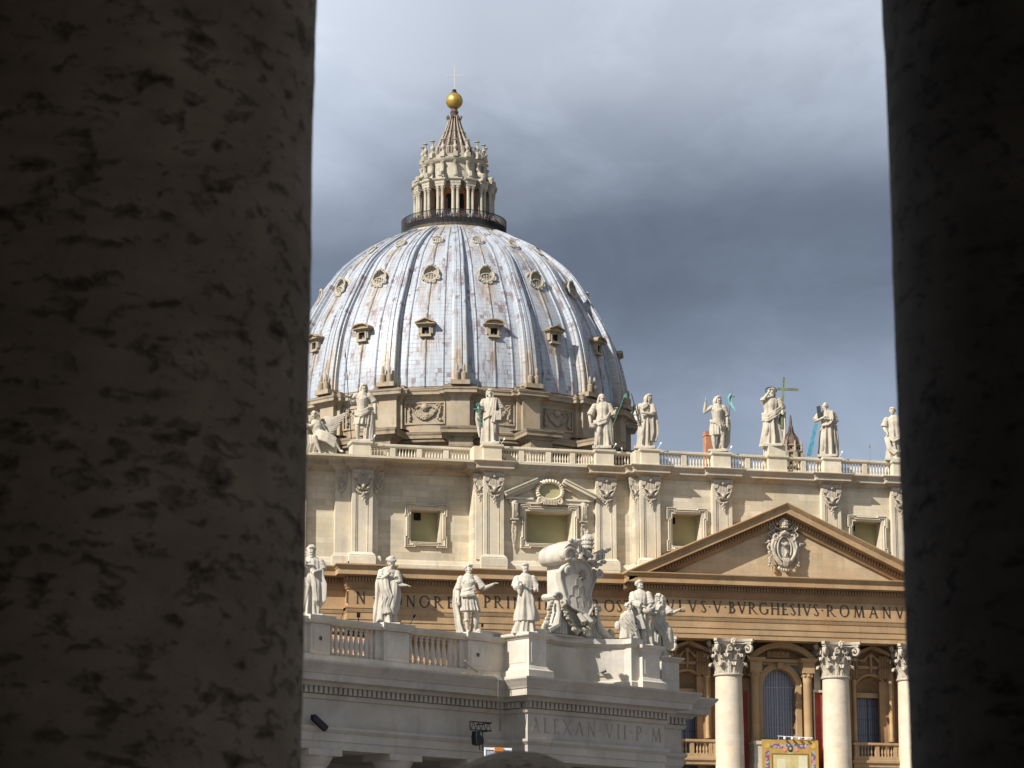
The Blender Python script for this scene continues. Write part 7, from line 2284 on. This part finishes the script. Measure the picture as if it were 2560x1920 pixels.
for sg in (-1, 1):
    b.tube([(0.35 + sg * 0.12, -0.3, 3.72), (0.35 + sg * 0.36, -0.38, 3.85), (0.38 + sg * 0.34, -0.36, 4.05), (0.40 + sg * 0.12, -0.3, 4.1)], [0.12, 0.14, 0.11, 0.08], 8)
    b.tube([(0.2 + sg * 0.25, -0.2, 3.5), (0.25 + sg * 0.5, -0.25, 3.62), (0.3 + sg * 0.62, -0.2, 3.85)], [0.10, 0.12, 0.06], 8)
b.sph((0.45, -0.2, 4.05), (0.28, 0.2, 0.28), 10, 8)
b.tube([(0.2, -0.35, 3.68), (0.45, -0.42, 3.8), (0.7, -0.35, 3.66)], [0.06, 0.12, 0.06], 8)
b.build('scrollwork', 'capital', ARMS)
b = MB(); b.M = AX                                                    # base: flaring scroll legs
for sg, xv, zv, xf in ((-1, -0.98, 1.85, -1.62), (1, 0.98, 1.55, 1.45)):
    b.tube([(xv, -0.1, zv - 0.05), (xv * 0.98, -0.15, zv * 0.6), (xv * 1.12, -0.2, 0.45), (xf, -0.25, 0.12)], [0.14, 0.18, 0.26, 0.28], 10, flat=0.7)
    b.tube(spiral(xv, zv, 0.2, 1.2, PI, sg, y=-0.22), [0.09 - 0.002 * i for i in range(22)], 7)
    b.cyl((xv, -0.2, zv), (xv - 0.1, 0.6, zv), 0.19, 12)
    b.tube(spiral(xf, 0.24, 0.24, 1.2, PI / 2, -sg, y=-0.35), [0.10 - 0.002 * i for i in range(22)], 7)
    q_ = [(xv * 0.5, 0.0), (xf, 0.0), (xv * 1.3, 0.4), (xv, 1.0), (xv * 0.5, 1.3)]
    b.prism(q_ if sg > 0 else q_[::-1], (0, -0.05, 0), (1, 0, 0), (0, 0, 1), (0, 0.55, 0))
    for k in range(5):
        f_ = k / 4
        b.tube([(xv * (0.6 + 0.1 * k), -0.12, 1.2 - 0.15 * k), (xv * (0.65 + 0.16 * k), -0.2, 0.06)], [0.04, 0.09], 6)
b.box(-0.7, 0.7, 0.0, 0.5, -0.02, 1.5)
b.box(-1.75, 1.6, -0.35, 1.2, -0.06, 0.035)
b.build('base', 'white_statue', ARMS)
b = MB(); b.M = AX
rg_ = random.Random(9)
for sg in (-1, 1):                                                    # fruit garlands
    for k in range(17):
        f_ = k / 16
        x, z = 0.02 + sg * (0.85 - 0.62 * f_ ** 1.6), 1.55 - 1.25 * f_
        for j_ in range(3):
            b.sph((x + rg_.uniform(-0.09, 0.09), -0.28 - rg_.uniform(0, 0.14), z + rg_.uniform(-0.05, 0.05)), rg_.uniform(0.055, 0.095), 7, 5)
        if k % 2 == 0:
            b.sph((-1.25 - 0.02 * k + rg_.uniform(-0.05, 0.05), -0.1, 1.55 - 1.3 * f_), rg_.uniform(0.08, 0.13), 7, 5)
for k in range(9):
    b.sph((rg_.uniform(-0.4, 0.4), -0.4, 0.25 + rg_.uniform(-0.1, 0.18)), rg_.uniform(0.1, 0.17), 7, 5)
b.build('garland', 'capital', ARMS)

# small spotlights beside the facade statues
for i, (x, lab) in enumerate(((-40.9, 'the armoured saint'), (-28.1, 'the saint with the book'), (-16.6, 'the hooded saint'), (-12.35, 'the saint with the sword'), (-4.9, 'the bare-legged saint'), (6.95, 'the slanting-beam saint'))):
    y = 2.2 if x < -30 else (0.7 if x < -15 else -0.8)
    spot((x - 0.25, y + 0.2, 53.4), (x + 0.15, y, 54.05), 'tiny white spotlight on a bent arm to the right of %s' % lab, 'white_paint', 0.055)
spot((-15.7, 1.0, 53.4), (-15.75, 0.95, 53.7), 'tiny bluish lamp on the rail between the hooded saint and the sword saint', 'white_paint', 0.055)
# ================================================================== TAPESTRY on the central balcony
TP = thing('tapestry', 'ornate golden tapestry with a colourful scrollwork border hung from the central balcony', 'tapestry', (0.65, -1.1, 0))
def flat_prism(b, poly, y, d=0.012):
    b.prism(poly, (0, y, 0), (1, 0, 0), (0, 0, 1), (0, -d, 0))
def rect(x0, x1, z0, z1):
    return [(x0, z0), (x1, z0), (x1, z1), (x0, z1)]
def ell(cx, cz, rx, rz, n=16):
    return [(cx + rx * math.cos(2 * PI * i / n), cz + rz * math.sin(2 * PI * i / n)) for i in range(n)]
b = MB(); b.box(-2.95, 2.95, -0.03, 0.03, 17.5, 24.78)
b.build('cloth', plain('golden_cloth', (0.44, 0.27, 0.075), 0.85, 0, 0.2, 0.12, 2.0), TP)
def motley():
    mt, t, bs = new_mat('motley_border')
    co = t.n('ShaderNodeTexCoord').outputs['Object']
    v = t.n('ShaderNodeTexVoronoi', {'Vector': t.mapping(co, scale=(1, 1, 1)), 'Scale': 5.0})
    c = t.ramp(t.n('ShaderNodeSeparateColor', {'Color': v.outputs['Color']}).outputs[0], [(0.0, (0.10, 0.11, 0.20)), (0.2, (0.32, 0.05, 0.09)), (0.4, (0.32, 0.33, 0.36)), (0.55, (0.05, 0.13, 0.13)), (0.72, (0.50, 0.24, 0.24)), (0.88, (0.42, 0.40, 0.34))], 'CONSTANT')
    setb(t, bs, col=c, rough=0.9)
    return mt
MAT['motley'] = motley()
b = MB()
flat_prism(b, rect(-2.05, 2.0, 23.95, 24.38), -0.03); flat_prism(b, rect(-2.62, -2.2, 17.6, 23.7), -0.03); flat_prism(b, rect(2.2, 2.62, 17.6, 23.7), -0.03)
b.build('border_band', 'motley', TP)
b = MB()
for x in (-2.4, 2.42):
    flat_prism(b, ell(x, 24.2, 0.27, 0.25), -0.045)
b.build('medallion', plain('yellow_gold_thread', (0.55, 0.38, 0.08), 0.7), TP)
b = MB()
flat_prism(b, ell(0, 23.9, 0.24, 0.36), -0.05)
b.build('oval_boss', plain('dark_green_thread', (0.035, 0.05, 0.03), 0.8), TP)
b = MB()
flat_prism(b, ell(0, 23.95, 0.12, 0.15), -0.065); flat_prism(b, [(-0.3, 23.42), (0.3, 23.42), (0.2, 23.55), (-0.2, 23.55)], -0.06)
b.build('boss_highlight', plain('pale_thread', (0.45, 0.42, 0.25), 0.8), TP)
b = MB()
for sg in (-1, 1):
    flat_prism(b, [(sg * 0.3, 24.05), (sg * 0.62, 24.2), (sg * 0.85, 23.75), (sg * 0.6, 23.62), (sg * 0.35, 23.8)][::sg], -0.05)
b.build('figure_patch', plain('salmon_thread', (0.58, 0.27, 0.17), 0.9), TP)
b = MB()
flat_prism(b, rect(-1.95, 1.95, 17.6, 23.45), -0.034)
b.build('inner_border', plain('brown_thread', (0.22, 0.125, 0.05), 0.9), TP)
b = MB()
flat_prism(b, rect(-1.8, 1.8, 17.6, 23.3), -0.05)
b.build('inner_field', plain('straw_thread', (0.52, 0.43, 0.20), 0.9, 0, 0.2, 0.2, 0.8), TP)
b = MB()
flat_prism(b, rect(-1.42, -0.52, 17.6, 22.9), -0.066); flat_prism(b, rect(0.85, 1.75, 17.6, 23.2), -0.066)
b.build('pale_panel', plain('cream_thread', (0.62, 0.57, 0.38), 0.9, 0, 0.2, 0.1, 0.8), TP)
LB = thing('light_bar', 'thin white bar carrying four small round lamps above the golden tapestry', 'lights', (0.65, -1.3, 0))
b = MB(); b.cyl((-1.35, 0, 25.12), (2.3, 0, 25.0), 0.035, 6)
for x in (-1.2, 2.2):
    b.cyl((x, 0, 25.08), (x, 0.25, 24.75), 0.03, 5)
b.build('bar', 'white_paint', LB)
lmp = None
for x in (-0.65, 0.12, 0.88, 1.65):
    if lmp is None:
        b = MB(); b.sph((0, -0.05, 0), 0.13, 10, 8); b.cyl((0, 0, 0.0), (0, 0, 0.18), 0.03, 6)
        lmp = b.build('lamp', 'white_paint', LB, loc=(x, -0.02, 24.9))
    else:
        inst(lmp, LB, (x, -0.02, 24.9))

# ================================================================== ROOFTOP THINGS behind the balustrade
b = MB()
b.box(1.05, 1.95, 24.5, 25.5, 50.0, 60.8); b.box(0.98, 2.02, 24.43, 25.57, 60.3, 60.5)
tag(b.build('brick_chimney', 'brick'), 'plain reddish brick stack rising behind the bare-legged saint', 'chimney')
b = MB(); b.cyl((34.65, 60, 50), (34.65, 60, 67.6), 0.05, 6); b.box(34.55, 34.75, 59.95, 60.05, 67.0, 67.3)
tag(b.build('mast', 'cable'), 'very thin aerial mast against the sky left of the curly-haired saint', 'mast')
CU = thing('cupola', 'small weathered stone lantern with bulbous lead cap behind the great cross', 'cupola', (29.75, 75, 0))
b = MB()
b.lathe([(1.55, 50), (1.55, 66.6), (1.9, 66.75), (1.95, 66.95), (1.5, 67.0), (1.25, 67.1), (1.25, 68.6), (1.6, 68.75), (1.65, 68.95), (1.15, 69.0), (1.1, 69.05), (1.1, 69.6), (1.35, 69.7), (1.35, 69.85), (1.0, 69.9)], 8, smooth=False)
for k in range(8):
    a = 2 * PI * k / 8
    b.lathe([(0.16, 68.95), (0.16, 69.5), (0.08, 69.7), (0.14, 69.95), (0.03, 70.4)], 7, (1.45 * math.cos(a), 1.45 * math.sin(a)))
    b.box(1.5 * math.cos(a) - 0.22, 1.5 * math.cos(a) + 0.22, 1.5 * math.sin(a) - 0.22, 1.5 * math.sin(a) + 0.22, 67.0, 68.7)
b.build('drum', 'dome_stone', CU)
b = MB()
for k in range(8):
    a = 2 * PI * k / 8 + PI / 8
    b.sph((1.16 * math.cos(a), 1.16 * math.sin(a), 67.7), (0.3, 0.3, 0.5), 10, 8)
    b.sph((1.02 * math.cos(a), 1.02 * math.sin(a), 69.4), (0.18, 0.18, 0.16), 8, 6)
b.build('opening', 'void', CU)
b = MB()
b.lathe([(1.0, 69.85), (1.02, 70.2), (0.92, 70.7), (0.65, 71.1), (0.4, 71.35), (0.28, 71.7), (0.22, 72.3), (0.16, 73.2), (0.1, 73.9)], 20)
for k in range(8):
    a = 2 * PI * k / 8
    b.tube([(r * math.cos(a), r * math.sin(a), z) for r, z in ((1.06, 69.9), (1.08, 70.25), (0.97, 70.75), (0.68, 71.16), (0.44, 71.45), (0.3, 71.9), (0.24, 72.4))], 0.08, 6)
b.build('cap', 'spire', CU)

# ================================================================== NEAR COLONNADE round the camera
def from_cam(head, d):
    h = math.radians(head)
    return Vector((CAM_LOC.x + d * math.sin(h), CAM_LOC.y + d * math.cos(h), 0))
def near_column(p, label, seed, mat='near'):
    o = thing('stone_column', label, 'column', p)
    b = MB()
    r = random.Random(seed)
    prof = [(0.98, 0.0), (0.98, 0.28), (0.93, 0.42), (0.80, 0.52), (0.765, 0.62)]
    n, k = 96, 160
    vs, fs = [], []
    for i in range(k + 1):
        z = 0.6 + 10.4 * i / k
        base = 0.752 + 0.016 * max(0.0, min(1.0, (z - 2.4) / 2.7)) if z < 5.4 else 0.752 - 0.010 * ((z - 4.0) / 7.0) * 8 * 0.9
        for j in range(n):
            a = 2 * PI * j / n
            q = noise.noise(Vector((math.cos(a) * 2.2, math.sin(a) * 2.2, z * 1.3)) + Vector((seed * 7.1, 0, 0))) * 0.005
            q += noise.noise(Vector((math.cos(a) * 9, math.sin(a) * 9, z * 9)) + Vector((seed * 3.3, 0, 0))) * 0.004
            vs.append(((base + q) * math.cos(a), (base + q) * math.sin(a), z))
    for i in range(k):
        for j in range(n):
            j2 = (j + 1) % n
            fs.append((i * n + j, i * n + j2, (i + 1) * n + j2, (i + 1) * n + j))
    b.add(vs, fs, True)
    b.build('shaft', mat, o)
    b = MB(); b.lathe(prof, 48); b.box(-1.05, 1.05, -1.05, 1.05, -0.25, 0.0); b.build('base', 'near', o)
    b = MB(); b.lathe([(0.68, 10.9), (0.74, 11.0), (0.70, 11.1), (0.70, 11.4), (0.9, 11.65), (0.95, 11.75)], 48); b.box(-0.98, 0.98, -0.98, 0.98, 11.75, 12.05); b.build('capital', 'near', o)
    return o
PL_, PRr = from_cam(5.66, 9.5), from_cam(27.18, 9.5)
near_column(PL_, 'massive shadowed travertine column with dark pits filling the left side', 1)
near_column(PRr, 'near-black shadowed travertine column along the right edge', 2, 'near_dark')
# entablature and ceiling of the camera's passage, plus unseen walls added to block sun
dirv = (PRr - PL_).normalized(); nv = Vector((dirv.y, -dirv.x, 0))
mid = (PL_ + PRr) / 2
def slab(name, s0, s1, o0, o1, z0, z1, mat='near'):
    b = MB()
    c = mid + dirv * (s0 + s1) / 2 + nv * (o0 + o1) / 2; c.z = (z0 + z1) / 2
    b.obox(c, dirv * (s1 - s0) / 2, nv * (o1 - o0) / 2, Vector((0, 0, (z1 - z0) / 2)))
    return structure(b.build(name, mat))
slab('beam', -45, 16, -0.95, 0.95, 12.06, 14.5)
slab('ceiling', -45, 16, -1.3, 19.0, 14.5, 15.2)
slab('wall', -45, 4.5, 18.0, 19.0, 0.0, 14.5)  # added out of view to keep sun off the near columns
slab('sun_block_end', -45.9, -45, -1.0, 19.0, 0.0, 14.5)  # added end closure, also unseen, shuts out the sun

# rounded stone cap seen over the lower edge
p = from_cam(14.6, 16.0)
t = thing('stone_bollard', 'rounded grey-brown stone head cropped by the lower edge below the white framed board', 'stone post', p)
b = MB()
b.lathe([(0.62, 0), (0.62, 1.9), (0.70, 2.0), (0.70, 2.12), (0.60, 2.2)] , 40)
b.build('shaft', 'near', t)
b = MB()
b.lathe([(0.56, 2.2), (0.58, 2.4)] + [(0.58 * math.cos(a), 2.4 + 0.58 * math.sin(a)) for a in [PI / 2 * i / 14 for i in range(1, 14)]] + [(0.01, 2.98)], 48)
b.build('head', 'near', t)
